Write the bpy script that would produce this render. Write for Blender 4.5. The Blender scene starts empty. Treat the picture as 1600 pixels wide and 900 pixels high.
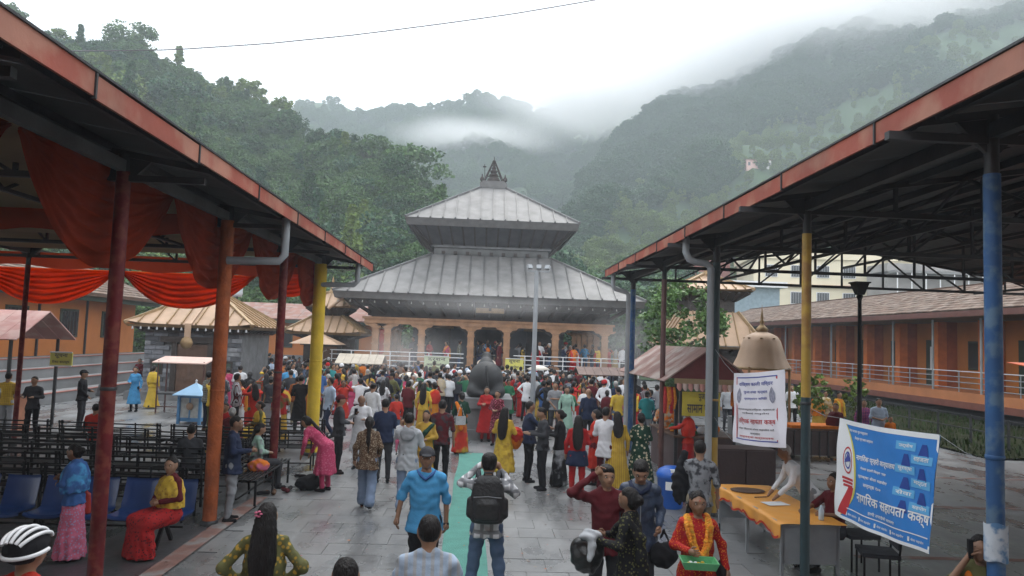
import bpy, math, random, re
import numpy as np
from mathutils import Matrix, Vector
R = math.radians
rng = np.random.default_rng(11)
random.seed(7)
SC = bpy.context.scene
COL = SC.collection

# ---------------------------------------------------------------- camera
F_PX, PITCH, YAW, ROLL, EYE = 1147.0, R(4.02), R(2.31), R(2.0), Vector((0, 0, 3.0))
cam_d = bpy.data.cameras.new('camera'); cam = bpy.data.objects.new('camera', cam_d); COL.objects.link(cam)
cam_d.sensor_width = 36; cam_d.lens = 36*F_PX/1600; cam_d.clip_start = .1; cam_d.clip_end = 5000
CR = (Matrix.Rotation(-YAW, 3, 'Z') @ Matrix.Rotation(R(90)+PITCH, 3, 'X') @ Matrix.Rotation(ROLL, 3, 'Z'))
cam.matrix_world = Matrix.Translation(EYE) @ CR.to_4x4()
SC.camera = cam
def ray(px, py): return CR @ Vector((px-800, 450-py, -F_PX))
def at(px, py, Y):            # point of the place at depth Y that the photograph shows at a pixel
    r = ray(px, py); return EYE + r*(Y/r.y)
def lev(px, py, z=0.0):       # the same, at height z
    r = ray(px, py); return EYE + r*((z-3.0)/r.z)
def proj(p):
    q = CR.transposed() @ (Vector(p)-EYE); return 800+F_PX*q.x/-q.z, 450-F_PX*q.y/-q.z

# ---------------------------------------------------------------- light and sky
W = bpy.data.worlds.new('World'); SC.world = W; W.use_nodes = True
nt = W.node_tree; nt.nodes.clear()
wo = nt.nodes.new('ShaderNodeOutputWorld'); bg = nt.nodes.new('ShaderNodeBackground')
sky = nt.nodes.new('ShaderNodeTexSky'); sky.sky_type = 'NISHITA'; sky.sun_disc = False
sky.sun_elevation = R(58); sky.sun_rotation = R(15); sky.air_density = 2; sky.dust_density = 4
mx = nt.nodes.new('ShaderNodeMix'); mx.data_type = 'RGBA'; mx.inputs[0].default_value = .84
mx.inputs[7].default_value = (17.6, 18.0, 18.5, 1)      # the even white cloud deck over the valley
nt.links.new(sky.outputs[0], mx.inputs[6]); nt.links.new(mx.outputs[2], bg.inputs[0])
bg.inputs[1].default_value = .1; nt.links.new(bg.outputs[0], wo.inputs[0])
sl = bpy.data.lights.new('sun', 'SUN'); sl.energy = 1.1; sl.angle = R(24); sl.color = (1, .97, .93)
so = bpy.data.objects.new('sun', sl); COL.objects.link(so); so.rotation_euler = (R(32), 0, R(165))
so.location = (0, 0, 60)
SC.view_settings.view_transform = 'Standard'; SC.view_settings.look = 'None'
SC.view_settings.exposure = .42; SC.view_settings.gamma = 1
cy = SC.cycles; cy.max_bounces = 9; cy.diffuse_bounces = 2; cy.glossy_bounces = 2; cy.transmission_bounces = 3
cy.transparent_max_bounces = 8; cy.volume_bounces = 8; cy.volume_max_steps = 64; cy.volume_step_rate = 2.0
cy.use_denoising = True; cy.sample_clamp_indirect = 4; cy.caustics_reflective = False; cy.caustics_refractive = False

# ---------------------------------------------------------------- materials
MATS = {}
def mat(name, col=(.5, .5, .5), rough=.7, metal=0., var=.12, vs=3., bump=.15, bs=None, spec=None, col2=None, kind=None, ps=8., emit=None, alpha=None, sat=0):
    """procedural surface: base colour with blotchy variation, optional print / weave / courses, fine relief"""
    if name in MATS: return MATS[name]
    m = bpy.data.materials.new(name); MATS[name] = m; m.use_nodes = True
    N = m.node_tree.nodes; L = m.node_tree.links; b = N['Principled BSDF']
    b.inputs['Roughness'].default_value = rough; b.inputs['Metallic'].default_value = metal
    if spec is not None: b.inputs['Specular IOR Level'].default_value = spec
    tc = N.new('ShaderNodeTexCoord'); co = tc.outputs['Object']
    n1 = N.new('ShaderNodeTexNoise'); n1.inputs['Scale'].default_value = vs; n1.inputs['Detail'].default_value = 5
    L.new(co, n1.inputs['Vector'])
    mr = N.new('ShaderNodeMapRange'); L.new(n1.outputs[0], mr.inputs[0]); mr.inputs[1].default_value = .3; mr.inputs[2].default_value = .7
    mr.inputs[3].default_value = 1-var; mr.inputs[4].default_value = 1+var
    hue = N.new('ShaderNodeVectorMath'); hue.operation = 'SCALE'; L.new(mr.outputs[0], hue.inputs['Scale'])
    hue.inputs[0].default_value = col[:3]
    if col2 is not None:
        mm = N.new('ShaderNodeMix'); mm.data_type = 'RGBA'; mm.inputs[6].default_value = (*col, 1); mm.inputs[7].default_value = (*col2, 1)
        if kind in ('floral', 'dots'):
            v = N.new('ShaderNodeTexVoronoi'); v.inputs['Scale'].default_value = ps*(2.3 if kind == 'floral' else 1.4); L.new(co, v.inputs['Vector'])
            c = N.new('ShaderNodeMapRange'); L.new(v.outputs['Distance'], c.inputs[0])
            c.inputs[1].default_value = .38 if kind == 'floral' else .3; c.inputs[2].default_value = c.inputs[1].default_value-.12
            L.new(c.outputs[0], mm.inputs[0])
        elif kind in ('stripe', 'check', 'rings'):
            w = N.new('ShaderNodeTexWave'); w.inputs['Scale'].default_value = ps; L.new(co, w.inputs['Vector'])
            w.bands_direction = 'X' if kind != 'rings' else 'Z'
            c = N.new('ShaderNodeMapRange'); L.new(w.outputs['Fac'], c.inputs[0]); c.inputs[1].default_value = .6; c.inputs[2].default_value = .75
            if kind == 'check':
                w2 = N.new('ShaderNodeTexWave'); w2.inputs['Scale'].default_value = ps; w2.bands_direction = 'Z'; L.new(co, w2.inputs['Vector'])
                c2 = N.new('ShaderNodeMath'); c2.operation = 'MAXIMUM'; L.new(w.outputs['Fac'], c2.inputs[0]); L.new(w2.outputs['Fac'], c2.inputs[1])
                L.new(c2.outputs[0], c.inputs[0])
            L.new(c.outputs[0], mm.inputs[0])
        else:                                   # blotches
            n3 = N.new('ShaderNodeTexNoise'); n3.inputs['Scale'].default_value = ps; n3.inputs['Detail'].default_value = 6; L.new(co, n3.inputs['Vector'])
            c = N.new('ShaderNodeMapRange'); L.new(n3.outputs[0], c.inputs[0]); c.inputs[1].default_value = .47; c.inputs[2].default_value = .6
            L.new(c.outputs[0], mm.inputs[0])
        L.new(mm.outputs[2], hue.inputs[0])
    L.new(hue.outputs[0], b.inputs['Base Color'])
    if bump:
        n2 = N.new('ShaderNodeTexNoise'); n2.inputs['Scale'].default_value = bs or vs*6; n2.inputs['Detail'].default_value = 4; L.new(co, n2.inputs['Vector'])
        bp = N.new('ShaderNodeBump'); bp.inputs['Strength'].default_value = min(1, bump*2); bp.inputs['Distance'].default_value = .02
        L.new(n2.outputs[0], bp.inputs['Height']); L.new(bp.outputs[0], b.inputs['Normal'])
        m['bp'] = 1
    if emit: b.inputs['Emission Color'].default_value = (*col, 1); b.inputs['Emission Strength'].default_value = emit
    return m

# ---------------------------------------------------------------- object helpers
def tag(o, label=None, cat=None, group=None, kind=None):
    if label: o['label'] = label
    if cat: o['category'] = cat
    if group: o['group'] = group
    if kind: o['kind'] = kind
    return o
def empty(name, loc=(0, 0, 0), rz=0, **k):
    o = bpy.data.objects.new(name, None); COL.objects.link(o); o.location = loc; o.rotation_euler.z = rz
    o.empty_display_size = .2
    return tag(o, **k)
def mobj(name, me, parent=None, loc=None, mats=None, **k):
    o = bpy.data.objects.new(name, me); COL.objects.link(o)
    if parent: o.parent = parent
    if loc is not None: o.location = loc
    if mats:
        for i, m in enumerate(mats):
            if i < len(o.material_slots): o.material_slots[i].link = 'OBJECT'; o.material_slots[i].material = m
    return tag(o, **k)
class MB:
    def __init__(s): s.v = []; s.f = []; s.m = []; s.sm = []
    def add(s, vs, fs, mi=0, smooth=False):
        n = len(s.v); s.v += [tuple(v) for v in vs]; s.f += [tuple(i+n for i in f) for f in fs]
        s.m += [mi]*len(fs); s.sm += [smooth]*len(fs); return s
    def box(s, a, b, mi=0):
        x0, y0, z0 = a; x1, y1, z1 = b
        return s.add([(x0,y0,z0),(x1,y0,z0),(x1,y1,z0),(x0,y1,z0),(x0,y0,z1),(x1,y0,z1),(x1,y1,z1),(x0,y1,z1)],
              [(3,2,1,0),(4,5,6,7),(0,1,5,4),(1,2,6,5),(2,3,7,6),(3,0,4,7)], mi)
    def bar(s, a, b, w, t=None, mi=0, up=(0, 0, 1)):
        """square-section bar from a to b"""
        a, b = Vector(a), Vector(b); d = (b-a).normalized(); u = Vector(up)
        if abs(d.dot(u)) > .98: u = Vector((1, 0, 0))
        x = d.cross(u).normalized()*w/2; z = x.cross(d).normalized()*(t or w)/2
        vs = [p+i*x+j*z for p in (a, b) for i, j in ((-1,-1),(1,-1),(1,1),(-1,1))]
        return s.add(vs, [(3,2,1,0),(4,5,6,7),(0,1,5,4),(1,2,6,5),(2,3,7,6),(3,0,4,7)], mi)
    def tube(s, pts, rs, n=8, mi=0, caps=True, smooth=True):
        pts = [Vector(p) for p in pts]
        if not hasattr(rs, '__len__'): rs = [rs]*len(pts)
        vs = []; pu = None
        for i, p in enumerate(pts):
            d = (pts[min(i+1, len(pts)-1)]-pts[max(i-1, 0)])
            d = d.normalized() if d.length > 1e-9 else Vector((0, 0, 1))
            u = pu if pu is not None else (Vector((0, 0, 1)) if abs(d.z) < .9 else Vector((1, 0, 0)))
            x = d.cross(u); x = x.normalized() if x.length > 1e-6 else d.orthogonal().normalized()
            y = x.cross(d); pu = y
            vs += [p+rs[i]*(math.cos(2*math.pi*k/n)*x+math.sin(2*math.pi*k/n)*y) for k in range(n)]
        fs = [(i*n+k, i*n+(k+1) % n, (i+1)*n+(k+1) % n, (i+1)*n+k) for i in range(len(pts)-1) for k in range(n)]
        s.add(vs, fs, mi, smooth)
        if caps: s.add(vs[:n], [tuple(range(n))[::-1]], mi); s.add(vs[-n:], [tuple(range(n))], mi)
        return s
    def lathe(s, prof, c=(0, 0, 0), n=16, mi=0, smooth=True, sx=1, sy=1):
        vs = [(c[0]+r*sx*math.cos(2*math.pi*k/n), c[1]+r*sy*math.sin(2*math.pi*k/n), c[2]+z) for r, z in prof for k in range(n)]
        fs = [(i*n+k, i*n+(k+1) % n, (i+1)*n+(k+1) % n, (i+1)*n+k) for i in range(len(prof)-1) for k in range(n)]
        return s.add(vs, fs, mi, smooth)
    def slab(s, q, t, mi=0):
        """quad (or polygon) thickened downwards by t along its normal"""
        q = [Vector(p) for p in q]; nrm = (q[1]-q[0]).cross(q[-1]-q[0]).normalized(); n = len(q)
        vs = q+[p-nrm*t for p in q]
        return s.add(vs, [tuple(range(n)), tuple(range(2*n-1, n-1, -1))]+[(i, i+n, (i+1) % n+n, (i+1) % n) for i in range(n)], mi)
    def grid(s, fn, nu, nv, mi=0, smooth=True, thick=0):
        vs = [fn(i/nu, j/nv) for j in range(nv+1) for i in range(nu+1)]
        fs = [(j*(nu+1)+i, j*(nu+1)+i+1, (j+1)*(nu+1)+i+1, (j+1)*(nu+1)+i) for j in range(nv) for i in range(nu)]
        return s.add(vs, fs, mi, smooth)
    def mesh(s, name, mats):
        me = bpy.data.meshes.new(name); me.from_pydata(s.v, [], s.f)
        for m in (mats if isinstance(mats, (list, tuple)) else [mats]): me.materials.append(m)
        me.polygons.foreach_set('material_index', s.m); me.polygons.foreach_set('use_smooth', s.sm); me.update()
        return me
    def build(s, name, mats, parent=None, loc=None, **k):
        return mobj(name, s.mesh(name, mats), parent, loc, **k)
def copies(root, **k):
    """copy of a thing with its parts and sub-parts (mesh data shared)"""
    c = root.copy(); COL.objects.link(c)
    for key, v in k.items(): c[key] = v
    for ch in root.children:
        d = ch.copy(); COL.objects.link(d); d.parent = c
        for g in ch.children:
            e = g.copy(); COL.objects.link(e); e.parent = d
    return c
_tx = {}
def text_mesh(txt, bold=0):
    key = (txt, bold)
    if key not in _tx:
        cu = bpy.data.curves.new('t', 'FONT'); cu.body = txt; cu.align_x = 'LEFT'; cu.size = 1; cu.offset = bold; cu.resolution_u = 2
        o = bpy.data.objects.new('t', cu); COL.objects.link(o)
        dg = bpy.context.evaluated_depsgraph_get(); me = bpy.data.meshes.new_from_object(o.evaluated_get(dg))
        V = [v.co.copy() for v in me.vertices]; Fc = [tuple(p.vertices) for p in me.polygons]
        bpy.data.objects.remove(o); bpy.data.curves.remove(cu); bpy.data.meshes.remove(me)
        _tx[key] = (V, Fc)
    return _tx[key]
def write(surf, txt, u0, v0, u1, v1, m, parent, name='lettering', bold=.015, slant=0):
    """lettering laid on surf(u, v) -> point, filling the box u0..u1, v0..v1"""
    txt = re.sub('((?:[क-ह]्)*[क-ह])ि', 'ि\\1', txt)      # the short i is drawn before its consonant
    V, Fc = text_mesh(txt, bold)
    if not V: return
    xs = [v.x for v in V]; ys = [v.y for v in V]; x0, x1, y0, y1 = min(xs), max(xs), min(ys), max(ys)
    b = MB(); b.add([surf(u0+(u1-u0)*(v.x-x0)/(x1-x0+1e-9), v0+(v1-v0)*(v.y-y0)/(y1-y0+1e-9)) for v in V], Fc)
    return b.build(name, m, parent)

# ---------------------------------------------------------------- signed-distance figures (continuous bodies)
f32 = np.float32
def sdist(p, X, Y, Z):
    k = p[0]
    if k == 'c':
        a, b, ra, rb = p[1:5]; ab = np.subtract(b, a); L2 = max(float(ab@ab), 1e-8)
        t = np.clip(((X-a[0])*ab[0]+(Y-a[1])*ab[1]+(Z-a[2])*ab[2])/L2, 0, 1)
        return np.sqrt((X-a[0]-t*ab[0])**2+(Y-a[1]-t*ab[1])**2+(Z-a[2]-t*ab[2])**2)-(ra+(rb-ra)*t)
    if k == 'e':
        c, r, M = p[1], p[2], p[3]; x, y, z = X-c[0], Y-c[1], Z-c[2]
        if M is not None: x, y, z = M[0][0]*x+M[1][0]*y+M[2][0]*z, M[0][1]*x+M[1][1]*y+M[2][1]*z, M[0][2]*x+M[1][2]*y+M[2][2]*z
        q = np.sqrt((x/r[0])**2+(y/r[1])**2+(z/r[2])**2)
        d = (q-1)*min(r)
        if len(p) > 4 and p[4] is not None:            # cut plane n.x < d keeps
            n, e = p[4]; d = np.maximum(d, x*n[0]+y*n[1]+z*n[2]-e)
        return d
    if k == 'l':                                # loft: origin, axis, side, t's, widths, depths, folds(n, amp), squareness
        o, ax, sd, ts, ws, ds, fold = p[1:8]; fr = np.cross(ax, sd)
        x, y, z = X-o[0], Y-o[1], Z-o[2]
        t = x*ax[0]+y*ax[1]+z*ax[2]; s = x*sd[0]+y*sd[1]+z*sd[2]; f = x*fr[0]+y*fr[1]+z*fr[2]
        w = np.interp(t, ts, ws).astype(f32); d = np.interp(t, ts, ds).astype(f32)
        q = np.sqrt((s/w)**2+(f/d)**2)
        if fold:
            an = np.arctan2(f, s); tt = (t-ts[0])/(ts[-1]-ts[0])
            if fold[1] > 0: q = q*(1+fold[1]*(1.-tt)*np.sin(fold[0]*an+3*np.sin(2*an+tt*2)))
        return np.maximum((q-1)*np.minimum(w, d), np.maximum(ts[0]-t, t-ts[-1])*.9)
def pbox(p):
    if p[0] == 'c':
        r = max(p[3], p[4]); return np.minimum(p[1], p[2])-r, np.maximum(p[1], p[2])+r
    if p[0] == 'e': r = max(p[2]); return np.array(p[1])-r, np.array(p[1])+r
    o, ax, ts = np.array(p[1]), np.array(p[2]), p[4]; r = max(max(p[5]), max(p[6]))*1.12
    a, b = o+ax*ts[0], o+ax*ts[-1]; return np.minimum(a, b)-r, np.maximum(a, b)+r
def surfnets(Fd, o, h):
    s = Fd < 0
    def cor(a, i, j, k): return a[i:a.shape[0]-1+i, j:a.shape[1]-1+j, k:a.shape[2]-1+k]
    C = [(i, j, k) for i in (0, 1) for j in (0, 1) for k in (0, 1)]
    cnt = sum(cor(s, *c).astype(np.int8) for c in C); mask = (cnt > 0) & (cnt < 8)
    ix = np.argwhere(mask); n = len(ix)
    if n == 0: return np.zeros((0, 3)), np.zeros((0, 4), int)
    vals = np.stack([Fd[ix[:, 0]+c[0], ix[:, 1]+c[1], ix[:, 2]+c[2]] for c in C], 1)
    acc = np.zeros((n, 3)); w = np.zeros(n)
    for a in range(8):
        for b in range(a+1, 8):
            if sum(abs(C[a][q]-C[b][q]) for q in range(3)) != 1: continue
            va, vb = vals[:, a], vals[:, b]; cr = (va < 0) != (vb < 0)
            t = np.where(cr, va/np.where(cr, va-vb, 1), 0)[:, None]
            acc += np.where(cr[:, None], np.array(C[a])+t*(np.array(C[b])-np.array(C[a])), 0); w += cr
    V = o+h*(ix+acc/w[:, None]); idm = -np.ones(mask.shape, int); idm[mask] = np.arange(n)
    fs = []
    for ax in range(3):
        sl0 = [slice(None)]*3; sl1 = [slice(None)]*3; sl0[ax] = slice(0, -1); sl1[ax] = slice(1, None)
        s0, s1 = s[tuple(sl0)], s[tuple(sl1)]; e = np.argwhere(s0 != s1)
        o1, o2 = (ax+1) % 3, (ax+2) % 3
        e = e[(e[:, o1] > 0) & (e[:, o2] > 0) & (e[:, o1] < mask.shape[o1]) & (e[:, o2] < mask.shape[o2])]
        def g(d1, d2):
            q = e.copy(); q[:, o1] -= d1; q[:, o2] -= d2; return idm[q[:, 0], q[:, 1], q[:, 2]]
        q = np.stack([g(1, 1), g(0, 1), g(0, 0), g(1, 0)], 1)
        fl = s0[e[:, 0], e[:, 1], e[:, 2]]
        q[~fl] = q[~fl][:, ::-1]; fs.append(q[(q >= 0).all(1)])
    return V, np.concatenate(fs)
def sdf_mesh(prims, h, k=.02, rough=0.):
    lo = np.min([pbox(p)[0] for p in prims], 0)-3*h; hi = np.max([pbox(p)[1] for p in prims], 0)+3*h
    n = np.ceil((hi-lo)/h).astype(int)+1; Fd = np.full(n, 9., f32)
    ax = [lo[i]+h*np.arange(n[i]) for i in range(3)]
    for p in prims:
        a, b = pbox(p); m = 3*h+k
        i0 = np.clip(((a-m-lo)/h).astype(int), 0, n-1); i1 = np.clip(np.ceil((b+m-lo)/h).astype(int)+1, 1, n)
        sl = tuple(slice(i0[i], i1[i]) for i in range(3))
        X, Y, Z = np.meshgrid(*[ax[i][sl[i]].astype(f32) for i in range(3)], indexing='ij')
        d = sdist(p, X, Y, Z)
        if rough > 0: d = d+rough*(np.sin(X*91+Z*17)*np.sin(Y*83+Z*23)*np.sin(Z*60+X*31))
        elif rough < 0: d = d+rough*(np.sin(X*17+Z*29+2.3*np.sin(Z*9+Y*13)+1.9*np.sin(X*21))*(.55+.45*np.sin(Z*7+X*11+1.7))+.45*np.sin(Z*63-X*24+2*np.sin(X*17+Z*5)+Y*15)*np.sin(Z*8+X*6+Y*9))   # creases of worn cloth
        A = Fd[sl]; hh = np.clip(.5+.5*(d-A)/k, 0, 1); Fd[sl] = d*(1-hh)+A*hh-k*hh*(1-hh)
    return surfnets(Fd, lo, h)
def np_mesh(name, V, Fq, mats, mi=None, smooth=True):
    me = bpy.data.meshes.new(name); me.vertices.add(len(V)); me.vertices.foreach_set('co', np.asarray(V, f32).ravel())
    nf = len(Fq); w = Fq.shape[1]; me.loops.add(nf*w); me.polygons.add(nf)
    me.loops.foreach_set('vertex_index', np.asarray(Fq, np.int32).ravel())
    me.polygons.foreach_set('loop_start', np.arange(nf, dtype=np.int32)*w)
    for m in mats: me.materials.append(m)
    if mi is not None: me.polygons.foreach_set('material_index', np.asarray(mi, np.int32))
    me.polygons.foreach_set('use_smooth', np.full(nf, smooth)); me.update(calc_edges=True); me.validate()
    return me

# ---------------------------------------------------------------- people
SKIN = [mat('skin_%s' % n, c, .55, var=.06, vs=14, bump=.03) for n, c in (('tan', (.30, .165, .10)), ('brown', (.22, .115, .068)), ('light', (.40, .235, .15)))]
def strands(m):
    N = m.node_tree.nodes; L = m.node_tree.links; tc = N['Texture Coordinate']; mp = N.new('ShaderNodeMapping'); mp.inputs['Scale'].default_value = (1, 1, .09); L.new(tc.outputs['Object'], mp.inputs[0])
    for n in N:
        if n.type == 'TEX_NOISE': L.new(mp.outputs[0], n.inputs['Vector']); n.inputs['Scale'].default_value = 90
    return m
HAIR = mat('hair_black', (.012, .010, .010), .5, var=.4, vs=30, bump=.4, bs=70, spec=.22)
HAIRG = mat('hair_grey', (.33, .32, .31), .5, var=.3, vs=30, bump=.3, bs=70); strands(HAIR); strands(HAIRG)
LIP = mat('lips', (.22, .07, .06), .5, bump=0); EYEW = mat('eye_white', (.6, .58, .55), .3, bump=0, var=.02); IRIS = mat('iris', (.01, .008, .006), .2, bump=0)
BROW = mat('eyebrow', (.02, .015, .012), .7, bump=0)
CC = dict(red=(.42, .018, .02), scarlet=(.55, .04, .025), maroon=(.11, .012, .018), pink=(.62, .16, .26), rose=(.5, .06, .14), magenta=(.4, .03, .16),
  orange=(.7, .19, .02), saffron=(.72, .28, .03), yellow=(.68, .46, .06), mustard=(.5, .31, .05), cream=(.66, .58, .42), white=(.74, .75, .78), grey=(.28, .29, .31),
  light_grey=(.45, .47, .50), charcoal=(.05, .052, .06), black=(.014, .014, .017), navy=(.02, .03, .07), blue=(.05, .13, .35), sky_blue=(.08, .33, .62), pale_blue=(.42, .52, .66),
  denim=(.10, .15, .25), light_denim=(.22, .29, .42), teal=(.03, .24, .25), green=(.03, .16, .08), dark_green=(.015, .055, .035), olive=(.13, .13, .05), mint=(.35, .55, .45),
  khaki=(.36, .31, .22), brown=(.13, .075, .045), purple=(.13, .05, .2), beige=(.5, .42, .31), lavender=(.42, .36, .55))
CC = {k: tuple(x*.86 for x in v) for k, v in CC.items()}
def cloth(c, kind=None, c2=None, ps=9.):
    """cloth of a colour, perhaps with a print"""
    nm = 'cloth_'+c+('_%s_%s_%g' % (kind, c2, ps) if kind else '')
    return mat(nm, CC[c], .82, var=.16, vs=5, bump=.22, bs=16, spec=.2, col2=CC[c2] if c2 else None, kind=kind, ps=ps)
A = np.array
def rotx(a): return A([[1, 0, 0], [0, math.cos(a), -math.sin(a)], [0, math.sin(a), math.cos(a)]])
def rotz(a): return A([[math.cos(a), -math.sin(a), 0], [math.sin(a), math.cos(a), 0], [0, 0, 1]])
LEGS = {  # per leg (left = -x): hip, knee, ankle ; the figure faces +y
 'stand': [((-.09, 0, .9), (-.10, .02, .49), (-.105, -.02, .08)), ((.09, 0, .9), (.10, .02, .49), (.105, -.02, .08))],
 'apart': [((-.09, 0, .9), (-.14, .02, .49), (-.19, -.03, .08)), ((.09, 0, .9), (.14, .02, .49), (.19, -.02, .08))],
 'walk': [((-.09, 0, .9), (-.09, .16, .51), (-.08, .17, .10)), ((.09, 0, .9), (.09, -.01, .48), (.08, -.24, .14))],
 'stride': [((-.09, 0, .9), (-.09, -.02, .48), (-.08, -.27, .16)), ((.09, 0, .9), (.09, .18, .52), (.08, .22, .10))],
 'sit': [((-.10, -.02, .53), (-.13, .40, .50), (-.13, .40, .08)), ((.10, -.02, .53), (.13, .40, .50), (.13, .40, .08))]}
ARMS = {  # right side (+x), torso frame (side, front, up from hip): elbow, hand ; mirrored for the left
 'down': ((.235, -.02, .23), (.245, .05, -.02)), 'out': ((.265, -.03, .25), (.30, .05, .02)), 'front': ((.23, .02, .24), (.06, .22, .20)), 'low': ((.22, .02, .24), (.03, .17, .04)),
 'hold': ((.24, .03, .25), (.13, .30, .26)), 'phone': ((.23, .08, .27), (.07, .26, .38)), 'chin': ((.22, .12, .28), (.05, .16, .55)),
 'head': ((.40, .06, .52), (.13, .05, .72)), 'ear': ((.30, .10, .36), (.12, .09, .63)), 'back': ((.25, -.09, .24), (.04, -.16, .09)), 'cam': ((.30, .10, .46), (.08, .20, .66)),
 'hip': ((.33, -.06, .27), (.17, .02, .12)), 'reach': ((.22, .16, .32), (.16, .42, .26)), 'bag': ((.23, -.02, .24), (.20, .12, .10)), 'fold': ((.23, .06, .26), (-.05, .17, .28))}
def figure(h=1.7, sex='m', legs='stand', arms=('down', 'down'), lean=0., yaw=0., nod=0., top='shirt', sleeve='long', bottom='trousers', hem=-.08, hair='short',
           shawl=None, fat=1., cap=None, near=False, toes=True):
    """primitives of a clothed figure by part; lengths in metres, scaled to the height h"""
    s = h/1.7; Lg = LEGS[legs]; hz = Lg[0][0][2]; H0 = A([0, Lg[0][0][1], hz]); w = 1.0 if sex == 'm' else .9
    U = A([0, math.sin(lean), math.cos(lean)]); Fv = A([0, math.cos(lean), -math.sin(lean)]); Sx = A([1., 0, 0])
    T = lambda p: H0+p[0]*Sx+p[1]*Fv+p[2]*U
    G = {}
    def add(part, *p): G.setdefault(part, []).append(p)
    sk = 'body'
    # torso, legs and feet under the clothes
    tw = [.145, .115, .135, .155*w, .12, .06]; td = [.095, .085, .10, .095, .07, .055]
    add(sk, 'l', H0, U, Sx, [-.06, .14, .28, .42, .5, .55], [x*fat*.93 for x in tw], [x*fat*.93 for x in td], None)
    sh = .175*w
    nk = T((0, -.005, .56)); NR = rotz(yaw) @ rotx(-lean*.35-nod)
    HT = lambda p: nk+NR @ A(p)
    add(sk, 'c', T((0, -.01, .49)), HT((0, .0, .04)), .056*w, .05*w)
    hc = (0, .022, .135)
    add(sk, 'e', HT(hc), (.074, .092, .10), NR, None); add(sk, 'e', HT((0, .04, .075)), (.054, .062, .058), NR, None)
    add(sk, 'c', HT((0, .112, .12)), HT((0, .128, .10)), .009, .014)
    for x in (-1, 1):
        add(sk, 'e', HT((.077*x, .015, .12)), (.012, .022, .032), NR, None)
        if near: add(sk, 'e', HT((.034*x, .092, .098)), (.02, .016, .02), NR, None); add(sk, 'c', HT((.02*x, .108, .152)), HT((.05*x, .096, .148)), .009, .008)
    if near: add(sk, 'c', HT((-.02, .108, .072)), HT((.02, .108, .072)), .009, .009); add(sk, 'e', HT((0, .095, .04)), (.022, .02, .018), NR, None)
    hands = []
    sl_r = .056 if sex == 'm' else .05
    for i, x in ((0, -1), (1, 1)):
        e, hd = ARMS[arms[i]]; S0 = T((x*sh, 0, .462)); E = T((x*e[0], e[1], e[2])); Hn = T((x*hd[0], hd[1], hd[2]))
        add(sk, 'c', S0, E, .040, .034); add(sk, 'c', E, Hn, .034, .024)
        d = (Hn-E)/np.linalg.norm(Hn-E); tip = Hn+d*.075
        if near: add(sk, 'e', Hn+d*.045, (.034, .034, .034), None, None)
        else: add(sk, 'c', Hn+d*.02, Hn+d*.12, .032, .02)
        hands.append((Hn, d, x, E))
        if top:
            add('top', 'c', S0-A([0, 0, .004]), E if sleeve != 'cap' else S0+(E-S0)*.5, sl_r, .048)
            if sleeve == 'long': add('top', 'c', E, E+(Hn-E)*.92, .046, .037)
            elif sleeve == 'half': add('top', 'c', E, E+(Hn-E)*.1, .047, .045)
    for i in (0, 1):
        hp, kn, an = map(A, Lg[i]); add(sk, 'c', hp, kn, .07, .05); add(sk, 'c', kn, an, .046, .032)
        dy = kn-hp; lift = an[2]-.08; bk = -math.sin(min(.9, max(0, lift)*7)) if an[1] < -.1 else 0
        toe = an+A([.015*(1 if i else -1), .13, -.045+bk*.07]); heel = an+A([0, -.035, -.042-bk*.02])
        add('shoe%d' % i, 'c', heel, toe, .038, .034); add('shoe%d' % i, 'c', an+A([0, 0, -.02]), toe*.5+heel*.5, .036, .036)
        if bottom == 'trousers' or bottom == 'wide':
            wd = bottom == 'wide'
            add('bottom', 'c', hp+A([0, 0, .0]), kn, .092*fat, .066+.02*wd); add('bottom', 'c', kn, an+A([0, 0, .03]), .064+.02*wd, .05+.045*wd)
    if bottom in ('trousers', 'wide'): add('bottom', 'l', H0, U, Sx, [-.1, .0, .12], [.155*fat, .158*fat, .135*fat], [.105*fat, .108*fat, .095*fat], None)
    elif bottom == 'skirt':
        if legs == 'sit':
            for i in (0, 1):
                hp, kn, an = map(A, Lg[i]); add('bottom', 'c', hp, kn, .125, .115)
            add('bottom', 'l', A([0, .42, .03]), A([0, 0, 1.]), Sx, [0, .2, .46, .53], [.27, .25, .21, .15], [.17, .15, .12, .08], (11, .05))
            add('bottom', 'e', A([0, .1, .50]), (.22, .26, .12), None, None)
        else:
            sp = .05 if legs in ('walk', 'stride') else 0
            add('bottom', 'l', A([0, H0[1], .05]), A([0, 0, 1.]), Sx, [0, .25, .6, .85, .93], [.235+sp, .21+sp*.6, .185, .16, .13], [.20+sp*2, .17+sp, .14, .115, .10], (9, .09))
    if top:
        ts = [hem, .02, .13, .28, .42, .49, .535]
        base = .165 if hem > -.2 else .165+(-hem-.1)*.12
        base += .026
        tw2 = [base*fat, .172*fat, .142*fat, .155*fat, .172*w, .145*w, .07]; td2 = [base*.78*fat, .126*fat, .115*fat*(1 if sex == 'm' else .95), .128*fat, .112, .085, .065]
        if sex == 'f': td2[3] = .135*fat; td2[4] = .125
        if legs == 'sit': hem = max(hem, -.1); ts[0] = hem; tw2[0] = .17; td2[0] = .13
        if hem < -.2 and lean > .2:                  # the tunic hangs straight down from the bent hips
            add('top', 'l', A([0, H0[1], hz+hem]), A([0, 0, 1.]), Sx, [0, -hem*.6, -hem+.05], [.25, .20, .165], [.21, .17, .14], (8, .07)); ts[0] = -.05; tw2[0] = .17; td2[0] = .13
        add('top', 'l', H0, U, Sx, ts, tw2, td2, (7, .035 if hem > -.2 else .06))
        for x in (-1, 1): add('top', 'c', T((x*.045, -.012, .515)), T((x*sh*.9, -.003, .475)), .047, .05)
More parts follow.
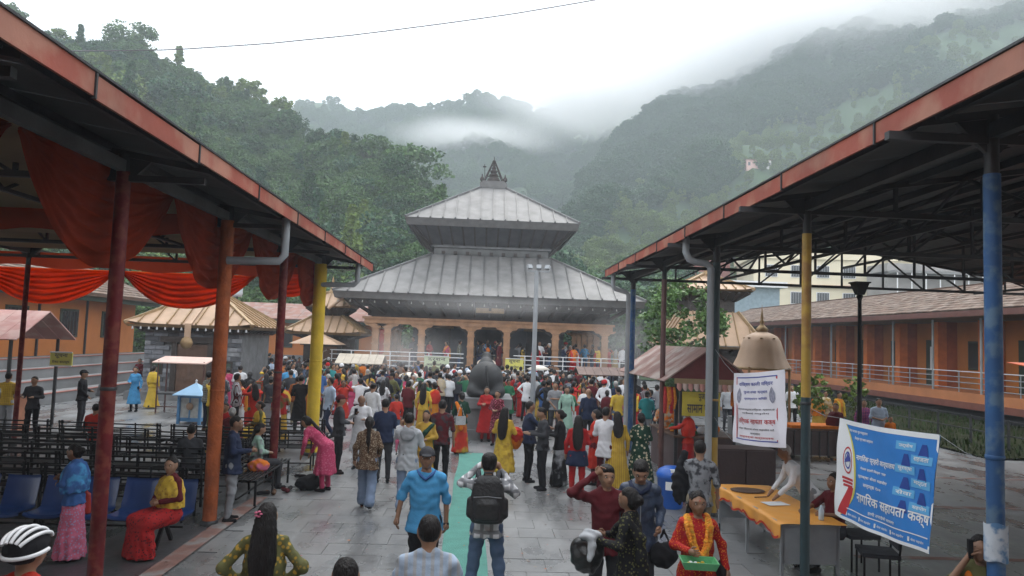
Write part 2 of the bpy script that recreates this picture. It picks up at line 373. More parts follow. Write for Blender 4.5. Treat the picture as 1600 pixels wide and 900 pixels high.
        if near: add('top', 'c', T((-.04, -.02, .535)), T((.04, -.02, .535)), .045, .045)
    if shawl == 'wrap':
        add('shawl', 'l', H0, U, Sx, [.1, .2, .34, .47, .535], [.25, .255, .245, .19, .09], [.15, .16, .165, .13, .08], (8, .05))
    elif shawl in ('sash', 'ends'):
        P = lambda *q: T(q)
        if shawl == 'sash':
            add('shawl', 'c', P(-.15, .02, .49), P(-.02, .14, .34), .045, .05); add('shawl', 'c', P(-.02, .14, .34), P(.16, .07, .12), .05, .06)
            add('shawl', 'c', P(-.15, -.02, .49), P(-.10, -.14, .32), .045, .06); add('shawl', 'c', P(-.10, -.14, .32), P(-.06, -.17, -.18), .06, .075)
        else:
            for x in (-1, 1): add('shawl', 'c', P(x*.11, -.03, .5), P(x*.11, .12, .36), .05, .045); add('shawl', 'c', P(x*.11, .12, .36), P(x*.12, .14, -.05), .045, .05)
            add('shawl', 'c', P(-.1, -.07, .49), P(.1, -.07, .49), .05, .05)
    # hair
    hr = lambda *p: add('hair', *p)
    if hair != 'bald':
        cut = ((0, .84, -.54), .034)
        hr('e', HT((0, .012, .145)), (.084, .102, .104), NR, cut)
        if hair in ('long', 'loose', 'tail', 'bun', 'scarf'):
            hr('e', HT((0, -.03, .115)), (.082, .075, .10), NR, None)
        if hair in ('long', 'loose'):
            q = .30 if hair == 'long' else .46; b0 = HT((0, -.045, .12)); b1 = T((0, -.165, .56-q)); d = b1-b0; L = float(np.linalg.norm(d)); d = d/L
            fr = np.cross(d, Sx); sd = Sx
            hr('l', b0, d, sd, [0, .08, L*.55, L*.9, L], [.085, .10, .12, .09, .035], [.065, .075, .07, .05, .03], (13, .05))
        if hair == 'tail': b0 = HT((0, -.09, .15)); hr('c', b0, T((0, -.135, .36)), .032, .04); hr('c', T((0, -.135, .36)), T((.01, -.12, .15)), .04, .012)
        if hair == 'bun': hr('e', HT((0, -.105, .12)), (.05, .045, .048), NR, None)
        if hair == 'thick': hr('e', HT((0, .0, .185)), (.085, .095, .07), NR, None); hr('e', HT((0, .075, .20)), (.06, .035, .035), NR, None)
    if cap:
        add('cap', 'e', HT((0, .01, .155)), (.092, .11, .10), NR, ((0, .25, -.97), .015)); add('cap', 'e', HT((0, .125, .165)), (.062, .07, .012), NR, None)
    def sc(p):
        if p[0] == 'c': return ('c', A(p[1])*s, A(p[2])*s, p[3]*s, p[4]*s)
        if p[0] == 'e': return ('e', A(p[1])*s, tuple(r*s for r in p[2]), p[3], (p[4][0], p[4][1]*s) if p[4] else None)
        return ('l', A(p[1])*s, p[2], p[3], [t*s for t in p[4]], [t*s for t in p[5]], [t*s for t in p[6]], p[7])
    G = {k: [sc(p) for p in v] for k, v in G.items()}
    return G, dict(hands=[(a*s, d, x, e*s) for a, d, x, e in hands], head=lambda p: HT(p)*s, R=NR, T=lambda p: T(p)*s, s=s)
def finger_mesh(info, curl=(.5, .5)):
    """four bent fingers and a thumb on each palm, rooted inside it"""
    b = MB(); s = info['s']
    for i, (H, d, x, E) in enumerate(info['hands']):
        d = Vector(d); side = Vector((x*1.0, 0, 0)); nrm = d.cross(side)
        if nrm.length < .3: side = Vector((0, 1, 0)); nrm = d.cross(side)
        # palm broad in the front-back direction when the arm hangs
        pl = Vector((0, 1, 0)) if abs(d.z) > .6 else Vector((0, 0, 1)); pl = (pl-d*pl.dot(d)).normalized(); inw = pl.cross(d); 
        if inw.x*x > 0: inw = -inw
        H = Vector(H); c = curl[i]
        for k in range(4):
            o = H+d*.05*s+pl*(-.027+.018*k)*s; L = (.062, .074, .07, .056)[k]*s; a = c*(.8+.12*k)
            p1 = o+(d*math.cos(a*.6)+inw*math.sin(a*.6))*L*.5; p2 = p1+(d*math.cos(a*1.5)+inw*math.sin(a*1.5))*L*.32; p3 = p2+(d*math.cos(a*2.3)+inw*math.sin(a*2.3))*L*.25
            b.tube([o-d*.02*s, o+d*.01*s, p1, p2, p3], [.010*s, .0098*s, .009*s, .0082*s, .0065*s], 6)
        o = H+d*.015*s+pl*.024*s
        b.tube([o, o+(d*.6+pl*.7+inw*.2).normalized()*.034*s, o+(d*.85+pl*.5+inw*.4).normalized()*.062*s], [.013*s, .0105*s, .008*s], 6)
    return b
def face_mesh(info):
    """eyes, brows and lips set into the head"""
    b = MB(); s = info['s']; hd = info['head']; Rm = info['R']
    def ell(c, r, mi, n=8):
        P = []
        for i in range(n//2+1):
            th = math.pi*i/(n//2)
            for k in range(n):
                ph = 2*math.pi*k/n; v = A([r[0]*math.sin(th)*math.cos(ph), r[1]*math.cos(th), r[2]*math.sin(th)*math.sin(ph)])
                P.append(tuple(hd(c)+Rm @ v*s))
        b.add(P, [(i*n+k, i*n+(k+1) % n, (i+1)*n+(k+1) % n, (i+1)*n+k) for i in range(n//2) for k in range(n)], mi, True)
    for x in (-1, 1):
        ell((.031*x, .108, .132), (.016, .012, .0085), 1); ell((.031*x, .1165, .132), (.0085, .006, .0085), 2)
        ell((.033*x, .111, .153), (.021, .010, .0055), 3)
    ell((0, .118, .073), (.025, .010, .0095), 4)
    return b
PARTN = dict(body='body', hair='hair', cap='cap', shawl='shawl')
_fig = {}; MASS = []
def person(label, px=None, ytop=None, h=1.7, face=0., loc=None, lod='mid', skin=0, cols=('white', 'navy'), hairm=None, shoem='black', shawlm=None, capm=None,
           cat='person', group=None, ground=0.0, seat=None, names=None, z=None, **kw):
    """one figure; face = heading in degrees, 0 looks away from the camera (+y), 90 looks left, 180 towards the camera"""
    hh = h
    if loc is None:
        top = h if kw.get('legs') != 'sit' else h-.37*h/1.7
        if kw.get('lean', 0) > .3: top = (z or h)
        p = lev(px, ytop, ground+top); loc = (p.x, p.y)
    h_res = {'near': .0125, 'mid': .022, 'far': .034, 'mass': .04}[lod]
    key = (lod, round(h, 2), tuple(sorted((k, str(v)) for k, v in kw.items())))
    if key not in _fig:
        G, info = figure(h=h, near=(lod == 'near'), **kw); parts = {}
        if lod in ('far', 'mass'):
            allp = [(lab, p) for lab, ps in G.items() for p in ps]
            V, Fq = sdf_mesh([p for _, p in allp], h_res, .02)
            labs = {'body': 0, 'hair': 1, 'top': 2, 'bottom': 3, 'shoe0': 4, 'shoe1': 4, 'shawl': 5, 'cap': 6}
            cen = V[Fq].mean(1); X, Y, Z = (cen[:, i].astype(f32) for i in range(3))
            dd = np.full((7, len(cen)), 9., f32)
            for lab, p in allp: dd[labs[lab]] = np.minimum(dd[labs[lab]], sdist(p, X, Y, Z))
            dd[2:7] -= .012; dd[1] -= .008
            parts['figure'] = np_mesh('figure', V, Fq, [SKIN[0]]*7, dd.argmin(0))
        else:
            for lab, ps in G.items():
                hr = h_res*(.72 if (lab == 'body' and lod == 'near') else 1)
                V, Fq = sdf_mesh(ps, hr, .03 if lab in ('body', 'top', 'bottom') else .015, rough=.004 if lab == 'hair' else (-.007 if lod == 'near' else -.006) if lab in ('top', 'bottom', 'shawl') else 0)
                if lab == 'body' and lod == 'near':
                    b1, b2 = finger_mesh(info, kw.get('curl', (.55, .55))), face_mesh(info)
                    vs = list(map(tuple, V)); nq = len(vs)
                    me = bpy.data.meshes.new('body'); b = MB(); b.v = vs; b.f = [tuple(q) for q in Fq.tolist()]; b.m = [0]*len(b.f); b.sm = [True]*len(b.f)
                    b.add(b1.v, b1.f, 0, True)
                    n = len(b.v); b.v += b2.v; b.f += [tuple(i+n for i in f) for f in b2.f]; b.m += b2.m; b.sm += b2.sm
                    parts[lab] = b.mesh('body', [SKIN[0], EYEW, IRIS, BROW, LIP])
                else: parts[lab] = np_mesh(lab, V, Fq, [SKIN[0]])
        _fig[key] = (parts, info)
    parts, info = _fig[key]
    top_m = cols[0] if not isinstance(cols[0], str) else cloth(cols[0]); bot_m = cols[1] if not isinstance(cols[1], str) else cloth(cols[1])
    sm = (shawlm if not isinstance(shawlm, str) else cloth(shawlm)) or top_m
    cm = (capm if not isinstance(capm, str) else cloth(capm)) or top_m
    hm = hairm or HAIR; shm = cloth(shoem)
    if len(cols) > 2: pass
    if lod == 'mass': MASS.append((parts['figure'], loc, ground, face, h, [SKIN[skin], hm, top_m, bot_m, shm, sm, cm])); return None, info
    if lod == 'far':
        o = mobj('person', parts['figure'], loc=(loc[0], loc[1], ground), mats=[SKIN[skin], hm, top_m, bot_m, shm, sm, cm], label=label, cat=cat, group=group)
        o.rotation_euler.z = R(face); return o, info
    e = empty('person', (loc[0], loc[1], ground), R(face), label=label, cat=cat, group=group)
    tn = 'shirt'; bn = 'trousers'
    if kw.get('hem', -.08) < -.2: tn = 'tunic'
    if kw.get('bottom') == 'skirt': bn = 'skirt'
    if kw.get('sex') == 'f' and kw.get('bottom') == 'skirt': tn = 'blouse'
    nm = {'body': 'body', 'hair': 'hair', 'top': tn, 'bottom': bn, 'shoe0': 'shoe', 'shoe1': 'shoe', 'shawl': 'shawl', 'cap': 'cap'}
    if names: nm.update(names)
    ms = {'body': SKIN[skin], 'hair': hm, 'top': top_m, 'bottom': bot_m, 'shoe0': shm, 'shoe1': shm, 'shawl': sm, 'cap': cm}
    for lab, me in parts.items():
        mobj(nm[lab], me, e, mats=[ms[lab]])
    return e, info
def wpt(e, p):
    """a point of a figure's own frame in the world"""
    c, s = math.cos(e.rotation_euler.z), math.sin(e.rotation_euler.z)
    return Vector((e.location.x+c*p[0]-s*p[1], e.location.y+s*p[0]+c*p[1], e.location.z+p[2]))

# ---------------------------------------------------------------- materials of the place
HAZE = .00125
M = dict(
 conc=mat('under_paving', (.20, .20, .20), .8, var=.15, vs=.4, bump=.2),
 fascia=mat('rusty_red_fascia', (.30, .065, .038), .6, var=.22, vs=1.3, bump=.12, col2=(.36, .15, .10), kind='blotch', ps=1.6),
 sheet=mat('grey_corrugated_sheet', (.055, .057, .06), .6, metal=.2, var=.3, vs=.8, bump=.1),
 steel=mat('dark_painted_steel', (.03, .032, .036), .5, var=.3, vs=3, bump=.1),
 bench=mat('black_bench_steel', (.010, .010, .012), .5, spec=.25, var=.3, vs=5, bump=.05),
 grey=mat('grey_painted_pipe', (.30, .32, .34), .45, var=.15, vs=2, bump=.05),
 dred=mat('dark_red_paint', (.12, .009, .012), .58, spec=.3, var=.3, vs=3, bump=.12, col2=(.17, .035, .025), kind='blotch', ps=9),
 opost=mat('orange_cloth_wrap', (.34, .08, .018), .75, var=.3, vs=5, bump=.5, bs=20),
 ycloth=mat('yellow_cloth_wrap', (.68, .46, .03), .75, var=.15, vs=3, bump=.3, bs=14),
 bpost=mat('blue_paint', (.035, .10, .24), .55, spec=.3, var=.2, vs=3, bump=.08, col2=(.10, .17, .26), kind='blotch', ps=7),
 ypost=mat('ochre_paint', (.46, .29, .05), .5, var=.25, vs=3, bump=.1, col2=(.33, .18, .05), kind='blotch', ps=4),
 tpost=mat('dark_teal_paint', (.025, .05, .058), .45, var=.3, vs=3, bump=.1),
 brpost=mat('brown_paint', (.10, .045, .04), .5, var=.3, vs=4, bump=.1),
 swag=mat('orange_red_drape', (.40, .055, .02), .8, var=.12, vs=2, bump=.1, spec=.2),
 swag_backlit=mat('backlit_orange_drape', (.80, .155, .03), .8, var=.1, vs=2, bump=.1, spec=.2),  # same drape cloth, brighter: sky light from behind put into the colour
 beige=mat('beige_ceiling_cloth', (.42, .31, .18), .85, var=.15, vs=.8, bump=.1),
 white=mat('white_plastic', (.72, .73, .75), .5, var=.06, vs=2, bump=.03),
 dwood=mat('dark_carved_wood', (.035, .026, .022), .6, var=.35, vs=4, bump=.4, bs=18),
 wood=mat('brown_wood', (.10, .055, .035), .6, var=.3, vs=3, bump=.2),
 lead=mat('grey_metal_roofing', (.185, .182, .18), .55, metal=0., var=.16, vs=1.6, bump=.06, col2=(.155, .153, .15), kind='blotch', ps=1.2),
 seam=mat('roof_seam_metal', (.12, .12, .12), .45, metal=.3, var=.2, bump=.05),
 terra=mat('carved_terracotta_stone', (.42, .235, .13), .7, var=.2, vs=2.5, bump=.35, bs=12),
 dark=mat('dark_interior', (.045, .045, .055), .8, var=.3, vs=1, bump=.1),
 gold=mat('gilded_copper', (.42, .285, .19), .5, metal=.1, var=.16, vs=1.6, bump=.08),
 goldd=mat('gilded_trim', (.30, .20, .10), .42, metal=.4, var=.2, vs=5, bump=.1),
 stone=mat('grey_stone', (.16, .165, .17), .8, var=.25, vs=2.5, bump=.5, bs=10),
 bull=mat('black_stone', (.018, .019, .021), .6, var=.3, vs=3, bump=.15),
 owall=mat('orange_wall', (.46, .16, .04), .8, var=.14, vs=.7, bump=.1),
 orail=mat('pale_orange_paint', (.52, .20, .08), .7, var=.12, vs=1, bump=.1),
 tile=mat('weathered_slate', (.165, .115, .09), .85, var=.4, vs=2.2, bump=.3, spec=.2, col2=(.23, .185, .155), kind='blotch', ps=2),
 rust=mat('faded_red_sheet', (.27, .13, .10), .7, var=.2, vs=1.5, bump=.08, col2=(.29, .205, .18), kind='blotch', ps=2),
 gwood=mat('dark_green_paint', (.03, .05, .035), .6, var=.2, bump=.1),
 glass=mat('dark_window_glass', (.03, .035, .04), .12, var=.1, bump=0),
 cream=mat('cream_wall', (.74, .67, .50), .8, var=.08, vs=.3, bump=.05),
 carpet=mat('teal_carpet', (.085, .26, .22), .92, var=.12, vs=4, bump=.3, bs=60),
 redline=mat('terracotta_band', (.21, .11, .09), .75, var=.3, vs=3, bump=.2, col2=(.18, .17, .165), kind='blotch', ps=3),
 seatb=mat('blue_plastic_seat', (.018, .05, .17), .35, var=.15, vs=4, bump=.03),
 bin=mat('blue_bin_plastic', (.02, .12, .50), .35, var=.1, vs=3, bump=.03),
 tcloth=mat('orange_satin_cloth', (.74, .33, .06), .5, var=.1, vs=2, bump=.2, bs=7),
 silver=mat('grey_table_metal', (.30, .32, .34), .4, metal=.3, var=.15, vs=3, bump=.03),
 cab=mat('brown_cabinet', (.07, .045, .045), .6, var=.2, vs=3, bump=.1),
 sprint=mat('white_print', (.82, .84, .86), .6, var=.02, bump=0), rprint=mat('red_print', (.5, .03, .04), .6, var=.02, bump=0),
 bprint=mat('blue_print', (.06, .08, .35), .6, var=.02, bump=0), kprint=mat('dark_print', (.06, .05, .06), .6, var=.02, bump=0),
 lprint=mat('light_blue_print', (.12, .42, .75), .6, var=.04, bump=0), dprint=mat('deep_blue_print', (.02, .06, .30), .6, var=.04, bump=0),
 bannb=mat('blue_banner_vinyl', (.035, .22, .62), .5, var=.07, vs=2, bump=.1, bs=4), bannw=mat('white_banner_vinyl', (.74, .72, .78), .55, var=.05, vs=2, bump=.15, bs=4),
 yprint=mat('yellow_sign', (.66, .62, .14), .6, var=.08, bump=.03), gsign=mat('pale_green_sign', (.55, .62, .42), .6, var=.1, bump=.03),
 lblue=mat('light_blue_paint', (.10, .27, .50), .5, var=.14, vs=3, bump=.05), glow=mat('pale_cabinet_glass', (.50, .52, .50), .3, var=.2, vs=5, bump=0),
 bark=mat('bark', (.10, .075, .055), .9, var=.3, vs=6, bump=.5, bs=20),
 earth=mat('red_earth', (.22, .13, .085), .9, var=.3, vs=.4, bump=.4, bs=3),
)
for nm_, k_ in (('swag', .6), ('swag_backlit', .72), ('beige', .3)):      # thin cloth lets light through
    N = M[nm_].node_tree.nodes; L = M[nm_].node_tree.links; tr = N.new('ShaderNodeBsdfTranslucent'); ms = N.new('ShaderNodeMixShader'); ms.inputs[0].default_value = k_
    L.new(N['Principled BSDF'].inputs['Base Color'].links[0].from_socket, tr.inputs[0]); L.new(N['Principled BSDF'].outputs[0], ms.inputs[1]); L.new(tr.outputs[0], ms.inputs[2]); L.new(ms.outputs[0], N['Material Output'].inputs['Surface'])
# ---------------------------------------------------------------- ground
def wet_stone(name, base, joints=False):
    m = mat(name, base, .5, var=.14, vs=.55, bump=.12, bs=9); N = m.node_tree.nodes; L = m.node_tree.links; b = N['Principled BSDF']
    tc = N.new('ShaderNodeTexCoord'); mp = N.new('ShaderNodeMapping')
    geo = N.new('ShaderNodeNewGeometry'); L.new(geo.outputs['Position'], mp.inputs[0])
    mp.inputs['Scale'].default_value = (.9, .42, 1)
    n = N.new('ShaderNodeTexNoise'); n.inputs['Scale'].default_value = 1.1; n.inputs['Detail'].default_value = 8; n.inputs['Roughness'].default_value = .62; L.new(mp.outputs[0], n.inputs['Vector'])
    r = N.new('ShaderNodeMapRange'); L.new(n.outputs[0], r.inputs[0]); r.inputs[1].default_value = .36; r.inputs[2].default_value = .60
    r.inputs[3].default_value = .14; r.inputs[4].default_value = .5; L.new(r.outputs[0], b.inputs['Roughness'])      # wet patches
    w = N.new('ShaderNodeMapRange'); L.new(n.outputs[0], w.inputs[0]); w.inputs[1].default_value = .36; w.inputs[2].default_value = .60
    w.inputs[3].default_value = .68; w.inputs[4].default_value = 1.04
    src = b.inputs['Base Color'].links[0].from_socket; v = N.new('ShaderNodeVectorMath'); v.operation = 'SCALE'; L.new(src, v.inputs[0]); L.new(w.outputs[0], v.inputs['Scale'])
    out = v.outputs[0]
    if joints:
        bt = N.new('ShaderNodeTexBrick'); L.new(geo.outputs['Position'], bt.inputs['Vector']); bt.inputs['Scale'].default_value = 1
        bt.inputs['Brick Width'].default_value = .55; bt.inputs['Row Height'].default_value = .55; bt.inputs['Mortar Size'].default_value = .007
        bt.inputs['Color1'].default_value = (1, 1, 1, 1); bt.inputs['Color2'].default_value = (.78, .79, .80, 1); bt.inputs['Mortar'].default_value = (.5, .5, .5, 1)
        mu = N.new('ShaderNodeMix'); mu.data_type = 'RGBA'; mu.blend_type = 'MULTIPLY'; mu.inputs[0].default_value = 1; L.new(out, mu.inputs[6]); L.new(bt.outputs[0], mu.inputs[7]); out = mu.outputs[2]
    L.new(out, b.inputs['Base Color']); return m
PAVE = wet_stone('wet_stone_paving', (.205, .21, .215), True)
SLAB = [wet_stone('wet_stone_slab', (.205, .21, .215)), wet_stone('worn_stone_slab', (.192, .197, .202)), wet_stone('pale_stone_slab', (.214, .219, .224))]
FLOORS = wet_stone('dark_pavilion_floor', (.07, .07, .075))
b = MB(); b.add([(-1500, -30, -.012), (1500, -30, -.012), (1500, 1500, -.012), (-1500, 1500, -.012)], [(0, 1, 2, 3)])
b.build('ground', mat('valley_soil', (.10, .10, .06), .9, var=.3, vs=.05, bump=.2), kind='structure')
b = MB(); b.add([(-45, -12, 0), (45, -12, 0), (45, 62, 0), (-45, 62, 0)], [(0, 1, 2, 3)])
court = b.build('pavement', PAVE, kind='structure')
n = 0
for j in range(14):
    y0 = 9.1+j*.55+.06
    x0 = -3.7+(.275 if j % 2 else 0)
    for i in range(21):
        x = x0+i*.55; 
        if x > 3.9+.0*j or n >= 296: continue
        b = MB(); t = .010+random.uniform(0, .004); g = .0035
        b.slab([(x+g, y0+g, t), (x+.55-g, y0+g, t+random.uniform(-.003, .003)), (x+.55-g, y0+.55-g, t+random.uniform(-.003, .003)), (x+g, y0+.55-g, t)], .03)
        b.build('paving_slab', SLAB[random.choice((0, 0, 1, 2))], court); n += 1
# pavilion floors are a touch darker and carry a terracotta edging strip
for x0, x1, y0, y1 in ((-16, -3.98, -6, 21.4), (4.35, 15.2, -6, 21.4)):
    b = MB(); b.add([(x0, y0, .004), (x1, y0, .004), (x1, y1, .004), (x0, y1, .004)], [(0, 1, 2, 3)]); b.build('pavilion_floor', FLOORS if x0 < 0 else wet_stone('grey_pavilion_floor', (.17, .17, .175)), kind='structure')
for x0, x1, y0, y1 in ((-3.98, -3.72, -6, 13.6), (3.92, 4.34, -6, 9.05)):
    b = MB(); b.add([(x0, y0, .026), (x1, y0, .026), (x1, y1, .026), (x0, y1, .026)], [(0, 1, 2, 3)]); b.build('edging_strip', M['redline'], kind='structure')
for y0, y1, x0, x1 in ((10.7, 10.85, 5.6, 16), (14.2, 14.45, 5.2, 16), (17.6, 17.8, 5, 16)):
    b = MB(); b.add([(x0, y0, .009), (x1, y0, .009), (x1, y1, .009), (x0, y1, .009)], [(0, 1, 2, 3)]); b.build('paving_band', M['redline'], kind='structure')
b = MB(); b.grid(lambda u, v: (-.43+.62*u+.015*math.sin(v*23), 4.5+14.9*v, .027+.004*math.sin(v*60+u*3)), 4, 60)
tag(b.build('carpet', M['carpet']), 'long teal green carpet runner laid down the middle of the wet courtyard', 'carpet')

# ---------------------------------------------------------------- open pavilions
def pavilion(side, e, zE, row, rows2, ridge, zR, ys, y_end, styles, label):
    s = side; root = empty('open_pavilion', (s*row, y_end, 0), label=label, cat='pavilion'); ox, oy = s*row, y_end
    P = lambda x, y, z: (s*x-ox, y-oy, z)
    y0 = -5.
    # roof sheets between eave and ridge, and beyond the ridge
    sl = (zR-zE)/(ridge-e); far = 2*ridge-e
    nsh = 26
    for k in range(nsh):
        a0 = y0+(y_end-y0)*k/nsh; a1 = y0+(y_end-y0)*(k+1)/nsh-.02
        for xa, za, xb, zb in ((e+.02, zE, ridge, zR), (far, zE, ridge, zR)):
            b = MB(); q = [P(xa, a0, za), P(xa, a1, za), P(xb, a1, zb), P(xb, a0, zb)]
            if (s > 0) == (xa < xb): q = q[::-1]
            b.slab(q, .02); b.build('roof_sheet', M['sheet'], root)
    # purlins under the sheets
    nk = 8
    for k in range(nk):
        x = e+.25+(ridge-e-.2)*k/(nk-1); z = zE+(x-e)*sl-.07
        b = MB(); b.bar(P(x, y0, z), P(x, y_end-.05, z), .05, .09); b.build('purlin', M['steel'], root)
        x2 = 2*ridge-x; b = MB(); b.bar(P(x2, y0, z), P(x2, y_end-.05, z), .05, .09); b.build('purlin', M['steel'], root)
    # fascia boards along the eave
    L = 2.05; k = 0; y = y_end
    while y > -3:
        b = MB(); yb = max(y-L, -4); dz = random.uniform(-.012, .012)
        b.box((min(s*e, s*(e-.025))-ox, yb-oy+.012, zE-.155+dz), (max(s*e, s*(e-.025))-ox, y-oy-.012, zE+.03+dz)); b.build('fascia_panel', M['fascia'], root)
        b = MB(); b.box((min(s*(e+.001), s*(e-.04))-ox, y-oy-.012, zE-.17), (max(s*(e+.001), s*(e-.04))-ox, y-oy+.012, zE+.03)); b.build('fascia_joint', M['steel'], root)
        y = yb; k += 1
    b = MB(); b.box((min(s*(e-.04), s*(e+.1))-ox, -4-oy, zE+.035), (max(s*(e-.04), s*(e+.1))-ox, .03, zE+.055)); b.build('roof_edge', M['steel'], root)
    # end fascia on the gable
    # posts and trusses
    zb = zE-.15
    for i, yy in enumerate(ys):
        z_t = zE+(row-e)*sl-.12
        for r_, st in ((row, styles[i]), (rows2, None)):
            if r_ is None or (r_ != row and s > 0 and yy > 8): pass
            rad = .058; mats = [M['dred']]; split = None
            if st: rad, mats, split = st
            nm = 'post'; b = MB()
            z_p = z_t-.5 if s > 0 or st is None else z_t-.2
            if split is None: b.tube([P(r_, yy, 0), P(r_, yy, z_p)], rad, 14)
            else: b.tube([P(r_, yy, 0), P(r_, yy, split)], rad, 14); b.tube([P(r_, yy, split), P(r_, yy, z_p)], rad*1.02, 14, mi=1)
            b.tube([P(r_, yy, z_p), P(r_, yy, z_t)], rad*.9, 10, mi=len(mats)); mats = mats+[M['steel']]
            po = b.build(nm, mats, root)
            for zz_ in ((2.05,) if r_ == row else ()):
                b = MB(); b.lathe([(rad+.001, -.02), (rad+.007, -.015), (rad+.007, .015), (rad+.001, .02)], P(r_, yy, zz_+.13*(i % 3)), 14); b.build('weld_band', mats[0] if i % 2 else M['steel'], po)
            b = MB(); b.lathe([(rad*1.25, 0), (rad*1.25, .05), (rad, .07)], P(r_, yy, .004), 14); b.build('base_collar', M['steel'], po)
            b = MB()
            for dx in (-1, 1): b.add([P(r_, yy-.02, z_t-.38), P(r_+dx*.36, yy-.02, z_t-.02), P(r_, yy-.02, z_t-.02), P(r_, yy+.02, z_t-.38), P(r_+dx*.36, yy+.02, z_t-.02), P(r_, yy+.02, z_t-.02)], [(0, 1, 2), (5, 4, 3), (0, 3, 4, 1), (1, 4, 5, 2), (2, 5, 3, 0)])
            b.build('bracket', M['steel'], po)
        # truss: bottom chord, top chords, webs
        xa, xb = row, 2*ridge-row; zc = zE-.22
        tr = MB(); tr.bar(P(xa-.9, yy, zc+.0), P(xb+.9, yy, zc), .07); tr.bar(P(e+.1, yy, zE-.1), P(ridge, yy, zR-.1), .07); tr.bar(P(2*ridge-e-.1, yy, zE-.1), P(ridge, yy, zR-.1), .07)
        tro = tr.build('truss', M['steel'], root)
        nw = 5
        for side2 in (0, 1):
            px_, pz_ = None, None
            for q in range(nw+1):
                x = xa+(ridge-xa)*q/nw; zt = zE+(x-e)*sl-.1; X = x if not side2 else 2*ridge-x; w = MB()
                if side2 and q == nw: continue
                w.bar(P(X, yy, zc), P(X, yy, zt), .045); w.build('truss_strut', M['steel'], tro)
                if q:
                    w = MB(); w.bar(P(px_, yy, zc), P(X, yy, zt), .04); w.build('truss_strut', M['steel'], tro)
                px_ = X
    for q_, X in enumerate((row+2.1, ridge, 2*ridge-row-2.1)):      # trusses running lengthways between the cross trusses
        zt = zE+(min(X, 2*ridge-X)-e)*sl-.14; zb_ = zt-.55; lt = MB(); lt.bar(P(X, ys[0], zt), P(X, ys[-1], zt), .06); lt.bar(P(X, ys[0], zb_), P(X, ys[-1], zb_), .055); lo_ = lt.build('long_truss', M['steel'], root)
        nn = int((ys[-1]-ys[0])/1.15)
        for k in range(nn):
            ya, yb = ys[0]+k*1.15, ys[0]+(k+1)*1.15; w = MB(); w.bar(P(X, ya, zb_ if k % 2 else zt), P(X, yb, zt if k % 2 else zb_), .035); w.build('truss_strut', M['steel'], lo_)
    # long beam over the post row
    for r_ in (row,) if s > 0 else (row, rows2):
        b = MB(); zz = zE+(row-e)*sl-.26; b.bar(P(r_, y0, zz), P(r_, y_end-.3, zz), .09, .13); b.build('long_beam', M['steel'] if s > 0 else mat('beam_grey', (.10, .10, .10), .6, var=.3, vs=2), root)
    return root, P, sl
RW = .08
pl, PL, slL = pavilion(-1, 3.0, 4.87, 4.06, 11.2, 10.0, 6.0, [1.5, 4.9, 8.3, 11.7, 15.1, 18.5], 19.9,
    [(RW, [M['dred']], None), (RW, [M['dred']], None), (RW, [M['dred']], None), (.105, [M['opost']], None), (.08, [M['dred']], None), (.155, [M['ycloth']], None)],
    'left open pavilion with red fascia roof, draped orange swags and dark red posts')
pr, PR, slR = pavilion(1, 3.5, 5.03, 4.23, 16.2, 10.2, 6.05, [2.4, 5.9, 9.4, 13.1, 16.9, 20.4], 20.7,
    [(.06, [M['bpost']], None), (.066, [M['bpost']], None), (.06, [M['tpost'], M['ypost']], 2.39), (.068, [M['ypost'], M['tpost']], 1.39), (.06, [M['brpost']], None), (.075, [M['bpost']], None)],
    'right open pavilion with red fascia roof, dark trusses and painted posts')
def drain(root, P, pts, name='drainpipe'):
    b = MB(); b.tube([P(*p) for p in pts], .062, 10); o = b.build(name, M['grey'], root)
    return o
drain(pl, PL, [(3.12, 11.6, 4.78), (3.12, 11.6, 4.2), (3.2, 11.6, 4.1), (4.0, 11.6, 4.08)])
drain(pl, PL, [(3.12, 18.4, 4.78), (3.12, 18.4, 4.3), (3.2, 18.4, 4.22), (4.0, 18.4, 4.2)])
drain(pr, PR, [(3.62, 12.95, 4.95), (3.62, 12.95, 4.68), (3.68, 12.95, 4.55), (3.8, 12.95, 4.5), (4.0, 12.95, 4.48), (4.08, 12.95, 4.4), (4.08, 12.95, .1)])
drain(pr, PR, [(3.62, 20.2, 4.95), (3.62, 20.2, 4.62), (3.68, 20.2, 4.5), (4.0, 20.2, 4.42), (4.06, 20.2, 4.35), (4.06, 20.2, .1)])
drain(pr, PR, [(3.62, 2.4, 4.95), (3.62, 2.4, 4.6), (3.9, 2.4, 4.5)])
# swags of orange cloth: full drop at each post, pinned up between the posts
def swag(axis, fixed, c0, c1, ztop, drop, seed, lab, m=M['swag']):
    """one draped length from c0 (pinned up) to c1 (pinned up), lowest at its middle"""
    rg = random.Random(seed); ph = rg.uniform(0, 6)
    def fn(u, v):
        s = 2*u-1; d = drop*max(.03, (1-abs(s)**2.3))
        c = c0+(c1-c0)*u; fold = ((1-abs(math.sin((v**.85)*(6.5+1.2*math.cos(ph))*math.pi*.9+abs(s)*2.2+ph+.4*math.sin(s*5))))**1.4*.075-.02+.012*math.sin(v*41+s*13+ph))*min(1, v*3)*(1-.35*abs(s)**4)+.02*math.sin(s*26+ph)*(1-v)
        sag = v*d
        if axis == 'y': return (fixed-.05+fold-.10*v*(1-abs(s)), c, ztop-sag)
        return (c, fixed+.05-fold-.10*v*(1-abs(s)), ztop-sag)
    b = MB(); nu, nv = 48, 64
    b.grid(fn, nu, nv); n0 = len(b.v)
    off = (.012, 0, 0) if axis == 'y' else (0, .012, 0)
    b.add([tuple(Vector(v)+Vector(off)) for v in b.v[:n0]], [f[::-1] for f in b.f[:nu*nv]], 0, True)
    return tag(b.build('swag', m), lab, 'drape', 'orange swags hung round the left pavilion')
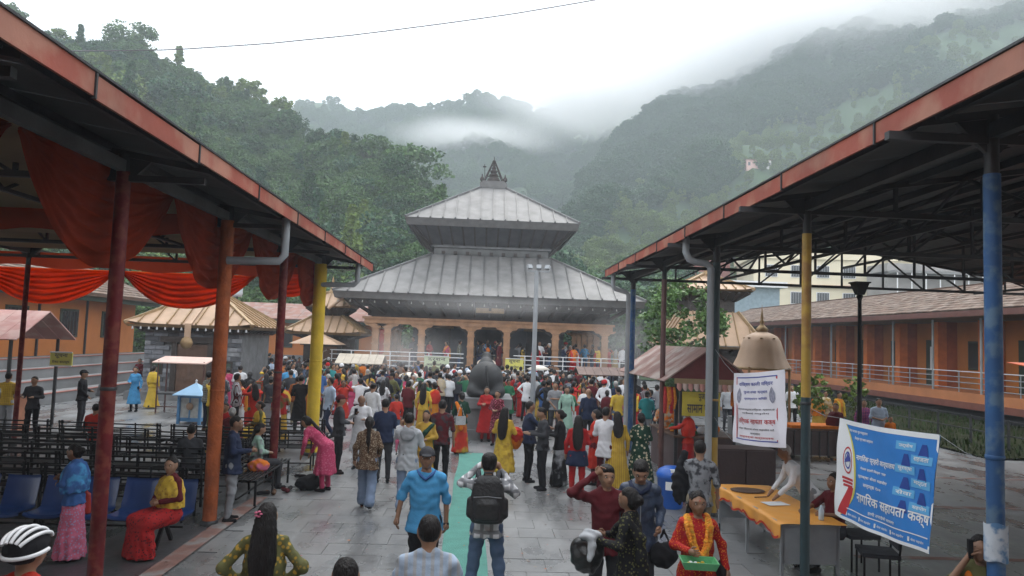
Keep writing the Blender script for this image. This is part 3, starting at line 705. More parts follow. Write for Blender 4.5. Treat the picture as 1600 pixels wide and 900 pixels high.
nms = ['nearest', 'second', 'third', 'fourth']
for i, yc in enumerate([4.9, 8.3, 11.7, 15.1, 18.4]):
    lab = ['dark orange swag at the extreme upper left corner above the benches', 'large dark orange swag round the nearest dark red post', 'dark orange swag hanging round the orange wrapped post', 'dark orange swag round the dark red post by the drainpipe', 'small dark orange swag next to the yellow wrapped post'][i]
    swag('y', -4.17, yc-1.62, yc+(1.62 if i < 4 else 1.2), 4.76, 1.12, i, lab)
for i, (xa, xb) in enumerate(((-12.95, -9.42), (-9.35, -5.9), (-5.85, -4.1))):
    swag('x', 19.25, xa, xb, 4.42 if i < 2 else 4.6, (.92 if i < 2 else .7), 20+i, ['bright orange swag at the far end of the pavilion above the red roofed stall', 'bright orange swag hanging over the gilded shrine roof', 'short bright orange swag ending by the dark red post'][i], M['swag_backlit'])
for k, yy in enumerate((11.7, 18.95)):
    b = MB(); b.grid(lambda u, v: (-15.8+11.6*u, yy-.08+.03*math.sin(u*90)*v, 4.78-(.36+.05*math.sin(u*31))*v), 90, 5); b.build('valance', M['swag'], None)
    tag(bpy.context.scene.objects[-1] if False else COL.objects[-1], 'straight orange valance stretched across the left pavilion, %s' % ('in the middle bay' if k == 0 else 'at its far end'), 'drape')
b = MB(); b.grid(lambda u, v: (-15.5+11.2*u, 6.2+12.4*v, 4.86+.0*u-.10*math.sin(math.pi*((v*4) % 1))), 6, 40); tag(b.build('ceiling_cloth', M['beige']), 'beige cloth ceiling stretched inside the left pavilion', 'cloth ceiling')

# ---------------------------------------------------------------- pagoda roofs
def tier(root, cx, cy, ze, he, zt, ht, n, mroof, mseam, fas=.3, overhang_curl=0., capr=.05, fascia_m=None):
    """one hipped roof: sheet panels between standing seams on four sides, fascia boards below"""
    for sd in range(4):
        a = sd*math.pi/2; ca, sa = math.cos(a), math.sin(a)
        def Q(x, y, z): return (cx+ca*x-sa*y, cy+sa*x+ca*y, z)
        def pt(u, v):            # u along the eave -1..1 (metres for seams), v up the slope
            half = he+(ht-he)*v; return half
        step = 2*he/n
        for k in range(n):
            xa, xb = -he+step*k, -he+step*(k+1)
            def vmax(x): return 1. if abs(x) <= ht else (he-abs(x))/(he-ht)
            def P3(x, v): return Q(x, -(he+(ht-he)*v), ze+(zt-ze)*v+overhang_curl*(abs(x)/he)**6*(1-v)**3)
            g = .0; pa, pb = vmax(xa), vmax(xb); q = [P3(xa, 0), P3(xb, 0)]
            if pb > 1e-4: q.append(P3(xb, pb))
            if xa < -ht < xb: q.append(P3(-ht, 1))
            elif xa < ht < xb: q.insert(len(q)-(1 if pb > 1e-4 else 0), P3(ht, 1)) if False else q.append(P3(ht, 1))
            if pa > 1e-4: q.append(P3(xa, pa))
            if len(q) >= 3:
                # order by angle on the slope plane
                c = [sum(p[i] for p in q)/len(q) for i in range(3)]
                b = MB(); b.slab(q, .03); b.build('roof_panel', mroof, root)
            if k:
                w = he*.002+.014; b = MB(); b.bar(Vector(P3(xa, -.005))+Vector((0, 0, .03)), Vector(P3(xa, vmax(xa)*.995))+Vector((0, 0, .03)), w*2, .07); o = b.build('seam', mseam, root)
                b = MB(); c = Vector(P3(xa, -.008)); b.lathe([(0, .10), (capr, .07), (capr, -.03), (0, -.05)], (c.x, c.y, c.z+.02), 6); b.build('seam_cap', mseam, o)
        b = MB(); b.bar(Vector(Q(-he, -he, ze+.03)), Vector(Q(-ht, -ht, zt+.03)), .14, .12); b.build('hip_ridge', mseam, root)
        b = MB(); b.add([Q(-he, -he-.002, ze-.035), Q(he, -he-.002, ze-.035), Q(he-.10, -he+.12, ze-fas), Q(-he+.10, -he+.12, ze-fas),
                         Q(-he+.06, -he+.06, ze-.035), Q(he-.06, -he+.06, ze-.035), Q(he-.16, -he+.18, ze-fas), Q(-he+.16, -he+.18, ze-fas)],
                        [(3, 2, 1, 0), (4, 5, 6, 7), (2, 3, 7, 6)]); b.build('fascia', fascia_m or mseam, root)
def soffit(root, cx, cy, z0, h0, z1, h1, m, n=0, mrib=None, inset=.2):
    """sloping boards under a roof from the eave (z0, h0) in to the wall (z1, h1), with struts"""
    for sd in range(4):
        a = sd*math.pi/2; ca, sa = math.cos(a), math.sin(a); Q = lambda x, y, z: (cx+ca*x-sa*y, cy+sa*x+ca*y, z)
        b = MB(); b.add([Q(-h0, -h0, z0), Q(h0, -h0, z0), Q(h1, -h1, z1), Q(-h1, -h1, z1)], [(0, 1, 2, 3)]); b.build('soffit', m, root)
        for k in range(n):
            x = -h0+2*h0*(k+.5)/n; xw = max(-h1, min(h1, x*.92)); b = MB(); b.bar(Q(x, -h0+inset, z0-.03), Q(xw, -h1-.02, z1-.02), .10, .12); b.build('strut', mrib or m, root)
def boxo(root, name, m, a, b_, rz=0): b = MB(); b.box(a, b_); return b.build(name, m, root)

# ---------------------------------------------------------------- the temple
TX, TY = .45, 46.2
tm = empty('temple', (0, 0, 0), label='two tiered grey metal roofed pagoda temple with carved terracotta colonnade', cat='temple')
ZF = 1.2; hb = 6.35
boxo(tm, 'platform', M['stone'], (TX-8.0, TY-7.9, 0), (TX+8.0, TY+7.9, ZF))
boxo(tm, 'plinth_step', M['stone'], (TX-8.4, TY-8.5, 0), (TX+8.4, TY-7.9, .55))
for k in range(4): boxo(tm, 'stair', M['stone'], (TX-1.6, TY-9.6+k*.35, 0), (TX+1.6, TY-9.25+k*.35, .3*(k+1)-.002*k))
# inner sanctum
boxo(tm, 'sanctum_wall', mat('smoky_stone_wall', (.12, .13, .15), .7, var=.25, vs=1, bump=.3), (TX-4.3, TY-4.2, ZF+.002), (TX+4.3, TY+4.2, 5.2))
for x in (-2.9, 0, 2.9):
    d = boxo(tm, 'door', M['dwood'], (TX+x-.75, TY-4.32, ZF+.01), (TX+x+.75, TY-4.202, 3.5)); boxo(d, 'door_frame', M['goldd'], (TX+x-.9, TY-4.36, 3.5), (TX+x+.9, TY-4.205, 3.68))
colx = [-6.05, -4.0, -1.33, .78, 3.35, 5.95]
colx = [(586, 605, 658, 735, 791, 867, 944)[i] for i in range(7)]
colw = [at(px, 545, TY-hb).x for px in colx]
def column(x, y, w=.34):
    c = MB(); c.box((x-w/2, y-w/2, ZF+.35), (x+w/2, y+w/2, 3.35)); o = c.build('column', M['terra'], tm)
    boxo(o, 'column_base', M['terra'], (x-w*.72, y-w*.72, ZF+.002), (x+w*.72, y+w*.72, ZF+.35))
    for q, z in enumerate((1.95, 2.5, 3.05)): boxo(o, 'column_ring', M['terra'], (x-w*.62, y-w*.62, z), (x+w*.62, y+w*.62, z+.09))
    b = MB(); pr = [(-.62, 3.62), (-.50, 3.50), (-.30, 3.47), (-.20, 3.36), (.20, 3.36), (.30, 3.47), (.50, 3.50), (.62, 3.62)]
    n = len(pr); vs = [(x+a, y-.17, z) for a, z in pr]+[(x+a, y+.17, z) for a, z in pr]
    b.add(vs, [tuple(range(n)), tuple(range(2*n-1, n-1, -1))]+[(i+n, (i+1)%n+n, (i+1)%n, i) for i in range(n)]); b.build('bracket_capital', M['terra'], o)
for x in colw: column(x, TY-hb)
for k in range(1, 6):
    for sx in (-1, 1): column(TX+sx*(hb-.1), TY-hb+k*2.5)
boxo(tm, 'corner_pier', mat('red_door_cloth', (.40, .05, .03), .8, var=.2), (colw[0]+.19, TY-hb+.1, ZF+.01), (colw[1]-.19, TY-hb+.2, 3.3))
boxo(tm, 'lintel_beam', M['terra'], (TX-hb-.35, TY-hb-.22, 3.622), (TX+hb+.35, TY-hb+.22, 3.86))
boxo(tm, 'cornice', M['terra'], (TX-hb-.45, TY-hb-.30, 3.862), (TX+hb+.45, TY-hb+.22, 3.98))
for sx in (-1, 1): boxo(tm, 'lintel_beam', M['terra'], (TX+sx*(hb-.1)-.2, TY-hb+.222, 3.624), (TX+sx*(hb-.1)+.2, TY+hb, 3.97))
# arches between the columns
for i in range(1, 6):
    xa, xb = colw[i], colw[i+1] if i+1 < 7 else colw[6]
    b = MB(); pts = [(xa+.17+(xb-xa-.34)*u, 3.62-.42*(abs(2*u-1))**2.2) for u in [j/10 for j in range(11)]]
    vs = [(x, TY-hb-.08, z) for x, z in pts]+[(x, TY-hb-.08, 3.622) for x, z in pts]+[(x, TY-hb+.05, z) for x, z in pts]
    b.add(vs, [(j, j+1, j+12, j+11) for j in range(10)]+[(j+1, j, j+22, j+23) for j in range(10)]); b.build('arch', M['dwood'], tm)
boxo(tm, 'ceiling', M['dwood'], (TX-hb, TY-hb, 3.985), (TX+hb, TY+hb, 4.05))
# frieze, struts and the big lower roof
boxo(tm, 'frieze', M['dwood'], (TX-hb-.2, TY-hb-.05, 4.052), (TX+hb+.2, TY+hb, 4.55))
he, ze = 8.15, 5.22
for k in range(17):
    x = TX-7.3+14.6*k/16; b = MB(); b.bar((x, TY-he+.35, ze-.42), (TX+(x-TX)*.88, TY-hb-.1, 4.2), .13, .16); b.build('strut', M['dwood'], tm)
for k in range(26):
    x = TX-7.9+15.8*k/25; b = MB(); b.lathe([(.0, .09), (.025, .06), (.038, -.02), (.042, -.04), (0, -.03)], (x, TY-he+.25, ze-.52), 8); b.build('hanging_bell', mat('dull_bell', (.30, .29, .27), .6), tm)
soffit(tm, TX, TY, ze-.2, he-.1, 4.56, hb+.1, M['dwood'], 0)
tier(tm, TX, TY, ze, he, 7.82, 3.45, 21, M['lead'], M['seam'], fas=.36)
boxo(tm, 'name_plate', M['goldd'], (TX-.75, TY-he+.9, 4.36), (TX+.75, TY-he+.95, 4.62))
boxo(tm, 'upper_wall', mat('upper_storey_wall', (.11, .115, .115), .6, var=.25, vs=2, bump=.3), (TX-3.35, TY-3.35, 7.7), (TX+3.35, TY+3.35, 8.6))
boxo(tm, 'upper_sill', M['stone'], (TX-3.5, TY-3.5, 8.25), (TX+3.5, TY+3.5, 8.37))
for k in range(9): boxo(tm, 'roof_figure', M['dwood'], (TX-2.9+k*.7, TY-3.62, 7.84), (TX-2.7+k*.7, TY-3.40, 8.02))
he2, ze2 = 4.95, 9.72
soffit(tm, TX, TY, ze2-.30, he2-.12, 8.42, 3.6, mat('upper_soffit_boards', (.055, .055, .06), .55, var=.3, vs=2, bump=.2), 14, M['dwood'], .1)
tier(tm, TX, TY, ze2, he2, 12.45, .75, 14, M['lead'], M['seam'], fas=.42)
# spire group
sp = MB(); sp.box((TX-.85, TY-.85, 12.42), (TX+.85, TY+.85, 12.75)); so_ = sp.build('spire_base', M['seam'], tm)
boxo(so_, 'spire_step', M['seam'], (TX-.7, TY-.7, 12.752), (TX+.7, TY+.7, 12.9))
b = MB(); b.lathe([(.40, 0), (.44, .12), (.36, .3), (.22, .38), (.30, .42), (.27, .55), (.16, .62), (.22, .68), (.19, .8), (.11, .86), (.15, .92), (.10, 1.05), (.05, 1.15), (.08, 1.2), (0, 1.45)], (TX, TY, 12.9), 14); b.build('spire', M['dwood'], tm)
for sx in (-1, 1):
    for sy in (-1, 1):
        b = MB(); b.bar((TX+sx*.62, TY+sy*.5, 12.9), (TX+sx*.03, TY+sy*.03, 14.35), .055); b.build('spire_frame', M['dwood'], tm)
        b = MB(); b.lathe([(.13, 0), (.15, .1), (.09, .22), (.03, .3), (.05, .34), (0, .46)], (TX+sx*.72, TY+sy*.6, 12.9), 10); b.build('finial', M['dwood'], tm)
for z, w in ((13.25, .46), (13.6, .32), (13.95, .19)):
    b = MB(); b.bar((TX-w, TY-.3, z), (TX+w, TY-.3, z), .05); b.build('spire_rung', M['dwood'], tm)
b = MB(); b.lathe([(.14, 0), (.02, .05), (.02, .25), (.0, .32)], (TX, TY, 14.3), 8); b.build('finial', M['dwood'], tm)
b = MB(); b.bar((TX-.55, TY, 12.9), (TX-.6, TY, 14.1), .035); b.lathe([(.1, 0), (.12, .05), (0, .1)], (TX-.6, TY, 13.9), 8); b.build('spire_flag', M['dwood'], tm)

# fence on the temple platform
fe = empty('railing', (0, 0, 0), label='pale steel railing along the front of the temple platform', cat='railing')
fy = TY-7.75
for k in range(17):
    x = TX-8.1+k*1.0
    if abs(x-TX) < 1.2: continue
    b = MB(); b.tube([(x, fy, ZF), (x, fy, 2.15)], .03, 6); b.build('post', M['white'], fe)
for z in (1.45, 1.7, 1.95, 2.16):
    for xa, xb in ((TX-8.2, TX-1.3), (TX+1.3, TX+8.2)): b = MB(); b.tube([(xa, fy, z), (xb, fy, z)], .026, 6); b.build('rail', M['white'], fe)
# ramp stair at the temple's left
rs = empty('side_stair', (0, 0, 0), label='grey stair with white handrail at the left end of the temple platform', cat='stair')
for k in range(6): boxo(rs, 'step', M['stone'], (TX-10.2+k*.33, 38.2, 0), (TX-9.87+k*.33, 39.8, .2*(k+1)))
for z in (.5, .95): b = MB(); b.bar((TX-10.3, 38.15, z), (TX-8.3, 38.15, z+1.2), .06); b.build('handrail', M['white'], rs)
for k in range(4): b = MB(); b.bar((TX-10.3+k*.6, 38.15, .36*k), (TX-10.3+k*.6, 38.15, .95+.36*k), .05); b.build('baluster', M['white'], rs)
def sign(px0, py0, px1, py1, Y, m, name, lab, lines, root=None, cols=None):
    p0, p1 = at(px0, py1, Y), at(px1, py0, Y); e = empty(name, ((p0.x+p1.x)/2, Y, p0.z), label=lab, cat='sign')
    w, h = (p1.x-p0.x), (p1.z-p0.z); b = MB(); b.box((-w/2, -.02, 0), (w/2, .02, h)); b.build('board', m, e)
    b = MB()
    for a, c in (((-w/2, -.03, h), (w/2, -.03, h)), ((-w/2, -.03, 0), (w/2, -.03, 0))): b.bar(a, c, .035)
    b.build('frame', M['white'], e)
    S = lambda u, v: (-w/2+w*u, -.026, h*v)
    for i, (t, u0, v0, u1, v1) in enumerate(lines): write(S, t, u0, v0, u1, v1, (cols or [M['kprint']]*9)[i], e)
    return e
sign(662, 557, 702, 580, fy-.12, M['gsign'], 'notice_board', 'pale green notice board on the temple railing left of the stone bull', [('दर्शन', .15, .62, .85, .9), ('लाइन यहाँबाट', .1, .36, .9, .55), ('धन्यवाद', .3, .1, .7, .26)])
sign(789, 561, 818, 578, fy-.12, M['yprint'], 'notice_board', 'yellow notice board on the temple railing right of the stone bull', [('सूचना', .2, .55, .8, .9), ('प्रवेश', .25, .12, .75, .42)])

# ---------------------------------------------------------------- shrines
BLK = [mat('blue_grey_block', (.17, .18, .20), .8, var=.3, vs=4, bump=.5), mat('dark_block', (.085, .09, .10), .8, var=.3, vs=4, bump=.5), mat('pale_block', (.24, .25, .265), .8, var=.3, vs=4, bump=.5)]
def shrine(label, cx, cy, base, wall_h, he, zt, ht, n, hw, wallm, roofm=M['gold'], seam=M['goldd'], name='shrine', door=True, strap=False, second=None, fas=.14, z0=0):
    r = empty(name, (cx, cy, z0), label=label, cat='shrine')
    boxo(r, 'plinth', M['stone'], (-hw-.5, -hw-.5, 0), (hw+.5, hw+.5, base))
    if hw > 1.5:      # coursed stone walls, block by block on the front
        boxo(r, 'wall', wallm, (-hw, -hw+.06, base+.002), (hw, hw, base+wall_h))
        ch = .19; rows = int(wall_h/ch)
        for j in range(rows):
            x = -hw+(0 if j % 2 else -.25)
            while x < hw-.05:
                w = random.uniform(.42, .6); xa, xb = max(x, -hw), min(x+w, hw)
                if xb-xa > .08 and not (door and -.95 < (xa+xb)/2 < .95 and j < rows-2): b = MB(); b.box((xa+.006, -hw-.0+random.uniform(-.02, .0), base+j*ch+.012), (xb-.006, -hw+.055, base+(j+1)*ch-.012)); b.build('stone_block', random.choice(BLK), r)
                x += w
    else: boxo(r, 'wall', wallm, (-hw, -hw, base+.002), (hw, hw, base+wall_h))
    if door:
        dw = min(.62, hw*.55); d = boxo(r, 'door', M['wood'], (-dw, -hw-.05, base+.01), (dw, -hw+.0, base+wall_h*.78))
        for sx in (-1, 1): boxo(d, 'door_frame', M['dwood'], (sx*(dw+.12)-.11, -hw-.10, base+.01), (sx*(dw+.12)+.11, -hw+.02, base+wall_h*.80))
        boxo(d, 'door_lintel', M['dwood'], (-dw*2.1, -hw-.14, base+wall_h*.80), (dw*2.1, -hw+.02, base+wall_h*.90))
        for sx in (-.35, .35): b = MB(); b.lathe([(0, .1), (.07, .07), (.08, -.06), (0, -.1)], (sx*dw, -hw-.09, base+wall_h*.5), 8); b.build('door_ornament', M['white'], d)
        if hw > 1.5:
            for sx in (-1, 1):
                w_ = boxo(r, 'window', M['dwood'], (sx*hw*.72-.25, -hw-.05, base+.7), (sx*hw*.72+.25, -hw+.0, base+1.3)); boxo(w_, 'lattice', M['gwood'], (sx*hw*.72-.17, -hw-.07, base+.78), (sx*hw*.72+.17, -hw-.052, base+1.22))
    ze = base+wall_h+.25
    boxo(r, 'wall_plate', M['dwood'], (-hw-.15, -hw-.15, base+wall_h-.1), (hw+.15, hw+.15, base+wall_h+.1))
    soffit(r, 0, 0, ze-.06, he-.06, base+wall_h-.02, hw+.05, M['dwood'], max(8, n), M['dwood'], .1)
    tier(r, 0, 0, ze, he, zt, ht, n, roofm, seam, fas=fas, overhang_curl=.12, capr=.035)
    if hw > 1.5:
        for k in range(15): b = MB(); b.lathe([(0, .09), (.03, .05), (.045, -.04), (0, -.05)], (-he+.3+k*(2*he-.6)/14, -he+.12, ze-.2), 6); b.build('hanging_bell', M['white'], r)
    if strap:
        b = MB(); b.slab([(-.14, -he-.05, ze+.05), (.14, -he-.05, ze+.05), (.14, -ht, zt+.06), (-.14, -ht, zt+.06)], .02); b.box((-.13, -he-.07, ze-.55), (.13, -he-.05, ze+.05)); o = b.build('banner_strap', M['gold'], r)
        b = MB(); n_ = 8; b.lathe([(.0, -.03), (.26, -.02), (.26, .02), (0, .03)], (0, 0, 0), 8); me = b.mesh('medallion', M['goldd']); me.transform(Matrix.Translation((0, -he-.10, ze-.75)) @ Matrix.Rotation(R(90), 4, 'X')); mobj('medallion', me, r)
    z1, r1 = zt, ht
    if second:
        zw, he2, zt2, ht2, n2 = second; boxo(r, 'upper_wall', M['dwood'], (-ht*.9, -ht*.9, zt-.1), (ht*.9, ht*.9, zw)); soffit(r, 0, 0, zw+.12, he2-.05, zw-.25, ht*.9, M['dwood'], 8, M['dwood'], .06)
        tier(r, 0, 0, zw+.2, he2, zt2, ht2, n2, roofm, seam, fas=.10, overhang_curl=.12, capr=.03); z1 = zt2; r1 = ht2
    b = MB(); b.lathe([(r1+.06, -.02), (r1+.04, .1), (r1*.6, .16), (.12, .3), (.2, .42), (.10, .52), (.04, .6), (.07, .68), (0, .95)], (0, 0, z1), 12); b.build('pinnacle', M['goldd'], r)
    return r
shrine('low stone shrine with a flat gilded roof behind the left pavilion posts', -12.05, 33.5, .35, 2.55, 2.62, 4.45, .55, 9, 2.0, M['stone'], strap=True)
g = shrine('small two tiered gilded shrine beyond the yellow wrapped post', -8.2, 40.6, .5, 2.3, 2.0, 3.95, .72, 9, 1.15, M['dwood'], second=(4.25, 1.25, 5.2, .22, 6))
for sx in (-1, 1):      # the scrolled gilded crest in front of the upper roof
    b = MB(); b.tube([(sx*(.15+.75*math.sin(t*.5)), -1.7, 4.3+1.15*(t/6)+.1*math.sin(t)) for t in [i*.6 for i in range(11)]], [.09-.006*i for i in range(11)], 8); b.build('crest_scroll', M['gold'], g)
um = empty('parasol', (-8.1, 37.2, 0), label='gold topped square parasol in front of the small gilded shrine', cat='parasol')
b = MB(); b.tube([(0, 0, 0), (0, 0, 3.0)], .03, 8); b.build('pole', M['goldd'], um)
b = MB(); b.add([(-1.2, -1, 2.45), (1.2, -1, 2.45), (1.2, 1, 2.45), (-1.2, 1, 2.45), (0, 0, 3.05)], [(0, 1, 4), (1, 2, 4), (2, 3, 4), (3, 0, 4), (3, 2, 1, 0)]); b.build('canopy', M['gold'], um)
shrine('two tiered gilded pagoda shrine half hidden behind the leafy tree', 10.3, 33.5, .6, 2.2, 2.1, 4.55, 1.15, 7, 1.3, M['dwood'], second=(5.35, 1.7, 6.3, .12, 8))
# gilded bell-shaped canopy
bc = empty('bell_canopy', (8.45, 21.8, 0), label='gilded bell shaped metal canopy on slim posts behind the white banner', cat='canopy')
b = MB(); nb = 32
prof = [(.80, 2.42), (.76, 2.5), (.67, 2.72), (.60, 2.98), (.53, 3.22), (.44, 3.36), (.30, 3.44), (.14, 3.50), (.11, 3.58)]
vs = []
for i, (r_, z) in enumerate(prof):
    for k in range(nb):
        a = 2*math.pi*k/nb; f = 1+.06*abs(math.cos(6*a))*(1-i/9)+.10*max(0, math.cos(4*a))**3*(1-i/9); vs.append((r_*f*math.cos(a), r_*f*math.sin(a), z))
b.add(vs, [(i*nb+k, i*nb+(k+1) % nb, (i+1)*nb+(k+1) % nb, (i+1)*nb+k) for i in range(len(prof)-1) for k in range(nb)], 0, True); b.build('bell_roof', M['gold'], bc)
b = MB(); b.lathe([(.16, 3.5), (.2, 3.56), (.11, 3.66), (.05, 3.72), (.08, 3.78), (.035, 3.86), (.05, 3.92), (.02, 4.1), (0, 4.35)], n=12); b.build('pinnacle', M['goldd'], bc)
b = MB(); b.lathe([(.83, 2.36), (.86, 2.40), (.83, 2.44)], n=32); b.build('rim', M['goldd'], bc)
for k in range(8): a = math.pi/8+k*math.pi/4; b = MB(); b.lathe([(.0, .03), (.055, 0), (0, -.03)], (.50*math.cos(a), .50*math.sin(a), 3.30), 8); b.build('boss', M['goldd'], bc)
for sx in (-.6, .6):
    for sy in (-.6, .6): b = MB(); b.tube([(sx, sy, 0), (sx, sy, 2.45)], .04, 8); b.build('post', M['goldd'], bc)
boxo(bc, 'altar', M['stone'], (-.75, -.75, 0), (.75, .75, .9))

# ---------------------------------------------------------------- left hand building with terraces
lb = empty('orange_building', (-20, 26, 0), label='long orange walled building with slate roof above the left terraces', cat='building')
def BL(x, y, z): return (x+20, y-26, z)
LB = lambda nm, m, a, b_, r=lb: boxo(r, nm, m, BL(*a), BL(*b_))
LB('wall', M['owall'], (-26, 12, 1.5), (-20.3, 44, 4.45))
LB('lower_wall', M['stone'], (-26, 12, 0), (-20.25, 44, 1.498))
for yy in (15, 19.2, 25.0, 28.6, 32.2, 36.3, 40.2):
    w = LB('window', M['gwood'], (-20.32, yy, 2.35), (-20.22, yy+1.55, 3.75))
    for q in range(2): LB('pane', M['glass'], (-20.225, yy+.1+q*.72, 2.45), (-20.205, yy+.74+q*.72, 3.65), w)
    for q in range(5): LB('bar', M['steel'], (-20.2, yy+.2+q*.28, 2.45), (-20.18, yy+.22+q*.28, 3.65), w)
for yy in (17.9, 23.3, 30.8, 34.5, 38.6): LB('downpipe', M['steel'], (-20.29, yy, 1.5), (-20.2, yy+.08, 4.4))
b = MB(); b.slab([BL(-19.3, 11, 4.55), BL(-19.3, 45, 4.55), BL(-23.5, 45, 6.3), BL(-23.5, 11, 6.3)], .12); b.build('roof', M['tile'], lb)
b = MB(); b.slab([BL(-23.5, 11, 6.3), BL(-23.5, 45, 6.3), BL(-27.5, 45, 4.6), BL(-27.5, 11, 4.6)], .12); b.build('roof', M['tile'], lb)
LB('eaves_board', M['gwood'], (-19.42, 11, 4.18), (-19.34, 45, 4.42))
LB('gutter', M['wood'], (-19.33, 11, 4.42), (-19.15, 45, 4.57))
b = MB()
for j in range(11):
    y = 11
    while y < 45: w = random.uniform(.3, .42); u = j/11; x = -19.28-4.2*u; z = 4.585+1.75*u; b.slab([BL(x, y, z+.03), BL(x, y+w-.012, z+.03), BL(x-.42, y+w-.012, z+.17), BL(x-.42, y, z+.17)], .025); y += w
b.build('slate', M['tile'], lb, kind='stuff')
st = empty('terrace_steps', (-18, 30, 0), label='four wide grey terrace steps with red edges below the left orange building', cat='steps')
for k in range(4):
    o = boxo(st, 'step', mat('terrace_grey', (.20, .205, .21), .8, var=.2, vs=.8, bump=.2), (2-k*1.0-1.0 if k < 3 else -2.2, -16, 0), (2-k*1.0, 20, .37*(k+1))); boxo(o, 'step_nosing', mat('terrace_red', (.26, .11, .09), .8, var=.2, vs=1), (1.98-k-.18, -16, .37*(k+1)+.003), (2.02-k, 20, .37*(k+1)+.035))
# buildings behind
bb = empty('red_roofed_range', (-13, 52, 0), label='low orange building with faded red roof behind the left shrines', cat='building')
boxo(bb, 'wall', M['owall'], (-9, 0, 0), (6.2, 6, 3.9)); 
for k in range(6):
    w = boxo(bb, 'window', M['gwood'], (-8+k*2.3, -.06, 1.9), (-7+k*2.3, .0, 3.1)); boxo(w, 'pane', M['glass'], (-7.9+k*2.3, -.08, 2.0), (-7.1+k*2.3, -.062, 3.0))
for k in range(15): b = MB(); b.slab([(-9.8+k*1.12, -.9, 3.9), (-8.7+k*1.12, -.9, 3.9), (-8.7+k*1.12, 3.2, 5.1), (-9.8+k*1.12, 3.2, 5.1)], .06); b.build('roof_sheet', M['rust'], bb)
boxo(bb, 'fascia', M['gwood'], (-9.8, -.92, 3.6), (7, -.84, 3.82)); boxo(bb, 'base_wall', M['stone'], (-9.2, -.4, 0), (6.3, -.002, 1.4))
ta = empty('water_tank', (-16.6, 49, 5.2), label='pale grey rounded water tank on the roof behind the gilded shrine', cat='tank')
b = MB(); b.lathe([(0, 0), (.75, 0), (.8, .2), (.8, .9), (.6, 1.25), (.2, 1.4), (0, 1.42)], n=20); b.build('tank_body', M['white'], ta); b = MB()
for sx in (-.5, .5): b.bar((sx, 0, -5.2), (sx, 0, 0), .1)
b.build('tank_stand', M['steel'], ta)

# ---------------------------------------------------------------- right hand veranda building
rb = empty('veranda_building', (21.5, 40, 0), label='long orange building with raised veranda and slate roof on the right', cat='building')
RB = lambda nm, m, a, b_, r=rb: boxo(r, nm, m, (a[0]-21.5, a[1]-40, a[2]), (b_[0]-21.5, b_[1]-40, b_[2]))
RB('deck', M['orail'], (21.5, 20, .95), (24.0, 66, 1.35)); RB('deck_edge', mat('deck_edge_red', (.20, .07, .05), .7), (21.42, 20, .66), (24, 66, .948))
RB('wall', mat('veranda_wall', (.48, .175, .035), .8, var=.15, vs=.7, bump=.1), (24.0, 20, .02), (29, 66, 5.2))
RB('undercroft', M['dark'], (21.9, 20, .01), (23.99, 66, .655))
for k in range(13):
    y = 22.5+k*3.4
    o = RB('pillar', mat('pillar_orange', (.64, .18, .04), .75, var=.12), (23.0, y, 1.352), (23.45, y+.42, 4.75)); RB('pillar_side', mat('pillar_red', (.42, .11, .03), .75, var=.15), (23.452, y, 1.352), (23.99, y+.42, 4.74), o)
    if k % 2 == 0:
        d = RB('door', M['gwood'], (23.93, y+1.4, 1.36), (23.985, y+2.5, 3.75)); RB('door_panel', M['white'] if k % 4 == 0 else M['glass'], (23.9, y+1.65, 2.2), (23.925, y+2.1, 3.4), d)
    else:
        w = RB('window', M['gwood'], (23.93, y+1.3, 2.3), (23.985, y+2.5, 3.7)); RB('pane', M['glass'], (23.91, y+1.4, 2.4), (23.925, y+2.4, 3.6), w)
    b = MB(); b.tube([(.1, y+1.6-40, 1.352), (.1, y+1.6-40, 4.7)], .055, 8); b.build('veranda_post', M['grey'], rb)
vr = empty('veranda_railing', (21.6, 40, 1.35), label='long pale steel railing along the edge of the right veranda', cat='railing')
for k in range(24): b = MB(); b.tube([(0, -19+k*1.9, -.0), (0, -19+k*1.9, .92)], .028, 6); b.build('post', M['grey'], vr)
for z in (.18, .44, .68, .93): b = MB(); b.tube([(0, -20, z), (0, 25.5, z)], .024, 6); b.build('rail', M['white'] if z > .9 else M['grey'], vr)
b = MB(); b.slab([(-.9, -20, 4.92), (-.9, 27, 4.92), (3.4, 27, 6.5), (3.4, -20, 6.5)][::-1], .1); b.build('roof', M['tile'], rb)
b = MB()
for j in range(11):
    y = -20
    while y < 27: w = random.uniform(.3, .45); u = j/11; x = -.93+4.3*u; z = 4.94+1.6*u; dz = random.uniform(0, .02); b.slab([(x, y, z+.03+dz), (x+.46, y, z+.19), (x+.46, y+w-.015, z+.19), (x, y+w-.015, z+.03+dz)], .03); y += w
b.build('slate', M['tile'], rb, kind='stuff')
RB('eaves_board', mat('eaves_red', (.14, .06, .05), .6), (20.55, 20, 4.66), (20.66, 67, 4.9)); RB('eaves_soffit', M['gwood'], (20.67, 20, 4.64), (24, 67, 4.72)); RB('ridge', M['wood'], (24.8, 20, 6.5), (25.1, 67, 6.62))
RB('rear_roof', M['tile'], (25.1, 20, 6.3), (29.4, 67, 6.45))
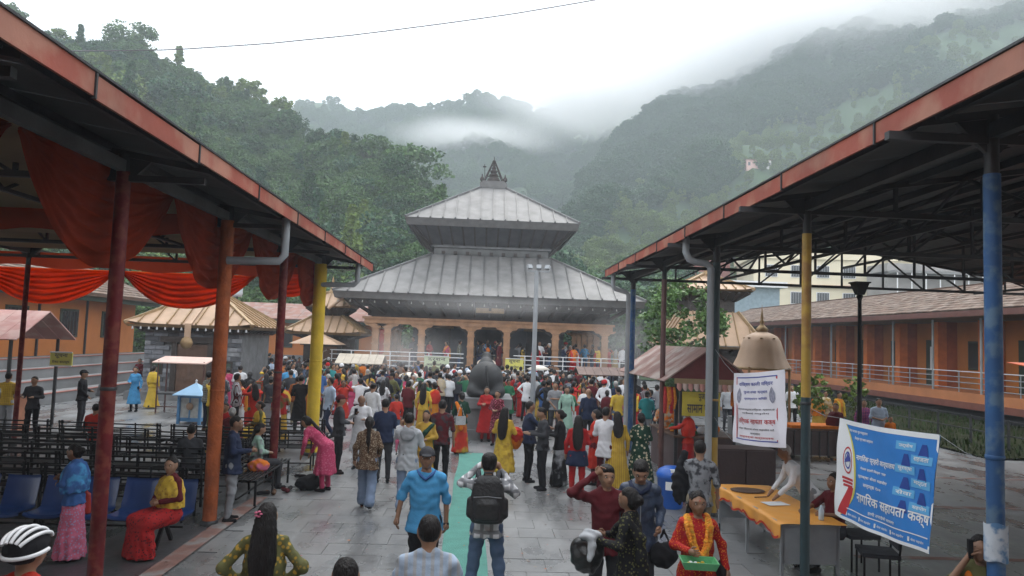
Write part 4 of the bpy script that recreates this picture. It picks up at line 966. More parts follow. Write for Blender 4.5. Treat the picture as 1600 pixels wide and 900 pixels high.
# slope of plants and low fence under the veranda
def blades(name, n, fn, hmin, hmax, m, lab, cat='plants', kind='stuff'):
    V = []; Fq = []
    for i in range(n):
        x, y, z = fn(); h = random.uniform(hmin, hmax); a = random.uniform(0, 6.28); w = h*.16; dx, dy = math.cos(a), math.sin(a); l = random.uniform(-.4, .4)*h
        k = len(V); V += [(x-dx*w, y-dy*w, z), (x+dx*w, y+dy*w, z), (x+dy*l+dx*w*.7, y-dx*l+dy*w*.7, z+h*.6), (x+dy*l*1.6, y-dx*l*1.6, z+h)]; Fq.append((k, k+1, k+2, k+3))
    b = MB(); b.add(V, Fq); return tag(b.build(name, m), lab, cat, kind=kind)
LEAF = [mat('leaf_%s' % n, c, .55, var=.35, vs=1.2, bump=0, spec=.3) for n, c in (('mid', (.06, .13, .03)), ('dark', (.03, .085, .022)), ('yellow', (.115, .18, .03)), ('blue', (.035, .095, .04)))]
UG = mat('undergrowth_leaf', (.035, .06, .02), .8, var=.5, vs=1.5, bump=0, spec=.04)
b = MB(); b.grid(lambda u, v: (14.9+6.9*u, 21+45*v, .02+.22*u**1.3+.04*math.sin(u*9+v*40)), 12, 60); b.build('bank', mat('planted_bank', (.03, .034, .018), .95, spec=.03, var=.3, vs=2, bump=.4), kind='structure')
blades('undergrowth', 9000, lambda: (lambda u: (14.9+6.6*u, random.uniform(21, 60), .0+.22*u**1.3))(random.random()**1.3), .05, .22, UG, 'ragged dark green plants on the bank below the right veranda')
bf = empty('bank_fence', (16.8, 40, 0), label='low dark fence running along the bank below the right veranda', cat='fence')
for k in range(24): b = MB(); b.bar((0, -19+k*1.8, .0), (0, -19+k*1.8, 1.0), .06); b.build('post', M['steel'], bf)
for z in (.5, .95): b = MB(); b.bar((0, -19, z), (0, 23, z), .04); b.build('rail', M['steel'], bf)
# cream apartment block and its neighbours
cb = empty('cream_block', (38, 86, 0), rz=R(-8), label='cream painted concrete apartment block rising behind the right veranda', cat='building')
CB = lambda nm, m, a, b_, r=cb: boxo(r, nm, m, a, b_)
CB('wall', M['cream'], (-5.5, 0, 0), (17, 10, 13.8)); CB('parapet', M['cream'], (-5.8, -.3, 13.802), (17.3, 10.3, 14.6))
for z in (4.2, 7.4, 10.6): CB('floor_band', mat('band_pink', (.55, .36, .28), .8), (-5.7, -.35, z-.15), (17.2, -.002, z+.15))
for z in (5.2, 8.4, 11.6):
    for k in range(7):
        x = -4.2+k*3.0; w = CB('window', M['white'], (x, -.08, z), (x+1.5, -.0, z+1.5)); CB('pane', M['glass'], (x+.08, -.1, z+.08), (x+1.42, -.085, z+1.42), w)
        for q in range(4): CB('bar', M['grey'], (x+.3+q*.3, -.14, z+.02), (x+.33+q*.3, -.11, z+1.48), w)
c2 = empty('balcony_block', (54, 78, 0), label='weathered grey block with long open balconies right of the cream block', cat='building')
for k in range(4): boxo(c2, 'floor_slab', M['conc'], (-9, 0, 2.8+k*3), (14, 6, 3.1+k*3)); 
boxo(c2, 'wall', mat('grey_render', (.30, .29, .28), .85, var=.2, vs=.5), (-9, 1.6, 0), (14, 6, 13))
for k in range(3):
    for q in range(14): boxo(c2, 'baluster', M['white'], (-8.8+q*1.6, .05, 3.102+k*3), (-8.7+q*1.6, .13, 5.798+k*3))
c3 = empty('blue_house', (21.5, 74, 0), label='small pale blue flat roofed house left of the cream block', cat='house')
boxo(c3, 'wall', mat('blue_render', (.25, .33, .38), .8, var=.15), (0, 0, 0), (9, 6, 9.2)); boxo(c3, 'roof', M['white'], (-.6, -.8, 9.202), (9.5, 6.3, 9.8)); boxo(c3, 'window', M['glass'], (1.5, -.05, 6.6), (3, -.002, 8))
c4 = empty('red_house', (21.5, 98, 0), label='dark red walled house just left of the cream block, above the blue house', cat='house')
boxo(c4, 'wall', mat('red_render', (.30, .12, .10), .8, var=.15), (1, 0, 0), (12, 6, 15)); boxo(c4, 'roof', M['sheet'], (.5, -.6, 15.002), (12.5, 6.5, 15.4)); boxo(c4, 'window', M['glass'], (3, -.05, 11.6), (4.6, -.002, 13))
# added unseen hall that blocks light from behind the camera, and the raised landing
gh = empty('added_shade_hall', (0, -6, 0), label='gate hall with orange walls at the near end of the courtyard', cat='building')
boxo(gh, 'wall', M['owall'], (-17, -4, 0), (17, 0, 8.2)); boxo(gh, 'roof', M['tile'], (-17.6, -4.5, 8.202), (17.6, 1.4, 8.6)); boxo(gh, 'landing', M['stone'], (-2.6, .002, 0), (2.6, 7.4, 1.4)); boxo(gh, 'door', M['dwood'], (-1.3, .003, 1.402), (1.3, .08, 4.2))
for k in range(4): boxo(gh, 'step', M['stone'], (-2.6, 7.402+k*.33, 0), (2.6, 7.73+k*.33, 1.4-.28*(k+1)))

# ---------------------------------------------------------------- hills
def noise2(x, y, s):
    return (math.sin(x*s+1.3*math.sin(y*s*.7))+math.sin(y*s*1.31+1.7*math.sin(x*s*.6)+2)+.5*math.sin(x*s*2.3+y*s*1.9)+.4*math.sin(y*s*3.1-x*s*2.7))/2.9
class Hill:
    """a ridge: skyline given as (pixel column, pixel row, distance), sloping down towards the valley floor"""
    def __init__(s, sky, base, shape, amp, drop=0): s.sky, s.base, s.shape, s.amp, s.drop = sky, base, shape, amp, drop
    def pt(s, px, t):
        xs = [q[0] for q in s.sky]; py = np.interp(px, xs, [q[1] for q in s.sky]); D = np.interp(px, xs, [q[2] for q in s.sky])
        B = np.interp(px, [q[0] for q in s.base], [q[1] for q in s.base])
        top = at(px, py, D); z1 = top.z-s.drop; dirx = top.x/D
        if t <= 1: Y = B+(D-B)*t; z = z1*(t**s.shape)
        else: Y = D+(t-1)*D*.5; z = z1*(1-(t-1)*.9)
        k = min(1, t*4)*(1 if t <= 1 else .5); edge = 1-.75*max(0, 1-abs(t-1)*6)
        z += s.amp*k*edge*noise2(dirx*Y, Y, 3.2/s.amp/4)
        return Vector((dirx*Y, Y, max(z, -3)))
    def mesh(s, name, m, nu, nv, x0, x1):
        b = MB(); b.grid(lambda u, v: s.pt(x0+(x1-x0)*u, v*1.35), nu, nv); return b.build(name, m, kind='structure')
LH = Hill([(-700, -160, 95), (-300, -60, 100), (0, 30, 125), (80, 62, 130), (130, 68, 132), (200, 68, 134), (250, 96, 135), (300, 112, 136), (340, 134, 136), (400, 168, 132), (450, 195, 125), (500, 222, 118), (560, 245, 110), (600, 258, 104), (650, 300, 96), (700, 340, 90), (760, 420, 84), (850, 500, 80), (1000, 528, 80)],
          [(-700, 42), (0, 56), (500, 60), (1000, 62)], .95, 3.0, 3)
MH = Hill([(100, 230, 360), (380, 204, 400), (430, 176, 410), (480, 150, 420), (530, 150, 425), (560, 160, 425), (610, 163, 425), (660, 163, 420), (700, 153, 420), (740, 146, 420), (780, 148, 420), (830, 158, 425), (880, 168, 430), (940, 150, 430), (1000, 118, 430), (1100, 60, 430), (1300, 10, 430)],
          [(100, 150), (1300, 150)], 1.25, 7, 5)
RH = Hill([(840, 450, 150), (880, 350, 190), (920, 262, 240), (965, 200, 280), (1000, 175, 290), (1060, 138, 300), (1110, 128, 300), (1160, 98, 310), (1220, 50, 320), (1300, 0, 330), (1400, -60, 340), (1600, -130, 340), (2300, -260, 330)],
          [(840, 92), (1200, 105), (2300, 90)], 1.15, 8, 6)
BH = Hill([(840, 190, 520), (900, 150, 520), (980, 110, 520), (1060, 62, 520), (1100, 50, 520), (1150, 40, 520), (1200, 20, 520), (1300, -40, 520), (1500, -120, 520)],
          [(840, 330), (1500, 330)], 1.1, 8, 5)
FLOORG = mat('forest_floor', (.05, .09, .035), .95, var=.35, vs=.05, bump=.6, bs=.6)
MEADOW = mat('hill_scrub', (.045, .085, .035), .95, var=.3, vs=.03, bump=.8, bs=.35, col2=(.055, .10, .04), kind='blotch', ps=.035)
LH.mesh('left_hill', FLOORG, 120, 50, -700, 1000); MH.mesh('middle_hill', MEADOW, 120, 50, 100, 1300); RH.mesh('right_hill', MEADOW, 130, 60, 840, 2300); BH.mesh('back_hill', MEADOW, 60, 30, 840, 1500)
def crown_mesh(name, seed, rx, rz, nclump, nleaf, ls, m, kind='round', zc=None):
    """leaf-sized faces in clumps spread through a crown"""
    g = np.random.default_rng(seed); zc = rz*1.25 if zc is None else zc
    P = []; 
    for c in range(nclump):
        d = g.normal(size=3); d /= np.linalg.norm(d); r = g.uniform(.45, 1)**.6
        q = d*r*np.array([rx, rx, rz]); 
        if kind == 'cone': q[2] = g.uniform(-1, 1)*rz; w = rx*(1-(q[2]/rz+1)/2)*.95+.1; a = g.uniform(0, 6.28); q[:2] = np.array([math.cos(a), math.sin(a)])*w*g.uniform(.4, 1)
        cr = g.uniform(.16, .30)*rx; k = nleaf
        n = g.normal(size=(k, 3)); n /= np.linalg.norm(n, axis=1)[:, None]; rr = g.uniform(.5, 1, (k, 1))
        P.append(q+n*rr*cr*np.array([1.25, 1.25, .75]))
    P = np.concatenate(P); P[:, 2] += zc; k = len(P)
    a = g.normal(size=(k, 3)); a[:, 2] *= .6; a /= np.linalg.norm(a, axis=1)[:, None]; b_ = np.cross(a, g.normal(size=(k, 3))); b_ /= np.linalg.norm(b_, axis=1)[:, None]
    s = g.uniform(.6, 1.25, (k, 1))*ls
    V = np.stack([P-a*s, P-b_*s*.6, P+a*s, P+b_*s*.6], 1).reshape(-1, 3); Fq = np.arange(4*k).reshape(-1, 4)
    return np_mesh(name, V, Fq, [m], smooth=False)
def trunk_mesh(seed, h, r, spread, nl=6, m=None):
    g = random.Random(seed); b = MB(); top = Vector((g.uniform(-.3, .3), g.uniform(-.3, .3), h)); b.tube([(0, 0, -1.2), (0, 0, 0), (top.x*.3, top.y*.3, h*.5), top], [r*1.3, r, r*.75, r*.3], 7)
    for i in range(nl):
        a = g.uniform(0, 6.28); z = h*g.uniform(.35, .85); l = spread*g.uniform(.5, 1); s0 = Vector((top.x*.3, top.y*.3, z))
        b.tube([s0, s0+Vector((math.cos(a)*l*.5, math.sin(a)*l*.5, l*.25)), s0+Vector((math.cos(a)*l, math.sin(a)*l, l*.6))], [r*.4, r*.26, r*.1], 5)
    return b.mesh('trunk', m or M['bark'])
TV = []
for i in range(8):
    kind = 'cone' if i in (3, 7) else 'round'; rx, rz = ((3.1, 3.4), (3.6, 2.9), (2.7, 3.6), (2.2, 5.0), (4.2, 3.0), (3.2, 2.6), (2.6, 3.0), (1.9, 4.2))[i]
    TV.append((crown_mesh('crown', 40+i, rx, rz, 60, 58, .27, LEAF[i % 4], kind, zc=rz+1.2), trunk_mesh(60+i, rz*1.5, .2, rx*.8), rx, rz))
tn = 0
LEAFM = [LEAF[0], LEAF[1], LEAF[2], LEAF[3]]
def tree(p, v, s, lab, group, mi=None, name='forest_tree', rz=None):
    cm, tm_, rx, rz_ = TV[v]; e = empty(name, p, random.uniform(0, 6.28) if rz is None else rz, label=lab, cat='tree', group=group); e.scale = (s, s, s*random.uniform(.85, 1.2))
    mobj('crown', cm, e, mats=[LEAFM[v % 4 if mi is None else mi]]); mobj('trunk', tm_, e); return e
g = random.Random(5); pts = []
sky_trees = [(20, 5.5, 0), (60, 4, 1), (95, 6, 2), (130, 5, 0), (205, 6.5, 4), (215, 5, 2), (262, 4, 0), (300, 3.6, 1), (390, 7.0, 6), (440, 6.5, 2), (455, 5, 1), (520, 5, 4), (585, 8, 0), (635, 8, 4), (680, 6, 0), (560, 5, 5), (350, 4.5, 0)]
def free(x, y, r): return all((x-a)**2+(y-b)**2 > ((r+c)*.5)**2 for a, b, c in pts)
lab_s = {0: 'round mid green tree', 1: 'broad dark green tree', 2: 'tall yellowish tree', 3: 'narrow conical tree', 4: 'wide spreading tree', 5: 'low bushy tree', 6: 'slim dark tree', 7: 'slender pointed tree'}
for px, hgt, v in sky_trees:
    p = LH.pt(px, .985); s = hgt/(TV[v][3]*2+1.2); e = tree((p.x, p.y, p.z-.3), v, s*1.1, '%s standing out on the skyline of the left hill' % lab_s[v], 'trees on the left hill skyline'); pts.append((p.x, p.y, 2.5))
tries = 0
while tn < 275 and tries < 30000:
    tries += 1; px = g.uniform(-40, 800); t = g.uniform(.04, .99)
    if px > 560 and t > .9: continue
    p = LH.pt(px, t); sc = g.uniform(.42, .85)
    if 585 < px < 660 and .0 < t < .14 and g.random() < .8: continue           # the bare red bank
    if not free(p.x, p.y, 2.6*sc+.9*p.y/100): continue
    qx, qy = proj(p); 
    if qx < 560 and qy > 60+.7*qx+130 and g.random() < .75: continue               # hidden behind the pavilion roof
    v = g.choice((0, 0, 1, 2, 3, 4, 4, 5, 6, 7)); tree((p.x, p.y, p.z-.4), v, sc, '%s %s' % (lab_s[v], ('high up' if t > .66 else 'half way up' if t > .33 else 'low down')+(' above the left pavilion roof' if px < 330 else ' beyond the pavilion roof end' if px < 560 else ' left of the temple')), 'trees on the left hill', mi=g.choice((0, 1, 1, 3, 2, 3))); pts.append((p.x, p.y, 3.0*sc)); tn += 1
def distinct(group_names):
    """alike labels told apart by their order from left to right in the view"""
    by = {}
    for o in COL.objects:
        if o.parent is None and o.get('group') in group_names: by.setdefault(o['label'], []).append(o)
    W1 = ['leftmost', 'second from left', 'third from left', 'fourth from left', 'fifth from left', 'sixth from left', 'seventh from left', 'eighth from left', 'ninth from left', 'tenth from left', 'eleventh from left', 'twelfth from left', 'thirteenth from left', 'fourteenth from left', 'fifteenth from left']
    for lab, os_ in by.items():
        if len(os_) > 1:
            os_.sort(key=lambda o: proj(o.location)[0])
            for i, o in enumerate(os_): o['label'] = lab+', '+(W1[i] if i < len(W1) else 'rightmost' if i == len(os_)-1 else '%d from left' % (i+1))
# far woods: points on the hills, each carrying a crown (one object of kind stuff per wood)
def wood(name, hill, n, x0, x1, t0, t1, smin, smax, src, lab, seed, keep=None):
    g = random.Random(seed); V = []; c = 0; k = 0
    while c < n and k < n*6:
        k += 1; px = g.uniform(x0, x1); t = g.uniform(t0, t1); p = hill.pt(px, t)
        if keep and not keep(px, t, p, g): continue
        V.append((p.x, p.y, p.z-.5)); c += 1
    me = bpy.data.meshes.new(name); me.from_pydata(V, [], []); a = me.attributes.new('sz', 'FLOAT', 'POINT'); a.data.foreach_set('value', [g.uniform(smin, smax) for _ in V])
    r_ = me.attributes.new('rt', 'FLOAT_VECTOR', 'POINT'); r_.data.foreach_set('vector', [q for _ in V for q in (g.uniform(-.1, .1), g.uniform(-.1, .1), g.uniform(0, 6.28))])
    o = mobj(name, me, label=lab, cat='wood', kind='stuff'); md = o.modifiers.new('scatter', 'NODES'); ng = bpy.data.node_groups.new('scatter', 'GeometryNodeTree'); md.node_group = ng
    ng.interface.new_socket('Geometry', in_out='INPUT', socket_type='NodeSocketGeometry'); ng.interface.new_socket('Geometry', in_out='OUTPUT', socket_type='NodeSocketGeometry')
    N = ng.nodes; L = ng.links; gi = N.new('NodeGroupInput'); go = N.new('NodeGroupOutput'); ip = N.new('GeometryNodeInstanceOnPoints'); oi = N.new('GeometryNodeObjectInfo'); oi.inputs[0].default_value = src; oi.inputs['As Instance'].default_value = True
    s_ = N.new('GeometryNodeInputNamedAttribute'); s_.data_type = 'FLOAT'; s_.inputs[0].default_value = 'sz'; q = N.new('GeometryNodeInputNamedAttribute'); q.data_type = 'FLOAT_VECTOR'; q.inputs[0].default_value = 'rt'
    L.new(gi.outputs[0], ip.inputs['Points']); L.new(oi.outputs['Geometry'], ip.inputs['Instance']); L.new(q.outputs[0], ip.inputs['Rotation']); L.new(s_.outputs[0], ip.inputs['Scale']); L.new(ip.outputs[0], go.inputs[0]); return o
crowns = {}
for o in COL.objects:
    if o.name.startswith('crown') and o.data.name not in crowns: crowns[o.data.name] = o
cs = list(crowns.values())
def nz(p): return noise2(p.x, p.y, .028)
wood('middle_wood', MH, 4200, 380, 960, .05, 1.0, .35, .85, cs[0], 'misty woods covering the middle hill behind the temple', 1, lambda px, t, p, g: nz(p) > -.25 or g.random() < .25)
wood('right_wood', RH, 5200, 870, 1650, .42, 1.0, .4, .9, cs[1], 'dark misty woods high on the right hill', 2, lambda px, t, p, g: t > .6 or nz(p) > .05)
wood('right_scrub', RH, 2600, 860, 1700, .05, .62, .22, .6, cs[2 % len(cs)], 'scattered scrub and small trees on the lower slope of the right hill', 3, lambda px, t, p, g: nz(p) > -.1 or g.random() < .35)
wood('back_wood', BH, 500, 850, 1300, .3, 1.0, 1.0, 1.8, cs[3 % len(cs)], 'cloud covered woods on the back ridge at upper right', 4)
wood('left_understory', LH, 5200, -60, 850, .02, .99, .26, .62, cs[0], 'dense undergrowth between the trees of the left hill', 6, lambda px, t, p, g: not (585 < px < 660 and t < .12))
for i, px in enumerate((735, 746, 757, 770, 790, 700, 640, 628, 655, 843, 560, 590)):
    p = MH.pt(px, .99); tree((p.x, p.y, p.z-.5), (6, 0, 6, 5, 1, 0, 5, 0, 2, 5, 1, 6)[i], (.95 if i < 3 else .6), 'small tree silhouetted on the misty middle ridge', 'trees on the middle ridge')
for i in range(60):        # the nearer wood right of the temple
    px = g.uniform(860, 1090); Y = g.uniform(66, 100); b0 = at(px, 500, Y); v = g.choice((0, 1, 2, 4, 6)); gz = max(0, (Y-62)*.16)
    tree((b0.x, b0.y, gz), v, g.uniform(.7, 1.05), '%s in the wood just right of the temple' % lab_s[v], 'trees right of the temple', mi=g.choice((0, 1, 3, 3)))
b = MB(); b.grid(lambda u, v: (-3+60*u, 60+50*v, .1+8*v*v*(1 if u > .1 else u*10)), 30, 12); b.build('rising_ground', FLOORG, kind='structure')
# the bare bank of red earth left of the temple
b = MB(); b.grid(lambda u, v: Vector((LH.pt(580+90*u, .01+.17*v).x, LH.pt(580+90*u, .01+.17*v).y-1.2, LH.pt(580+90*u, .01+.17*v).z+.5+.5*math.sin(u*14+v*9))), 16, 10); b.build('earth_bank', M['earth'], kind='structure')
# far houses on the right hill
for px, py, w, c in ((1179, 260, 3.6, 'pink'), (1200, 259, 2.4, 'white')):
    for tt in [i/200 for i in range(200)]:
        p = RH.pt(px, tt)
        if proj(p)[1] < py+5: break
    e = empty('hill_house', p, label='tiny %s house on the lower slope of the right hill' % ('pale pink' if c == 'pink' else 'white gabled'), cat='house')
    boxo(e, 'wall', mat('hill_house_'+c, (.62, .40, .36) if c == 'pink' else (.7, .68, .65), .8), (-w/2, 0, -1), (w/2, 3, 2.2)); b = MB(); b.slab([(-w/2-.3, -.3, 2.2), (w/2+.3, -.3, 2.2), (w/2+.3, 3.3, 3.0), (-w/2-.3, 3.3, 3.0)], .12); b.build('roof', M['rust'], e)
    for q in (-.3, .3): boxo(e, 'window', M['glass'], (w*q-.3, -.06, .6), (w*q+.3, -.002, 1.5))
distinct(('trees on the left hill', 'trees on the left hill skyline', 'trees on the middle ridge', 'trees right of the temple'))
# the leafy tree behind the right pavilion's far posts
tr = empty('leafy_tree', (7.6, 27.5, 0), label='bright leafy tree beside the far blue post of the right pavilion', cat='tree')
mobj('crown', crown_mesh('leafy_crown', 3, 1.45, 1.9, 70, 60, .10, mat('fresh_leaf', (.085, .17, .04), .5, var=.35, vs=2, bump=0), zc=3.7), tr); mobj('trunk', trunk_mesh(4, 3.6, .12, 1.3, 9), tr)
mobj('crown', crown_mesh('leafy_crown_low', 5, 1.1, 1.0, 30, 50, .10, mat('fresh_leaf_dark', (.05, .11, .035), .5, var=.35, vs=2, bump=0), zc=2.0), tr)
# overhead wire
a, c = at(-300, 62, 30), at(1400, -90, 30); w_ = MB(); m1 = at(270, 78, 30); pts_w = []
for i in range(41):
    px = -300+1700*i/40; py = np.interp(px, [-300, 100, 270, 420, 560, 700, 800, 925, 1400], [60, 80, 78, 68, 54, 36, 22, 1, -95]); pts_w.append(at(px, py, 30))
w_.tube(pts_w, .024, 5); tag(w_.build('overhead_wire', mat('wire_grey', (.12, .12, .13), .6)), 'thin overhead wire crossing the white sky above the courtyard', 'wire')
# ---------------------------------------------------------------- cloud and haze
def cloud(name, c, r, dens, sc, thr, lab, seed):
    b = MB(); n = 20; vs = [(math.sin(math.pi*i/10)*math.cos(2*math.pi*k/n), math.sin(math.pi*i/10)*math.sin(2*math.pi*k/n), math.cos(math.pi*i/10)) for i in range(11) for k in range(n)]
    b.add(vs, [(i*n+k, (i+1)*n+k, (i+1)*n+(k+1) % n, i*n+(k+1) % n) for i in range(10) for k in range(n)])
    m = bpy.data.materials.new('cloud'); m.use_nodes = True; N = m.node_tree.nodes; L = m.node_tree.links; N.clear(); out = N.new('ShaderNodeOutputMaterial'); v = N.new('ShaderNodeVolumePrincipled'); v.inputs['Color'].default_value = (.997, .998, 1, 1); v.inputs['Anisotropy'].default_value = .2
    tc = N.new('ShaderNodeTexCoord'); ln = N.new('ShaderNodeVectorMath'); ln.operation = 'LENGTH'; L.new(tc.outputs['Object'], ln.inputs[0])
    fo = N.new('ShaderNodeMapRange'); L.new(ln.outputs['Value'], fo.inputs[0]); fo.inputs[1].default_value = 1; fo.inputs[2].default_value = .15; fo.inputs[3].default_value = 0; fo.inputs[4].default_value = 1
    geo = N.new('ShaderNodeNewGeometry'); no = N.new('ShaderNodeTexNoise'); no.inputs['Scale'].default_value = sc; no.inputs['Detail'].default_value = 4; no.inputs['Roughness'].default_value = .6
    ad = N.new('ShaderNodeVectorMath'); ad.operation = 'ADD'; ad.inputs[1].default_value = (seed*31, seed*17, 0); L.new(geo.outputs['Position'], ad.inputs[0]); L.new(ad.outputs[0], no.inputs['Vector'])
    sb = N.new('ShaderNodeMath'); sb.operation = 'ADD'; L.new(no.outputs[0], sb.inputs[0]); L.new(fo.outputs[0], sb.inputs[1])
    mr = N.new('ShaderNodeMapRange'); L.new(sb.outputs[0], mr.inputs[0]); mr.inputs[1].default_value = thr; mr.inputs[2].default_value = thr+.75; mr.inputs[3].default_value = 0; mr.inputs[4].default_value = dens
    mu = N.new('ShaderNodeMath'); mu.operation = 'MULTIPLY'; L.new(mr.outputs[0], mu.inputs[0]); L.new(fo.outputs[0], mu.inputs[1])
    L.new(mu.outputs[0], v.inputs['Density']); L.new(v.outputs[0], out.inputs['Volume'])
    o = b.build(name, m, label=lab, cat='cloud', kind='stuff'); o.location = c; o.scale = r; return o
cl = at(745, 212, 330); cloud('mist', (cl.x, 330, cl.z), (60, 36, 11), .10, .03, .80, 'band of white mist drifting across the middle hill', 1)
cl = at(955, 128, 300); cloud('cloud', (cl.x, 320, cl.z), (66, 45, 20), .14, .022, .60, 'white cloud pouring between the middle and right hills', 2)
cl = at(1200, 22, 270); c_ = cloud('cloud', (cl.x, 300, cl.z), (95, 40, 30), .16, .018, .60, 'white cloud hanging on the crest of the right hill', 3); c_.rotation_euler.y = R(-24)
cl = at(1440, -30, 240); cloud('cloud', (cl.x, 260, cl.z), (80, 40, 26), .05, .02, .62, 'grey cloud at the upper right over the right hill', 4)
def haze_box(nm, a, b_, dens, col, lab):
    m = bpy.data.materials.new(nm); m.use_nodes = True; N = m.node_tree.nodes; N.clear(); out = N.new('ShaderNodeOutputMaterial'); v = N.new('ShaderNodeVolumePrincipled')
    v.inputs['Color'].default_value = (*col, 1); v.inputs['Density'].default_value = dens; m.node_tree.links.new(v.outputs[0], out.inputs['Volume']); b = MB(); b.box(a, b_); return b.build(nm, m, label=lab, kind='stuff')
haze_box('haze', (-420, -25, -5.5), (680, 800, 262), HAZE, (.84, .92, 1.0), 'thin blue valley haze')

# ---------------------------------------------------------------- benches and seats in the left pavilion
def make_bench(L=2.3, ns=4):
    e = empty('metal_bench', (0, 0, 0), label='x', cat='bench', group='black metal benches in the left pavilion')
    for x in (-L/2+.08, 0, L/2-.08):
        b = MB(); b.bar((x, -.22, 0), (x, -.22, .44), .035); b.bar((x, .20, 0), (x, .27, .86), .035); b.bar((x, -.22, .43), (x, .22, .43), .035); b.build('leg', M['bench'], e)
    for k in range(6): b = MB(); b.box((-L/2, -.24+k*.075, .445), (L/2, -.24+k*.075+.032, .465)); b.build('seat_slat', M['bench'], e)
    for k in range(4): b = MB(); z = .53+k*.09; y = .235+.05*(z-.45)/.4; b.box((-L/2, y-.02, z), (L/2, y+.0, z+.028)); b.build('back_slat', M['bench'], e)
    for x in (-L/4, L/4, -L/2+.02, L/2-.02): b = MB(); b.bar((x, .225, .46), (x, .275, .85), .025); b.build('back_strut', M['bench'], e)
    b = MB(); b.bar((-L/2+.08, .1, .12), (L/2-.08, .1, .12), .025); b.build('stretcher', M['bench'], e)
    return e
bench0 = make_bench(); first = [True]
def bench(x, y, rz, lab):
    o = bench0 if first[0] else copies(bench0); first[0] = False; o.location = (x, y, .006); o.rotation_euler.z = rz; o['label'] = lab
ordn = ['nearest', 'second', 'third', 'fourth', 'fifth', 'sixth', 'seventh']
for r_ in range(6):
    for c in range(3):
        y = 12.0+r_*1.02+.08*((c*7+r_*3) % 3); x = -5.55-c*2.5-.12*(r_ % 2)
        bench(x, y, R(180+((r_*37+c*53) % 7-3)), 'black metal bench, %s row behind the blue seats, %s' % (ordn[r_], ('by the painted posts', 'middle of the row', 'outer left end')[c]))
bench(-3.95, 13.95, R(90), 'black metal bench end-on by the dark red post, with bags and shoes at its foot')
bench(-4.7, 16.6, R(185), 'black metal bench just behind the woman in pink who bends down')
bench(-4.9, 19.0, R(176), 'black metal bench nearest the yellow wrapped post')
# blue seats
bs = empty('seat_row', (-3.9, 10.5, 0), label='row of blue moulded plastic seats on a black beam along the left edge', cat='seats')
def seat_mesh():
    b = MB(); pr = [(-.24, .40), (-.22, .435), (-.10, .425), (.08, .42), (.17, .45), (.22, .55), (.27, .72), (.30, .84), (.29, .86)]
    def fn(u, v):
        i = v*(len(pr)-1); k = min(int(i), len(pr)-2); f = i-k; y = pr[k][0]*(1-f)+pr[k+1][0]*f; z = pr[k][1]*(1-f)+pr[k+1][1]*f; s = 2*u-1
        return (.245*s*(1-.10*v), y-.03*abs(s)**3*(1 if v > .5 else 0), z+.035*abs(s)**3*(1-v*.5)+.0)
    b.grid(fn, 10, 18); n = len(b.v); b.add([(x, y+.012, z-.012) for x, y, z in b.v[:n]], [f[::-1] for f in b.f], 0, True); return b.mesh('seat', M['seatb'])
sm_ = seat_mesh()
for k in range(13): o = mobj('seat', sm_, bs, (-.25-k*.545, 0, 0)); o.rotation_euler.z = 0
bs.rotation_euler.z = 0
b = MB(); b.bar((-7.4, 0, .36), (-.2, 0, .36), .06); b.build('beam', M['bench'], bs)
for k in range(5):
    x = -.35-k*1.7; b = MB(); b.bar((x, 0, .36), (x, -.26, .03), .045); b.bar((x, 0, .36), (x, .26, .03), .045); b.build('leg', M['bench'], bs)
b = MB(); b.bar((-7.4, .26, .2), (-.2, .26, .2), .025); b.build('stretcher', M['bench'], bs)
# donation lantern box
def at0(px, py): return lev(px, py, 0)
p = at0(293, 664); dl = empty('offering_box', (p.x, p.y+.5, 0), R(-6), label='pale blue glazed offering cabinet with a pyramid roof on short legs', cat='cabinet'); dl.scale = (.78, .78, .82)
for sx in (-1, 1):
    for sy in (-1, 1): b = MB(); b.box((sx*.44-.05, sy*.44-.05, 0), (sx*.44+.05, sy*.44+.05, 1.12)); b.build('corner_post', M['lblue'], dl)
boxo(dl, 'base', M['lblue'], (-.43, -.43, .1), (.43, .43, .24)); boxo(dl, 'top_frame', M['lblue'], (-.43, -.43, 1.0), (.43, .43, 1.10)); boxo(dl, 'case', M['glow'], (-.41, -.41, .242), (.41, .41, .998))
for a in range(4):
    b = MB(); b.box((-.02, -.445, .24), (.02, -.415, 1.0)); me = b.mesh('glazing_bar', M['lblue']); me.transform(Matrix.Rotation(a*math.pi/2, 4, 'Z')); mobj('glazing_bar', me, dl)
b = MB(); b.lathe([(0, -.012), (.14, -.01), (.15, 0), (.14, .012), (0, .015)], n=10); me = b.mesh('emblem', M['gold']); me.transform(Matrix.Translation((0, -.44, .68)) @ Matrix.Rotation(R(90), 4, 'X')); mobj('emblem', me, dl)
b = MB(); b.add([(-.64, -.64, 1.12), (.64, -.64, 1.12), (.64, .64, 1.12), (-.64, .64, 1.12), (0, 0, 1.56), (-.64, -.64, 1.08), (.64, -.64, 1.08), (.64, .64, 1.08), (-.64, .64, 1.08)], [(0, 1, 4), (1, 2, 4), (2, 3, 4), (3, 0, 4), (8, 7, 6, 5), (0, 5, 6, 1), (1, 6, 7, 2), (2, 7, 8, 3), (3, 8, 5, 0)]); b.build('roof', mat('pale_blue_roof', (.26, .46, .66), .5, var=.06), dl)
b = MB(); b.lathe([(.05, 0), (.03, .06), (.05, .1), (0, .16)], (0, 0, 1.54), 8); b.build('finial', M['white'], dl)
